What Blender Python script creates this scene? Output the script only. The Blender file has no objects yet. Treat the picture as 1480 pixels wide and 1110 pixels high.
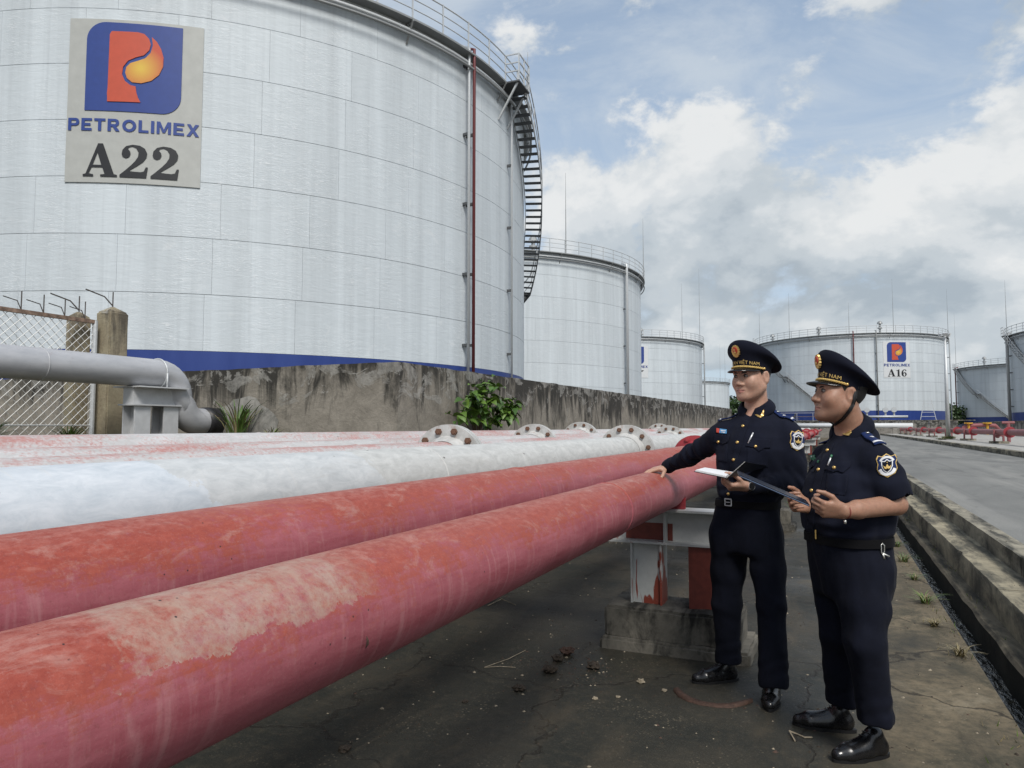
import bpy, bmesh, math, random
import numpy as np
from mathutils import Vector, Matrix, noise as mnoise
from mathutils.bvhtree import BVHTree
from mathutils.geometry import delaunay_2d_cdt

random.seed(7); np.random.seed(7)
scene = bpy.context.scene
COL = scene.collection
PI = math.pi

# ------------------------------------------------------------------ camera
# world frame: +Y runs along the pipes, the camera stands at the origin 1.45 m above the ground
FPX, CAM_H = 1026.0, 1.45
PITCH, YAW = math.radians(3.458), math.radians(24.063)
cam_data = bpy.data.cameras.new('camera')
cam_data.sensor_width = 36.0
cam_data.lens = FPX / 1480.0 * 36.0
cam_data.clip_start = 0.05
cam_data.clip_end = 8000
cam = bpy.data.objects.new('camera', cam_data)
cam.location = (0, 0, CAM_H)
cam.rotation_euler = (math.radians(90) + PITCH, 0, YAW)
COL.objects.link(cam)
scene.camera = cam

# ------------------------------------------------------------------ light
SUN_DIR = Vector((0.42, -0.55, 0.80)).normalized()      # towards the sun, behind the camera's right shoulder
sun_el = math.asin(SUN_DIR.z)
sun_az = math.atan2(SUN_DIR.x, SUN_DIR.y)
sd = bpy.data.lights.new('sun', 'SUN')
sd.energy = 2.2
sd.angle = math.radians(18)
sd.color = (1.0, 0.96, 0.90)
so = bpy.data.objects.new('sun', sd)
so.rotation_euler = SUN_DIR.to_track_quat('Z', 'Y').to_euler()
so.location = (0, 0, 40)
COL.objects.link(so)

scene.view_settings.view_transform = 'Standard'
scene.view_settings.look = 'None'
scene.view_settings.gamma = 1.0
scene.view_settings.exposure = 0.5

world = bpy.data.worlds.new('World')
scene.world = world
world.use_nodes = True
def build_world():
    nt = world.node_tree
    N, L = nt.nodes, nt.links
    N.clear()
    out = N.new('ShaderNodeOutputWorld'); bg = N.new('ShaderNodeBackground')
    bg.inputs['Strength'].default_value = 0.104
    sky = N.new('ShaderNodeTexSky'); sky.sky_type = 'NISHITA'; sky.sun_disc = False
    sky.sun_elevation = sun_el; sky.sun_rotation = sun_az
    sky.air_density = 1.0; sky.dust_density = 1.6; sky.ozone_density = 1.2
    tc = N.new('ShaderNodeTexCoord')
    sep = N.new('ShaderNodeSeparateXYZ'); L.new(tc.outputs['Generated'], sep.inputs[0])
    def math_(op, a, b=None, c=None, clamp=False):
        n = N.new('ShaderNodeMath'); n.operation = op; n.use_clamp = clamp
        for i, v in enumerate((a, b, c)):
            if v is None: continue
            if isinstance(v, (int, float)): n.inputs[i].default_value = v
            else: L.new(v, n.inputs[i])
        return n.outputs[0]
    def noise_(vec, scale, detail=7, rough=0.55, dist=0.0):
        n = N.new('ShaderNodeTexNoise'); n.inputs['Scale'].default_value = scale
        n.inputs['Detail'].default_value = detail; n.inputs['Roughness'].default_value = rough
        n.inputs['Distortion'].default_value = dist
        L.new(vec, n.inputs['Vector']); return n.outputs['Fac']
    def map_(loc, sc):
        m = N.new('ShaderNodeMapping'); m.inputs['Location'].default_value = loc; m.inputs['Scale'].default_value = sc
        L.new(tc.outputs['Generated'], m.inputs['Vector']); return m.outputs[0]
    def ramp_(fac, stops):
        r = N.new('ShaderNodeValToRGB'); e = r.color_ramp.elements
        r.color_ramp.interpolation = 'EASE'
        while len(e) < len(stops): e.new(0.5)
        for el, (p, c) in zip(e, stops): el.position = p; el.color = c
        L.new(fac, r.inputs[0]); return r.outputs['Color']
    def mix_(f, a, b):
        m = N.new('ShaderNodeMix'); m.data_type = 'RGBA'
        L.new(f, m.inputs['Factor'])
        for s, v in (('A', a), ('B', b)):
            i = [x for x in m.inputs if x.name == s and x.type == 'RGBA'][0]
            if isinstance(v, tuple): i.default_value = v
            else: L.new(v, i)
        return [x for x in m.outputs if x.type == 'RGBA'][0]
    el = sep.outputs['Z']
    g = lambda v: (v, v, v, 1)
    # blue of the physical sky, paled by humid air
    pale = mix_(math_('SUBTRACT', 0.80, math_('MULTIPLY', el, 0.62), clamp=True), sky.outputs[0], (3.5, 4.3, 5.2, 1))
    # high thin veil
    veil = noise_(map_((3.1, 1.7, 0.4), (1.5, 1.5, 4.2)), 1.7, 7, 0.62, 0.6)
    base = mix_(math_('MULTIPLY', ramp_(veil, [(0.36, g(0.0)), (0.66, g(1.0))]), 0.62), pale, (4.4, 4.8, 5.15, 1))
    # heaped cloud: density, and the same field sampled higher up for lit tops and grey bases
    S = (1.0, 1.0, 1.55)
    OFF = (3.3, 7.2, 4.1)
    d0 = noise_(map_(OFF, S), 3.6, 11, 0.60, 0.12)
    d1 = noise_(map_((OFF[0] - 0.035, OFF[1] - 0.02, OFF[2] + 0.11), S), 3.6, 4, 0.52, 0.12)
    bias = math_('MULTIPLY', math_('SUBTRACT', 0.42, el), 0.26)
    dens = math_('ADD', d0, bias)
    cov = ramp_(dens, [(0.475, g(0)), (0.555, g(1))])
    lit = math_('ADD', math_('MULTIPLY', math_('SUBTRACT', d0, d1), 3.4), 0.48, clamp=True)
    thick = ramp_(dens, [(0.52, g(1.0)), (0.74, g(0.55))])
    ccol = ramp_(lit, [(0.05, (2.75, 3.15, 3.5, 1)), (0.38, (3.75, 4.1, 4.35, 1)), (0.66, (4.85, 5.05, 5.15, 1)), (0.95, (5.75, 5.8, 5.75, 1))])
    allc = mix_(math_('MULTIPLY', cov, 0.90), base, ccol)
    L.new(allc, bg.inputs['Color']); L.new(bg.outputs[0], out.inputs[0])
build_world()

# ------------------------------------------------------------------ pixel geometry (photo is 1480 x 1110)
_cr = Vector((math.cos(YAW), math.sin(YAW), 0))
_cf = Vector((-math.sin(YAW) * math.cos(PITCH), math.cos(YAW) * math.cos(PITCH), math.sin(PITCH)))
_cu = _cr.cross(_cf)
CAM = Vector((0, 0, CAM_H))
EX = Vector((math.cos(YAW), math.sin(YAW), 0)); EY = Vector((-math.sin(YAW), math.cos(YAW), 0)); EZ = Vector((0, 0, 1))
def ray(px, py): return _cr * ((px - 740) / FPX) + _cf - _cu * ((py - 555) / FPX)
def at_depth(px, py, d):
    r = ray(px, py); return CAM + r * (d / r.dot(EY))
def at_z(px, py, z):
    r = ray(px, py); return CAM + r * ((z - CAM_H) / r.z)
def at_y(px, py, Y):
    r = ray(px, py); return CAM + r * (Y / r.y)
def on_cyl(px, py, c, R):
    r = ray(px, py); a = r.x * r.x + r.y * r.y
    b = -(r.x * c[0] + r.y * c[1]); cc = c[0] ** 2 + c[1] ** 2 - R * R
    q = b * b - a * cc
    t = (-b - math.sqrt(max(q, 0))) / a
    return CAM + r * t

# ------------------------------------------------------------------ object helpers
def link(o, parent=None):
    COL.objects.link(o)
    if parent is not None: o.parent = parent
    return o
def tag(o, label=None, cat=None, group=None, kind=None):
    if label: o['label'] = label
    if cat: o['category'] = cat
    if group: o['group'] = group
    if kind: o['kind'] = kind
    return o
def empty(name, loc=(0, 0, 0), parent=None):
    o = bpy.data.objects.new(name, None); o.location = loc; o.empty_display_size = 0.1
    return link(o, parent)
def raw_mesh(name, V, F, mats, smooth=False, fm=None):
    me = bpy.data.meshes.new(name)
    me.from_pydata([tuple(v) for v in V], [], [tuple(f) for f in F])
    for m in (mats if isinstance(mats, (list, tuple)) else [mats]): me.materials.append(m)
    if fm is not None: me.polygons.foreach_set('material_index', np.array(fm, dtype=np.int32))
    if smooth: me.polygons.foreach_set('use_smooth', np.ones(len(me.polygons), dtype=bool))
    me.update()
    return me
def obj(name, me, parent=None, loc=None, rot=None):
    o = bpy.data.objects.new(name, me)
    if loc is not None: o.location = loc
    if rot is not None: o.rotation_euler = rot
    return link(o, parent)
def frame(a, b):
    d = (Vector(b) - Vector(a)); L = d.length; d = d / L
    up = Vector((0, 0, 1)) if abs(d.z) < 0.95 else Vector((1, 0, 0))
    s = d.cross(up).normalized(); t = s.cross(d)
    return d, s, t, L
class MB:
    def __init__(self): self.V = []; self.F = []; self.M = []; self.mi = 0
    def add(self, V, F):
        o = len(self.V); self.V += [tuple(v) for v in V]; self.F += [tuple(i + o for i in f) for f in F]; self.M += [self.mi] * len(F); return self
    def box(self, lo, hi):
        x0, y0, z0 = lo; x1, y1, z1 = hi
        return self.add([(x0,y0,z0),(x1,y0,z0),(x1,y1,z0),(x0,y1,z0),(x0,y0,z1),(x1,y0,z1),(x1,y1,z1),(x0,y1,z1)],
                        [(0,3,2,1),(4,5,6,7),(0,1,5,4),(1,2,6,5),(2,3,7,6),(3,0,4,7)])
    def bar(self, a, b, w, h, up=None):
        a, b = Vector(a), Vector(b); d, s, t, L = frame(a, b)
        if up is not None:
            t = Vector(up); t = (t - d * t.dot(d)).normalized(); s = d.cross(t)
        V = []
        for p in (a, b):
            for q in ((-1,-1),(1,-1),(1,1),(-1,1)): V.append(p + s * (q[0] * w / 2) + t * (q[1] * h / 2))
        return self.add(V, [(0,3,2,1),(4,5,6,7),(0,1,5,4),(1,2,6,5),(2,3,7,6),(3,0,4,7)])
    def cyl(self, a, b, r, r2=None, n=12, caps=True):
        r2 = r if r2 is None else r2
        d, s, t, L = frame(a, b); V = []; F = []
        for p, rr in ((Vector(a), r), (Vector(b), r2)):
            for i in range(n):
                an = 2 * PI * i / n; V.append(p + s * (rr * math.cos(an)) + t * (rr * math.sin(an)))
        for i in range(n): j = (i + 1) % n; F.append((i, n + i, n + j, j))
        if caps: F.append(tuple(range(n))); F.append(tuple(range(2 * n - 1, n - 1, -1)))
        return self.add(V, F)
    def tube(self, path, r, n=8, closed=False, caps=True):
        P = [Vector(p) for p in path]; k = len(P); V = []; F = []
        rr = r if isinstance(r, (list, tuple)) else [r] * k
        s_prev = None
        for i, p in enumerate(P):
            if closed: d = P[(i + 1) % k] - P[i - 1]
            else: d = P[min(i + 1, k - 1)] - P[max(i - 1, 0)]
            d.normalize()
            if s_prev is None:
                up = Vector((0, 0, 1)) if abs(d.z) < 0.9 else Vector((1, 0, 0)); s = d.cross(up).normalized()
            else: s = (s_prev - d * s_prev.dot(d)).normalized()
            s_prev = s; t = s.cross(d)
            for j in range(n):
                an = 2 * PI * j / n; V.append(p + s * (rr[i] * math.cos(an)) + t * (rr[i] * math.sin(an)))
        for i in range(k if closed else k - 1):
            a0 = i * n; b0 = ((i + 1) % k) * n
            for j in range(n): q = (j + 1) % n; F.append((a0 + j, b0 + j, b0 + q, a0 + q))
        if caps and not closed: F.append(tuple(range(n))); F.append(tuple(range(k * n - 1, (k - 1) * n - 1, -1)))
        return self.add(V, F)
    def build(self, name, mats, parent=None, smooth=False, loc=None, rot=None):
        me = raw_mesh(name, self.V, self.F, mats, smooth, self.M if isinstance(mats, (list, tuple)) and len(mats) > 1 else None)
        return obj(name, me, parent, loc, rot)
def bevel(o, w=0.01, seg=2):
    m = o.modifiers.new('bevel', 'BEVEL'); m.width = w; m.segments = seg; m.limit_method = 'ANGLE'; m.angle_limit = math.radians(40)
    return o
def smooth_by_angle(o, deg=40):
    o.data.polygons.foreach_set('use_smooth', np.ones(len(o.data.polygons), dtype=bool))
    try: o.data.set_sharp_from_angle(angle=math.radians(deg))
    except Exception: pass
    return o

# ------------------------------------------------------------------ materials
class NB:
    """small node-building helper for procedural materials"""
    def __init__(self, name):
        self.m = bpy.data.materials.new(name); self.m.use_nodes = True
        self.nt = self.m.node_tree; self.N = self.nt.nodes; self.L = self.nt.links
        self.N.clear()
        self.out = self.N.new('ShaderNodeOutputMaterial'); self.b = self.N.new('ShaderNodeBsdfPrincipled')
        self.L.new(self.b.outputs[0], self.out.inputs[0])
        self._geo = None; self._tc = None
    def put(self, sock, v):
        if isinstance(v, (int, float)): sock.default_value = (v, v, v, 1) if sock.type == 'RGBA' else v
        elif isinstance(v, (tuple, list)):
            sock.default_value = tuple(v) if len(v) == 4 or sock.type == 'VECTOR' else (*v, 1)
        else: self.L.new(v, sock)
    def pos(self):
        if self._geo is None: self._geo = self.N.new('ShaderNodeNewGeometry')
        return self._geo.outputs['Position']
    def nrm(self):
        self.pos(); return self._geo.outputs['True Normal']
    def objco(self):
        if self._tc is None: self._tc = self.N.new('ShaderNodeTexCoord')
        return self._tc.outputs['Object']
    def sep(self, v):
        n = self.N.new('ShaderNodeSeparateXYZ'); self.L.new(v, n.inputs[0]); return n.outputs
    def map(self, v, sc=(1,1,1), loc=(0,0,0)):
        n = self.N.new('ShaderNodeMapping'); self.L.new(v, n.inputs[0]); n.inputs['Scale'].default_value = sc; n.inputs['Location'].default_value = loc
        return n.outputs[0]
    def noise(self, v, scale, detail=5, rough=0.55, dist=0.0):
        n = self.N.new('ShaderNodeTexNoise'); self.L.new(v, n.inputs['Vector'])
        n.inputs['Scale'].default_value = scale; n.inputs['Detail'].default_value = detail
        n.inputs['Roughness'].default_value = rough; n.inputs['Distortion'].default_value = dist
        return n.outputs['Fac']
    def voro(self, v, scale, feat='F1'):
        n = self.N.new('ShaderNodeTexVoronoi'); n.feature = feat; self.L.new(v, n.inputs['Vector']); n.inputs['Scale'].default_value = scale
        return n.outputs['Distance']
    def ramp(self, f, stops, ease=False):
        n = self.N.new('ShaderNodeValToRGB'); e = n.color_ramp.elements
        if ease: n.color_ramp.interpolation = 'EASE'
        while len(e) < len(stops): e.new(0.5)
        for el, (p, c) in zip(e, stops):
            el.position = p; el.color = (c, c, c, 1) if isinstance(c, (int, float)) else (*c, 1)
        self.L.new(f, n.inputs[0]); return n.outputs[0]
    def math(self, op, a, b=None, clamp=False, c=None):
        n = self.N.new('ShaderNodeMath'); n.operation = op; n.use_clamp = clamp
        self.put(n.inputs[0], a)
        if b is not None: self.put(n.inputs[1], b)
        if c is not None: self.put(n.inputs[2], c)
        return n.outputs[0]
    def mix(self, f, a, b, mode='MIX'):
        n = self.N.new('ShaderNodeMix'); n.data_type = 'RGBA'; n.blend_type = mode
        self.put(n.inputs['Factor'], f)
        i = [x for x in n.inputs if x.type == 'RGBA']
        self.put(i[0], a); self.put(i[1], b)
        return [x for x in n.outputs if x.type == 'RGBA'][0]
    def bump(self, h, strength=0.3, dist=0.01, prev=None):
        n = self.N.new('ShaderNodeBump'); n.inputs['Strength'].default_value = strength; n.inputs['Distance'].default_value = dist
        self.L.new(h, n.inputs['Height'])
        if prev is not None: self.L.new(prev, n.inputs['Normal'])
        return n.outputs[0]
    def done(self, color, rough=0.6, metal=0.0, normal=None, spec=None, extra=None):
        self.put(self.b.inputs['Base Color'], color); self.put(self.b.inputs['Roughness'], rough); self.put(self.b.inputs['Metallic'], metal)
        if normal is not None: self.L.new(normal, self.b.inputs['Normal'])
        if spec is not None: self.put(self.b.inputs['Specular IOR Level'], spec)
        for k, v in (extra or {}).items(): self.put(self.b.inputs[k], v)
        return self.m
MAT = {}
def plain(name, col, rough=0.6, metal=0.0, var=0.12, scale=30, bump=0.0):
    n = NB(name); p = n.objco()
    f = n.noise(p, scale, 4)
    c = n.mix(n.ramp(f, [(0.3, 0.0), (0.7, 1.0)]), tuple(x * (1 - var) for x in col), tuple(min(1, x * (1 + var)) for x in col))
    MAT[name] = n.done(c, rough, metal, n.bump(f, bump, 0.003) if bump else None)
    return MAT[name]

def m_tank(name, tint=(0.600, 0.655, 0.690)):
    n = NB(name); p = n.pos()
    streak = n.noise(n.map(p, (1.3, 1.3, 0.045)), 1.0, 5, 0.6, 0.3)
    streak2 = n.noise(n.map(p, (4.5, 4.5, 0.10)), 1.0, 4, 0.6)
    blot = n.noise(n.map(p, (0.7, 0.7, 1.1)), 1.6, 7, 0.68, 0.8)
    oi = n.N.new('ShaderNodeObjectInfo')
    d = tuple(x * 0.80 for x in tint)
    c = n.mix(n.ramp(streak, [(0.35, 0), (0.72, 1)]), tint, d)
    c = n.mix(n.math('MULTIPLY', n.ramp(streak2, [(0.52, 0), (0.75, 1)]), 0.45), c, tuple(x * 0.72 for x in tint))
    c = n.mix(n.math('MULTIPLY', n.ramp(blot, [(0.60, 0), (0.70, 1)]), 0.30), c, (0.74, 0.76, 0.775))
    c = n.mix(n.math('MULTIPLY', oi.outputs['Random'], 0.13), c, tuple(x * 0.55 for x in tint))
    rust = n.noise(n.map(p, (2.0, 2.0, 0.35), (4, 2, 0)), 1.4, 7, 0.7)
    c = n.mix(n.math('MULTIPLY', n.ramp(rust, [(0.70, 0), (0.80, 1)]), 0.30), c, (0.36, 0.30, 0.25))
    wr = n.noise(n.map(p, (0.8, 0.8, 3.2)), 1.7, 4, 0.5, 1.2)
    fine = n.noise(n.map(p, (2.2, 2.2, 9.0)), 1.6, 6, 0.62, 2.2)
    msk = n.ramp(n.noise(n.map(p, (0.5, 0.5, 0.4), (3, 1, 8)), 1.2, 4, 0.6), [(0.42, 0), (0.62, 1)])
    c = n.mix(n.math('MULTIPLY', n.math('MULTIPLY', n.ramp(fine, [(0.56, 0), (0.66, 1)]), msk), 0.45), c, (0.84, 0.855, 0.87))  # pale squiggles: highlights of the foil-like wrinkles put into the colour
    bn = n.bump(n.math('MULTIPLY', fine, msk), 0.35, 0.04, n.bump(wr, 0.22, 0.04))
    r = n.ramp(blot, [(0.3, 0.50), (0.7, 0.68)])
    MAT[name] = n.done(c, r, 0.0, bn, 0.35)
m_tank('tank_white'); 
def m_blue(name):
    n = NB(name); p = n.pos()
    f = n.noise(n.map(p, (1, 1, 0.2)), 1.5, 6, 0.6)
    c = n.mix(n.ramp(f, [(0.35, 0), (0.75, 1)]), (0.014, 0.038, 0.19), (0.026, 0.056, 0.23))
    MAT[name] = n.done(c, 0.45)
m_blue('tank_blue')
plain('seam_dark', (0.42, 0.44, 0.455), 0.8)
plain('steel_grey', (0.28, 0.29, 0.29), 0.55, 0.4)
plain('steel_pale', (0.52, 0.54, 0.55), 0.5, 0.3)
plain('steel_dark', (0.10, 0.105, 0.11), 0.6, 0.4)
plain('maroon', (0.13, 0.024, 0.026), 0.55)
plain('board_grey', (0.40, 0.41, 0.39), 0.6, 0.0, 0.06, 3)
plain('board_white', (0.60, 0.62, 0.63), 0.6, 0.0, 0.04, 3)
plain('print_blue', (0.020, 0.050, 0.23), 0.5, 0, 0.06, 5)
plain('print_red', (0.50, 0.075, 0.035), 0.5, 0, 0.05, 5)
plain('print_black', (0.012, 0.013, 0.016), 0.5, 0, 0.1, 5)

def m_redpipe(name, patch=False):
    n = NB(name); p = n.pos(); P = n.sep(p); nz = n.sep(n.nrm())[2]
    brush = n.noise(n.map(p, (9, 1.6, 9)), 2.2, 8, 0.68, 0.4)           # fine mottling
    ring = n.noise(n.map(p, (1.5, 16, 1.5)), 2.0, 5, 0.6, 0.6)          # brush marks round the pipe
    big = n.noise(n.map(p, (2.2, 0.9, 2.2)), 1.5, 5, 0.6, 0.8)
    mott = n.noise(n.map(p, (1, 0.55, 1)), 46, 8, 0.78)
    # chalky pink paint film on the flanks, fresher orange-red where it has weathered off along the top
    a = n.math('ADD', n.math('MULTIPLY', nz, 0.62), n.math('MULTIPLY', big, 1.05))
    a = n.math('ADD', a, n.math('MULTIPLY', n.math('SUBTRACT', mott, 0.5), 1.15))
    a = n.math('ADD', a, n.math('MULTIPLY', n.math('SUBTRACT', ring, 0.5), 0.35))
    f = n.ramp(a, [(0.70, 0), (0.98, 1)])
    pink = n.mix(n.ramp(brush, [(0.3, 0), (0.7, 1)]), (0.265, 0.056, 0.072), (0.385, 0.118, 0.138))
    pink = n.mix(n.math('MULTIPLY', n.ramp(ring, [(0.52, 0), (0.68, 1)]), 0.45), pink, (0.46, 0.22, 0.225))
    orange = n.mix(n.ramp(mott, [(0.35, 0), (0.65, 1)]), (0.250, 0.043, 0.027), (0.350, 0.078, 0.052))
    c = n.mix(f, pink, orange)
    pale = n.noise(n.map(p, (5, 2.5, 5), (3, 1, 2)), 3.0, 8, 0.75, 0.6)
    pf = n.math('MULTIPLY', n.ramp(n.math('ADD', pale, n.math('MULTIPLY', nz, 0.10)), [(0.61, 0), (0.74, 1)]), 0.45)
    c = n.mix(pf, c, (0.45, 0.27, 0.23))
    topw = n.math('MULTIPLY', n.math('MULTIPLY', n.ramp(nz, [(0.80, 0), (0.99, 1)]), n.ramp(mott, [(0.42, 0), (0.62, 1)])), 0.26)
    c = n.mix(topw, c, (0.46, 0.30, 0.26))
    if patch:   # the worn buff patch near the camera end of the front pipe
        e = n.math('MULTIPLY', n.math('SUBTRACT', n.noise(p, 14, 6, 0.7), 0.5), 0.30)
        y = n.math('ADD', P[1], e)
        zz = n.math('ADD', P[2], n.math('MULTIPLY', e, 0.28))
        inY = n.math('MULTIPLY', n.ramp(y, [(0.0, 0)] + [(0.70, 0), (0.73, 1), (1.0, 1)]), n.math('SUBTRACT', 1.0, n.ramp(n.math('SUBTRACT', y, 0.4), [(0.80, 0), (0.93, 1)])))
        inZ = n.ramp(zz, [(0.0, 0), (0.0, 0)])
        inZ = n.math('GREATER_THAN', zz, 1.093)
        k = n.math('MULTIPLY', n.math('MULTIPLY', inY, inZ), n.ramp(n.noise(p, 30, 7, 0.75), [(0.34, 0.05), (0.62, 0.80)]))
        c = n.mix(k, c, n.mix(n.noise(p, 11, 4), (0.37, 0.235, 0.16), (0.39, 0.32, 0.28)))
    fl = n.noise(p, 150, 4, 0.75)
    c = n.mix(n.math('MULTIPLY', n.ramp(fl, [(0.54, 0), (0.68, 1)]), 0.20), c, (0.48, 0.25, 0.23))
    c = n.mix(n.math('MULTIPLY', n.ramp(n.noise(n.map(p, (1, 1, 1), (3, 3, 3)), 95, 5, 0.75), [(0.56, 0), (0.68, 1)]), 0.40), c, (0.17, 0.045, 0.042))
    pit = n.voro(n.map(p, (1, 1, 1)), 26)
    spot = n.math('MULTIPLY', n.ramp(pit, [(0.045, 1), (0.075, 0)]), n.ramp(n.noise(p, 2.3, 3), [(0.56, 0), (0.62, 1)]))
    c = n.mix(spot, c, (0.035, 0.02, 0.02))
    dirt = n.noise(n.map(p, (6, 1.2, 6), (9, 2, 1)), 1.6, 7, 0.7)
    c = n.mix(n.math('MULTIPLY', n.ramp(dirt, [(0.62, 0), (0.78, 1)]), 0.45), c, (0.12, 0.06, 0.055))
    h = n.math('ADD', n.math('MULTIPLY', brush, 0.5), n.math('MULTIPLY', mott, 0.5))
    bn = n.bump(h, 0.35, 0.004, n.bump(ring, 0.25, 0.004))
    r = n.ramp(brush, [(0.3, 0.42), (0.75, 0.68)])
    MAT[name] = n.done(c, r, 0, bn, 0.4)
m_redpipe('pipe_red'); m_redpipe('pipe_red_front', True)
def m_whitepipe(name, worn):
    n = NB(name); p = n.pos(); P = n.sep(p); nz = n.sep(n.nrm())[2]
    mott = n.noise(n.map(p, (3, 1.2, 3)), 6, 8, 0.7, 0.5)
    fine = n.noise(p, 45, 5, 0.7)
    ring = n.noise(n.map(p, (1.2, 10, 1.2)), 2.0, 5, 0.6, 0.7)
    if not worn:
        e = n.math('MULTIPLY', n.math('SUBTRACT', n.noise(p, 7, 6, 0.7), 0.5), 0.5)
        f = n.math('GREATER_THAN', n.math('ADD', P[1], n.math('ADD', e, n.math('MULTIPLY', P[2], 1.1))), 3.35)
        f2 = n.math('GREATER_THAN', n.math('ADD', P[1], n.math('ADD', e, n.math('MULTIPLY', P[2], 0.9))), 4.3)
        new = n.mix(n.ramp(mott, [(0.35, 0), (0.7, 1)]), (0.46, 0.505, 0.545), (0.62, 0.65, 0.68))
        old = n.mix(n.ramp(mott, [(0.35, 0), (0.7, 1)]), (0.41, 0.415, 0.40), (0.58, 0.585, 0.565))
        c = n.mix(f, new, n.mix(f2, n.mix(0.6, new, old), old))
        c = n.mix(n.math('MULTIPLY', n.ramp(ring, [(0.60, 0), (0.70, 1)]), 0.35), c, (0.58, 0.58, 0.56))
    else:
        w = n.mix(n.ramp(mott, [(0.35, 0), (0.7, 1)]), (0.42, 0.41, 0.40), (0.58, 0.58, 0.58))
        seg = n.noise(n.map(p, (2.4, 0.45, 2.4), (worn, 0, 0)), 1.1, 4, 0.55)
        a = n.math('ADD', n.math('MULTIPLY', seg, 1.0), n.math('MULTIPLY', n.math('SUBTRACT', fine, 0.5), 0.75))
        a = n.math('ADD', a, n.math('MULTIPLY', n.math('SUBTRACT', mott, 0.5), 0.6))
        c = n.mix(n.ramp(a, [(0.44, 0), (0.66, 0.85)]), w, n.mix(mott, (0.33, 0.10, 0.085), (0.46, 0.21, 0.18)))
    pit = n.voro(n.map(p, (1, 0.7, 1)), 7)
    c = n.mix(n.ramp(pit, [(0.035, 1), (0.06, 0)]), c, (0.10, 0.09, 0.08))
    dirt = n.noise(n.map(p, (4, 0.8, 4), (9, 2, 1)), 1.3, 6, 0.7)
    c = n.mix(n.math('MULTIPLY', n.ramp(dirt, [(0.55, 0), (0.78, 1)]), 0.5), c, (0.32, 0.30, 0.27))
    bn = n.bump(n.math('ADD', fine, mott), 0.25, 0.004)
    MAT[name] = n.done(c, 0.55, 0, bn, 0.4)
m_whitepipe('pipe_white', 0); m_whitepipe('pipe_worn_a', 1.3); m_whitepipe('pipe_worn_b', 5.1); m_whitepipe('pipe_worn_c', 9.7)
def m_flange():
    n = NB('flange_white'); p = n.pos()
    f = n.noise(p, 9, 7, 0.7)
    c = n.mix(n.ramp(f, [(0.35, 0), (0.7, 1)]), (0.36, 0.36, 0.345), (0.55, 0.55, 0.54))
    c = n.mix(n.math('MULTIPLY', n.ramp(n.noise(n.map(p, (14, 14, 4)), 1.0, 5), [(0.60, 0), (0.72, 1)]), 0.7), c, (0.25, 0.13, 0.08))
    MAT['flange_white'] = n.done(c, 0.6, 0, n.bump(f, 0.2, 0.004))
m_flange()
plain('bolt_rust', (0.16, 0.085, 0.055), 0.75, 0.3, 0.4, 60)
plain('flange_red', (0.30, 0.035, 0.045), 0.5, 0, 0.25, 8)
def m_greypipe():
    n = NB('pipe_grey'); p = n.pos()
    f = n.noise(n.map(p, (3, 1, 3)), 3, 7, 0.65)
    c = n.mix(n.ramp(f, [(0.3, 0), (0.75, 1)]), (0.36, 0.37, 0.39), (0.48, 0.485, 0.50))
    c = n.mix(n.math('MULTIPLY', n.ramp(n.noise(p, 9, 7, 0.75), [(0.58, 0), (0.72, 1)]), 0.4), c, (0.27, 0.22, 0.21))
    MAT['pipe_grey'] = n.done(c, 0.45, 0.15, n.bump(f, 0.15, 0.004))
m_greypipe()
plain('support_grey', (0.50, 0.51, 0.52), 0.5, 0.1, 0.08, 10)
plain('black_sleeve', (0.015, 0.015, 0.017), 0.5, 0, 0.3, 20)
def m_support():
    n = NB('support_paint'); p = n.pos(); P = n.sep(p)
    f = n.noise(n.map(p, (1, 1, 0.45)), 11, 4, 0.6, 0.6)
    w = n.mix(n.noise(p, 20, 5), (0.33, 0.345, 0.34), (0.46, 0.47, 0.46))
    pr = n.noise(n.map(p, (1.0, 1.0, 0.22), (2.2, 0, 0)), 9, 3, 0.5, 0.5)
    low = n.math('ADD', pr, n.math('MULTIPLY', n.math('SUBTRACT', 0.50, P[2]), 0.55))
    c = n.mix(n.ramp(low, [(0.55, 0), (0.57, 1)]), w, (0.20, 0.038, 0.022))
    c = n.mix(n.ramp(n.voro(p, 60), [(0.10, 1), (0.16, 0)]), c, n.mix(0.4, w, (0.10, 0.07, 0.05)))
    MAT['support_paint'] = n.done(c, 0.5, 0, n.bump(f, 0.2, 0.003))
m_support()
plain('red_lead', (0.15, 0.030, 0.020), 0.55, 0, 0.2, 25)
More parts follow.
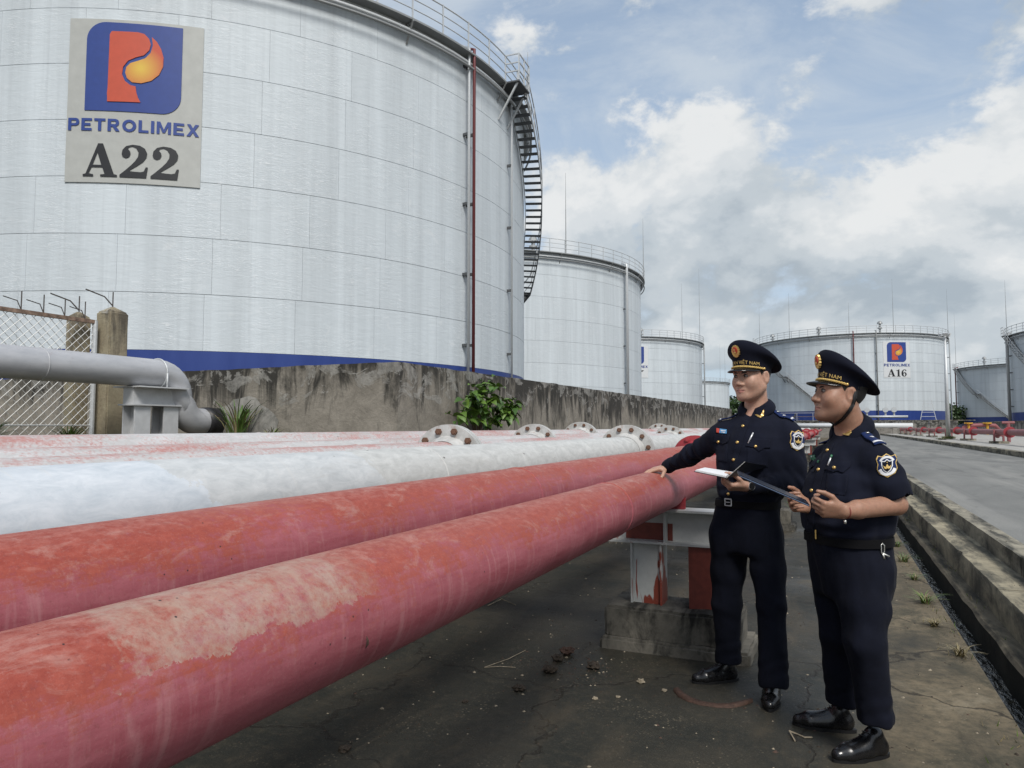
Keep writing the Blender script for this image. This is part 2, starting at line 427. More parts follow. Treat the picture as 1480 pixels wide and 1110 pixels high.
def m_concrete(name, a, b, dark, amount, streaks=False, base_z=None, rough=0.9):
    n = NB(name); p = n.pos(); P = n.sep(p)
    f = n.noise(p, 2.6, 9, 0.65, 0.6); g = n.noise(p, 24, 6, 0.7)
    c = n.mix(n.ramp(f, [(0.32, 0), (0.7, 1)]), a, b)
    c = n.mix(n.math('MULTIPLY', n.ramp(g, [(0.45, 0), (0.75, 1)]), 0.4), c, tuple(x * 0.5 for x in a))
    if streaks:
        s = n.noise(n.map(p, (1.5, 1.5, 0.55)), 1.5, 8, 0.66, 1.1)
        s2 = n.noise(n.map(p, (9, 9, 0.55), (3, 1, 0)), 1.5, 5, 0.65, 0.4)
        top = n.math('MULTIPLY', n.math('SUBTRACT', P[2], base_z), 0.30)
        top = n.math('ADD', top, n.math('MULTIPLY', n.math('MINIMUM', n.math('MAXIMUM', n.math('SUBTRACT', P[1], 8.6), 0.0), 6.0), 0.014))
        q = n.math('ADD', n.math('ADD', s, top), n.math('MULTIPLY', n.math('SUBTRACT', s2, 0.5), 0.26))
        c = n.mix(n.math('MULTIPLY', n.ramp(q, [(0.45, 0), (0.62, 1)]), amount), c, dark)
        sc = n.noise(n.map(p, (1.2, 1.2, 1.9), (7, 3, 2)), 1.9, 9, 0.66, 0.9)
        scz = n.math('ADD', sc, n.math('MULTIPLY', n.math('SUBTRACT', P[2], base_z + 0.10), 0.16))
        pl = n.math('MULTIPLY', n.ramp(scz, [(0.545, 0), (0.575, 1)]), 0.62)
        c = n.mix(pl, c, n.mix(n.ramp(n.noise(p, 7, 7, 0.7), [(0.35, 0), (0.65, 1)]), (0.16, 0.155, 0.14), (0.40, 0.39, 0.36)))
        bn = n.bump(sc, 0.6, 0.03, n.bump(g, 0.5, 0.01))
    else:
        s = n.noise(n.map(p, (2.4, 0.45, 1.2), (5, 5, 5)), 2.2, 8, 0.68, 0.35)
        c = n.mix(n.math('MULTIPLY', n.ramp(s, [(0.44, 0), (0.58, 1)]), amount), c, dark)
        bn = n.bump(n.math('ADD', f, g), 0.35, 0.008)
    MAT[name] = n.done(c, rough, 0, bn, 0.3)
m_concrete('wall_stained', (0.185, 0.168, 0.140), (0.305, 0.278, 0.235), (0.026, 0.025, 0.022), 0.94, True, 1.98)
m_concrete('wall_far', (0.20, 0.19, 0.17), (0.33, 0.31, 0.28), (0.03, 0.03, 0.028), 0.9, True, 1.6)
m_concrete('post_concrete', (0.24, 0.20, 0.14), (0.36, 0.32, 0.22), (0.05, 0.045, 0.04), 0.75, True, 2.9)
m_concrete('block_concrete', (0.075, 0.072, 0.062), (0.19, 0.175, 0.145), (0.014, 0.014, 0.013), 0.95)
m_concrete('kerb_concrete', (0.17, 0.158, 0.125), (0.36, 0.33, 0.255), (0.034, 0.034, 0.030), 0.88)
m_concrete('step_concrete', (0.19, 0.172, 0.125), (0.42, 0.37, 0.26), (0.045, 0.045, 0.038), 0.85)
m_concrete('drain_concrete', (0.12, 0.10, 0.07), (0.19, 0.165, 0.115), (0.018, 0.018, 0.015), 0.8)
m_concrete('sidewalk', (0.34, 0.33, 0.305), (0.44, 0.43, 0.40), (0.20, 0.195, 0.18), 0.35)
m_concrete('mortar', (0.24, 0.23, 0.21), (0.36, 0.35, 0.32), (0.10, 0.10, 0.09), 0.6)
m_concrete('drain_moss', (0.016, 0.016, 0.011), (0.040, 0.036, 0.024), (0.008, 0.009, 0.006), 0.8)
m_concrete('earth', (0.07, 0.055, 0.035), (0.12, 0.095, 0.06), (0.03, 0.035, 0.015), 0.7)
def m_ground():
    n = NB('ground_concrete'); p = n.pos(); P = n.sep(p)
    f = n.noise(p, 1.3, 9, 0.62, 0.6); g = n.noise(p, 18, 8, 0.72); h = n.noise(n.map(p, (1, 1, 1), (8, 3, 0)), 0.55, 6, 0.6, 0.5)
    dry = n.mix(n.ramp(f, [(0.3, 0), (0.7, 1)]), (0.070, 0.060, 0.041), (0.215, 0.172, 0.110))
    dry = n.mix(n.math('MULTIPLY', n.ramp(g, [(0.42, 0), (0.66, 1)]), 0.75), dry, (0.045, 0.042, 0.030))
    alg = n.noise(n.map(p, (1, 0.6, 1), (4, 9, 1)), 2.1, 8, 0.7, 0.8)
    dry = n.mix(n.math('MULTIPLY', n.ramp(alg, [(0.50, 0), (0.62, 1)]), 0.70), dry, (0.038, 0.038, 0.026))
    dry = n.mix(n.math('MULTIPLY', n.ramp(alg, [(0.30, 1), (0.42, 0)]), 0.5), dry, (0.26, 0.225, 0.16))
    # damp algae-dark slab under and beside the rack, paler dry slab towards the drain
    k = n.math('ADD', n.math('MULTIPLY', P[0], 0.55), n.math('ADD', n.math('MULTIPLY', n.math('SUBTRACT', h, 0.5), 1.3), n.math('MULTIPLY', n.math('SUBTRACT', f, 0.5), 0.7)))
    k = n.math('ADD', k, n.math('MULTIPLY', P[1], 0.010))
    wet = n.math('SUBTRACT', 1.0, n.ramp(k, [(0.0, 0.0), (0.36, 1.0)], True))
    wetc = n.mix(n.ramp(f, [(0.35, 0), (0.7, 1)]), (0.017, 0.019, 0.016), (0.043, 0.039, 0.029))
    wetc = n.mix(n.math('MULTIPLY', n.ramp(g, [(0.5, 0), (0.72, 1)]), 0.5), wetc, (0.075, 0.064, 0.044))
    c = n.mix(wet, dry, wetc)
    crack = n.N.new('ShaderNodeTexVoronoi'); crack.feature = 'DISTANCE_TO_EDGE'
    wob = n.N.new('ShaderNodeVectorMath'); wob.operation = 'ADD'
    nn = n.N.new('ShaderNodeTexNoise'); n.L.new(p, nn.inputs['Vector']); nn.inputs['Scale'].default_value = 5; nn.inputs['Detail'].default_value = 5
    sc = n.N.new('ShaderNodeVectorMath'); sc.operation = 'SCALE'; n.L.new(nn.outputs['Color'], sc.inputs[0]); sc.inputs['Scale'].default_value = 0.28
    n.L.new(p, wob.inputs[0]); n.L.new(sc.outputs[0], wob.inputs[1]); n.L.new(wob.outputs[0], crack.inputs['Vector']); crack.inputs['Scale'].default_value = 0.62
    cr = n.ramp(crack.outputs['Distance'], [(0.003, 1), (0.007, 0)])
    c = n.mix(n.math('MULTIPLY', cr, 0.8), c, (0.014, 0.012, 0.009))
    silt = n.noise(n.map(p, (1.5, 0.5, 1), (2, 6, 4)), 1.5, 8, 0.68, 1.0)
    c = n.mix(n.math('MULTIPLY', n.ramp(silt, [(0.52, 0), (0.66, 1)]), 0.40), c, (0.085, 0.068, 0.045))
    c = n.mix(n.math('MULTIPLY', n.ramp(silt, [(0.30, 1), (0.40, 0)]), 0.55), c, (0.014, 0.015, 0.012))
    agg = n.noise(p, 120, 3, 0.7)
    c = n.mix(n.math('MULTIPLY', n.ramp(agg, [(0.56, 0), (0.68, 1)]), 0.30), c, (0.16, 0.145, 0.115))
    crumb = n.math('MULTIPLY', n.ramp(n.voro(p, 42), [(0.16, 1), (0.24, 0)]), n.ramp(n.noise(p, 3.1, 4), [(0.5, 0), (0.62, 1)]))
    c = n.mix(n.math('MULTIPLY', crumb, 0.5), c, (0.20, 0.17, 0.12))
    r = n.mix(wet, 0.9, n.ramp(h, [(0.42, 0.72), (0.62, 0.40)]))
    bn = n.bump(n.math('ADD', n.math('ADD', g, n.math('MULTIPLY', f, 0.8)), n.math('MULTIPLY', cr, -1.0)), 0.45, 0.012)
    MAT['ground_concrete'] = n.done(c, r, 0, bn, 0.35)
m_ground()
def m_road():
    n = NB('road_asphalt'); p = n.pos()
    f = n.noise(n.map(p, (1, 0.35, 1)), 0.9, 8, 0.65, 0.7); g = n.noise(p, 60, 4, 0.7); s = n.noise(n.map(p, (0.8, 0.10, 1), (2, 7, 0)), 1.3, 6, 0.6)
    c = n.mix(n.ramp(f, [(0.3, 0), (0.7, 1)]), (0.145, 0.147, 0.140), (0.225, 0.225, 0.212))
    c = n.mix(n.math('MULTIPLY', n.ramp(s, [(0.50, 0), (0.68, 1)]), 0.55), c, (0.30, 0.295, 0.272))
    c = n.mix(n.math('MULTIPLY', n.ramp(g, [(0.45, 0), (0.7, 1)]), 0.40), c, (0.075, 0.076, 0.075))
    pt = n.noise(n.map(p, (0.5, 0.16, 1), (1, 4, 0)), 1.6, 5, 0.6, 1.2)
    c = n.mix(n.math('MULTIPLY', n.ramp(pt, [(0.55, 0), (0.60, 1)]), 0.38), c, (0.085, 0.086, 0.084))
    ty = n.noise(n.map(p, (5.5, 0.06, 1), (3, 1, 0)), 1.2, 3, 0.5)
    c = n.mix(n.math('MULTIPLY', n.ramp(ty, [(0.55, 0), (0.70, 1)]), 0.30), c, (0.10, 0.10, 0.098))
    MAT['road_asphalt'] = n.done(c, 0.85, 0, n.bump(g, 0.5, 0.006), 0.3)
m_road()
def m_water():
    n = NB('drain_water'); p = n.pos()
    f = n.noise(n.map(p, (9, 3, 9)), 3.0, 5, 0.6, 1.0)
    c = n.mix(n.ramp(n.noise(p, 12, 6, 0.7), [(0.52, 0), (0.62, 1)]), (0.012, 0.013, 0.011), (0.05, 0.045, 0.03))
    MAT['drain_water'] = n.done(c, 0.06, 0, n.bump(f, 0.55, 0.02), 0.6)
m_water()
def m_leaf(name, a, b):
    n = NB(name)
    oi = n.N.new('ShaderNodeObjectInfo')
    f = n.noise(n.pos(), 5, 3)
    c = n.mix(n.math('ADD', n.math('MULTIPLY', oi.outputs['Random'], 0.6), n.math('MULTIPLY', f, 0.4)), a, b)
    MAT[name] = n.done(c, 0.45, 0, None, 0.4, {'Transmission Weight': 0.0})
m_leaf('leaf_green', (0.020, 0.060, 0.014), (0.125, 0.215, 0.030)); m_leaf('grass_green', (0.05, 0.11, 0.02), (0.16, 0.22, 0.05)); m_leaf('grass_dry', (0.17, 0.14, 0.07), (0.28, 0.23, 0.12))
m_leaf('crown_green', (0.018, 0.045, 0.015), (0.06, 0.10, 0.03))
plain('stem_brown', (0.09, 0.06, 0.035), 0.8)
plain('wire_zinc', (0.62, 0.62, 0.60), 0.55, 0.5)
plain('rail_rust', (0.22, 0.15, 0.11), 0.75, 0.2, 0.5, 14)
plain('spike_iron', (0.10, 0.09, 0.085), 0.7, 0.4)
plain('debris_dark', (0.035, 0.026, 0.018), 0.9, 0, 0.4, 40)
plain('debris_pale', (0.26, 0.22, 0.16), 0.85, 0, 0.3, 40)
plain('debris_rust', (0.060, 0.032, 0.022), 0.8, 0, 0.4, 40)
plain('valve_yellow', (0.52, 0.28, 0.03), 0.5)
plain('pipe_far_red', (0.24, 0.078, 0.082), 0.55, 0, 0.2, 3)
plain('roof_far', (0.42, 0.43, 0.44), 0.7)
plain('grass_mat', (0.07, 0.09, 0.03), 0.9, 0, 0.4, 3)

# ------------------------------------------------------------------ lettering helpers
GLYPH = {
 'A': ([(0,0),(0,.06),(.08,.08),(.41,1),(.55,1),(.88,.08),(.97,.06),(.97,0),(.50,0),(.50,.06),(.62,.075),(.55,.28),(.245,.28),(.165,.09),(.30,.06),(.30,0)], [[(.27,.35),(.52,.35),(.40,.73)]], 1.02),
 '2': ([(.06,.70),(.08,.83),(.18,.95),(.36,1.0),(.56,.98),(.70,.90),(.77,.76),(.75,.62),(.66,.49),(.50,.36),(.34,.25),(.27,.195),(.42,.18),(.60,.175),(.69,.20),(.74,.33),(.80,.33),(.76,0),(.02,0),(.02,.07),(.16,.20),(.32,.36),(.44,.50),(.52,.64),(.53,.78),(.46,.90),(.36,.945),(.26,.92),(.23,.86),(.29,.80),(.31,.72),(.27,.62),(.18,.58),(.09,.62)], [], 0.86),
 '1': ([(.10,0),(.10,.06),(.24,.08),(.24,.80),(.08,.77),(.08,.84),(.30,.90),(.40,1),(.47,1),(.47,.08),(.61,.06),(.61,0)], [], 0.70),
 '6': ([(.72,.80),(.66,.92),(.50,1.0),(.30,.95),(.14,.80),(.05,.58),(.04,.34),(.12,.12),(.28,.01),(.46,0),(.62,.08),(.73,.24),(.73,.40),(.64,.54),(.50,.60),(.36,.58),(.27,.50),(.29,.70),(.36,.86),(.46,.945),(.54,.92),(.53,.84),(.60,.76)], [[(.42 + .12 * math.cos(a * PI / 6), .28 + .22 * math.sin(a * PI / 6)) for a in range(12)]], 0.80),
 '7': ([(.05,1),(.78,1),(.78,.92),(.55,.5),(.46,0),(.26,0),(.36,.45),(.64,.84),(.25,.84),(.14,.80),(.11,.68),(.05,.68)], [], 0.82),
}
def _inside(p, loops):
    c = False
    for lp in loops:
        n = len(lp); j = n - 1
        for i in range(n):
            (xi, yi), (xj, yj) = lp[i], lp[j]
            if (yi > p[1]) != (yj > p[1]) and p[0] < (xj - xi) * (p[1] - yi) / (yj - yi) + xi: c = not c
            j = i
    return c
def fill(loops, step):
    """triangulate 2-D loops (even-odd) with inner grid points about `step` apart"""
    pts = []; edges = []
    for lp in loops:
        dense = []
        for i in range(len(lp)):
            a = Vector(lp[i]); b = Vector(lp[(i + 1) % len(lp)]); k = max(1, int((b - a).length / step))
            dense += [a.lerp(b, q / k) for q in range(k)]
        s = len(pts); pts += dense; n = len(dense)
        edges += [(s + i, s + (i + 1) % n) for i in range(n)]
    xs = [p[0] for lp in loops for p in lp]; ys = [p[1] for lp in loops for p in lp]
    x = min(xs) + step / 2
    while x < max(xs):
        y = min(ys) + step / 2
        while y < max(ys):
            if _inside((x, y), loops): pts.append(Vector((x, y)))
            y += step
        x += step
    v, e, f, *_ = delaunay_2d_cdt([Vector(p[:2]) for p in pts], edges, [], 0, 1e-6)
    f = [t for t in f if _inside((sum(v[i][0] for i in t) / 3, sum(v[i][1] for i in t) / 3), loops)]
    return [tuple(p) for p in v], f
def text_mesh(txt, bold=0.0, spacing=1.0):
    cu = bpy.data.curves.new('lettering', 'FONT'); cu.body = txt; cu.size = 1.0; cu.offset = bold; cu.resolution_u = 3; cu.space_character = spacing
    o = bpy.data.objects.new('lettering_tmp', cu); COL.objects.link(o)
    bpy.context.view_layer.update()
    me = o.evaluated_get(bpy.context.evaluated_depsgraph_get()).to_mesh()
    V = [(v.co.x, v.co.y) for v in me.vertices]; F = [tuple(p.vertices) for p in me.polygons]
    o.to_mesh_clear(); bpy.data.objects.remove(o); bpy.data.curves.remove(cu)
    return V, F
def fit_box(V, x0, y0, x1, y1):
    xs = [p[0] for p in V]; ys = [p[1] for p in V]; a, b, c, d = min(xs), max(xs), min(ys), max(ys)
    return [(x0 + (x - a) / (b - a) * (x1 - x0), y0 + (y - c) / (d - c) * (y1 - y0)) for x, y in V]
def _arc(cx, cy, r, a0, a1, n=8):
    return [(cx + r * math.cos(math.radians(a0 + (a1 - a0) * i / n)), cy + r * math.sin(math.radians(a0 + (a1 - a0) * i / n))) for i in range(n + 1)]
PBOWL = [(.25,.57),(.55,.57),(.62,.63),(.62,.75),(.55,.81),(.25,.81)]
BLOCK = {'P': ([(0,0),(.25,0),(.25,.38),(.6,.38),(.78,.46),(.85,.6),(.85,.78),(.78,.92),(.6,1),(0,1)], [PBOWL], .85), 'E': ([(0,0),(.8,0),(.8,.2),(.25,.2),(.25,.4),(.7,.4),(.7,.6),(.25,.6),(.25,.8),(.8,.8),(.8,1),(0,1)], [], .8),
 'T': ([(.3,0),(.55,0),(.55,.8),(.85,.8),(.85,1),(0,1),(0,.8),(.3,.8)], [], .85), 'R': ([(0,0),(.25,0),(.25,.36),(.38,.36),(.62,0),(.92,0),(.64,.40),(.78,.48),(.85,.6),(.85,.78),(.78,.92),(.6,1),(0,1)], [PBOWL], .92),
 'O': ([(.52 + .52 * math.cos(a * PI / 10), .5 + .5 * math.sin(a * PI / 10)) for a in range(20)], [[(.52 + .27 * math.cos(a * PI / 8), .5 + .29 * math.sin(a * PI / 8)) for a in range(16)]], 1.04), 'L': ([(0,0),(.75,0),(.75,.2),(.25,.2),(.25,1),(0,1)], [], .75), 'I': ([(0,0),(.25,0),(.25,1),(0,1)], [], .25),
 'M': ([(0,0),(.22,0),(.22,.62),(.44,.1),(.62,.1),(.84,.62),(.84,0),(1.06,0),(1.06,1),(.80,1),(.53,.36),(.26,1),(0,1)], [], 1.06), 'X': ([(0,0),(.28,0),(.475,.34),(.67,0),(.95,0),(.62,.51),(.93,1),(.65,1),(.475,.69),(.30,1),(.02,1),(.33,.51)], [], .95)}
EMB = [(0, 0), (0.80, 0)] + _arc(0.80, 0.20, 0.20, -90, 0) + [(1, 1), (0.20, 1)] + _arc(0.20, 0.80, 0.20, 90, 180)
def _c(p):   # pixel in the enlarged crop -> emblem unit square, y up
    x, y = p; return ((x - 378 + 0.045 * (y - 100)) / 417, 1 - (y - 88 - 0.06 * (x - 378)) / 372)
PST = [_c(q) for q in [(478,146),(487,133),(600,138),(628,145),(648,165),(655,190),(648,213),(625,235),(590,244),(556,258),(534,284),(529,315),(541,343),(565,361),(587,366),(590,392),(596,412),(607,433),(463,427)]]
DRP = [_c(q) for q in [(660,157),(682,178),(699,207),(709,243),(706,282),(688,317),(655,342),(612,353),(572,349),(550,331),(543,308),(548,285),(566,268),(597,259),(630,248),(654,224),(664,192)]]
def m_drop():
    n = NB('print_flame'); a = n.N.new('ShaderNodeAttribute'); a.attribute_name = 'uvp'; s = n.sep(a.outputs['Vector'])
    dx = n.math('SUBTRACT', s[0], 0.575); dy = n.math('SUBTRACT', s[1], 0.50)
    r = n.math('SQRT', n.math('ADD', n.math('MULTIPLY', dx, dx), n.math('MULTIPLY', dy, dy)))
    MAT['print_flame'] = n.done(n.ramp(r, [(0.02, (0.66, 0.44, 0.06)), (0.26, (0.50, 0.075, 0.035))]), 0.5)
m_drop()


# ================================================================== SETTING
def sheet(name, pts, z, mat, kind='structure', sub=None):
    V = [(x, y, z) for x, y in pts]
    o = obj(name, raw_mesh(name, V, [tuple(range(len(V)))], MAT[mat])); tag(o, kind=kind); return o
# one ground sheet to the horizon, with a slot for the drain channel
def ground():
    X0, X1 = 0.80, 0.98; B = 2500
    V = [(-B,-B,0),(X0,-B,0),(X0,B,0),(-B,B,0),(X1,-B,0),(B,-B,0),(B,B,0),(X1,B,0)]
    o = obj('ground', raw_mesh('ground', V, [(0,1,2,3),(4,5,6,7)], MAT['ground_concrete'])); tag(o, 'damp dark concrete yard floor under the pipe rack', kind='structure')
ground()
YA, YB = -6.0, 103.0
def drain():
    m = MB()
    m.box((0.64, YA, -0.34), (0.80, YB, -0.003)); m.box((0.80, YA, -0.34), (0.98, YB, -0.26))
    o = m.build('drain_channel', MAT['drain_moss']); tag(o, kind='structure')
    # slightly ragged far lip of the channel
    V = []; F = []; n = 260
    ys = [YA + (40.0 - YA) * i / n for i in range(n + 1)] + [60, YB]
    for i, y in enumerate(ys):
        j = mnoise.noise((0.3, y * 2.7, 0)) * 0.012 + mnoise.noise((5.3, y * 9, 0)) * 0.006
        k = mnoise.noise((9.3, y * 3.1, 0)) * 0.010 + mnoise.noise((2.1, y * 12, 0)) * 0.005
        V += [(0.975 + j * 0.5, y, -0.30), (0.965 + j, y, 0.030 + k), (0.985 + j, y, 0.050 + k), (1.10, y, 0.052 + k * 0.4), (1.12, y, -0.2)]
        if i:
            a = (i - 1) * 5; b = i * 5
            F += [(a + q, a + q + 1, b + q + 1, b + q) for q in range(4)]
    o = obj('drain_lip', raw_mesh('drain_lip', V, F, [MAT['drain_moss'], MAT['drain_concrete']], True, [0 if k % 4 == 0 else 1 for k in range(len(F))])); tag(o, kind='structure'); smooth_by_angle(o, 35)
    w = obj('drain_water', raw_mesh('drain_water', [(0.80, YA, -0.17), (0.99, YA, -0.17), (0.99, YB, -0.17), (0.80, YB, -0.17)], [(0,1,2,3)], MAT['drain_water'])); tag(w, kind='structure')
drain()
def ragged_step(name, x0, x1, ztop, zbot, mat, seed, joints=True):
    """a kerb-like step: pieces with chipped front edge, open joints between them"""
    root = empty(name, (0, 0, 0)); tag(root, kind='structure')
    rnd = random.Random(seed); y = YA
    while y < YB:
        Lp = (4.6 + rnd.uniform(-1.2, 1.2)) if y < 22 else 12.0
        y1 = min(y + Lp, YB); n = 80 if y < 8 else (12 if y < 22 else 6)
        dz = rnd.uniform(-0.008, 0.008); dx = rnd.uniform(-0.006, 0.006)
        V = []; F = []
        for i in range(n + 1):
            yy = y + 0.004 + (y1 - y - 0.008) * i / n
            a = mnoise.noise((seed, yy * 3.3, 1)) * 0.004 + mnoise.noise((seed, yy * 11, 4)) * 0.003
            b = mnoise.noise((seed + 3, yy * 4.1, 2)) * 0.003 + mnoise.noise((seed + 3, yy * 14, 2)) * 0.002
            ch = max(0.0, mnoise.noise((seed + 9, yy * 2.2, 7)) - 0.38) * 0.08
            V += [(x0 + dx, yy, zbot), (x0 + dx + a * 0.6, yy, zbot + (ztop - zbot) * 0.55), (x0 + dx + a + ch * 0.5, yy, ztop - 0.008 + b - ch), (x0 + dx + 0.008 + a + ch, yy, ztop + dz + b * 0.5), ((x0 + x1) / 2, yy, ztop + dz + b * 0.5), (x1, yy, ztop + dz), (x1, yy, zbot)]
            if i:
                p = (i - 1) * 7; q = i * 7
                F += [(p + k, p + k + 1, q + k + 1, q + k) for k in range(6)]
        F.append(tuple(range(6, -1, -1))); F.append(tuple(n * 7 + k for k in range(7)))
        o = obj('kerb_stone', raw_mesh('kerb_stone', V, F, MAT[mat]), root); smooth_by_angle(o, 38)
        y = y1
    return root
sheet('moss_strip', [(1.10, YA), (1.13, YA), (1.13, YB), (1.10, YB)], 0.056, 'earth')
ragged_step('drain_step', 1.09, 1.40, 0.26, -0.05, 'step_concrete', 3)
ragged_step('road_kerb', 1.36, 1.53, 0.43, 0.0, 'kerb_concrete', 11)
sheet('road', [(1.50, YA), (6.0, YA), (6.0, YB), (1.50, YB)], 0.414, 'road_asphalt')
def far_kerb():
    root = empty('sidewalk_kerb'); tag(root, kind='structure')
    y = 14.0; i = 0
    while y < YB:
        L_ = 1.6 if y < 70 else 8
        m = MB(); m.box((5.95 + random.uniform(-.015, .015), y + .02, 0.2), (6.25, min(y + L_, YB) - .02, 0.60 + random.uniform(-.012, .012)))
        o = m.build('kerb_stone', MAT['kerb_concrete'], root); y += L_
far_kerb()
sheet('sidewalk', [(6.24, 10), (17, 10), (17, YB), (6.24, YB)], 0.590, 'sidewalk')
# raised earth bank behind the rack, where fence, weeds and dike wall stand
def bank():
    m = MB(); m.box((-60, -30, 0.0), (-4.98, 8.2, 1.27)); m.box((-5.6, 8.2, 0.0), (-4.98, 60, 1.268))
    o = m.build('earth_bank', MAT['earth']); tag(o, kind='structure')
bank()

# dike wall: a run across (facing the camera) and a run along the rack, with a corner
WX, WY = -5.30, 8.05
def dike():
    root = empty('dike_wall', (WX, WY, 1.2)); tag(root, 'stained concrete dike wall with flaking plaster in front of the biggest tank', 'wall')
    def run(name, p0, p1, z0, z1, inward, n):
        V = []; F = []; rows = 9
        p0 = Vector(p0); p1 = Vector(p1); inn = Vector(inward)
        for i in range(n + 1):
            t = i / n; p = p0.lerp(p1, t); zt = z0 + (z1 - z0) * t
            ztop = zt + mnoise.noise((p.x * 2.1, p.y * 2.1, 1)) * 0.016
            for r in range(rows):
                z = 0.9 + (ztop - 0.9) * r / (rows - 1)
                off = mnoise.noise((p.x * 0.9, p.y * 0.9, z * 1.4)) * 0.022 + mnoise.noise((p.x * 4, p.y * 4, z * 4)) * 0.006
                q = p + inn * (-off)
                V.append((q.x, q.y, z))
            q = p + inn * 0.25; V.append((q.x, q.y, ztop - 0.01)); V.append((q.x, q.y, 0.9))
            if i:
                a = (i - 1) * (rows + 2); b = i * (rows + 2)
                F += [(a + k, b + k, b + k + 1, a + k + 1) for k in range(rows + 1)]
        F.append(tuple(range(rows + 2))); F.append(tuple(n * (rows + 2) + k for k in range(rows + 1, -1, -1)))
        o = obj(name, raw_mesh(name, V, F, MAT['wall_stained']), None); o.parent = root; o.matrix_parent_inverse = Matrix.Translation(-root.location)
        smooth_by_angle(o, 50)
        return o
    run('wall_face', (-30, WY, 0), (WX + 0.02, WY, 0), 2.30, 2.325, (0, 1, 0), 160)
    run('wall_face', (WX, WY + 0.03, 0), (WX, 44, 0), 2.33, 2.52, (-1, 0, 0), 160)
    # patch of fresh mortar round the grey pipe where it enters the wall
    c = Vector((-7.95, WY - 0.015, 1.42)); V = [c + Vector((0, -0.05, 0))]; n = 26
    for i in range(n):
        a = 2 * PI * i / n; r = 0.62 + 0.15 * mnoise.noise((math.cos(a) * 2, math.sin(a) * 2, 3))
        V.append(c + Vector((math.cos(a) * r * 1.0, 0.0, math.sin(a) * r * 0.75)))
    o = obj('mortar_patch', raw_mesh('mortar_patch', V, [(0, 1 + i, 1 + (i + 1) % n) for i in range(n)], MAT['mortar'], True), None)
    o.parent = root; o.matrix_parent_inverse = Matrix.Translation(-root.location)
dike()

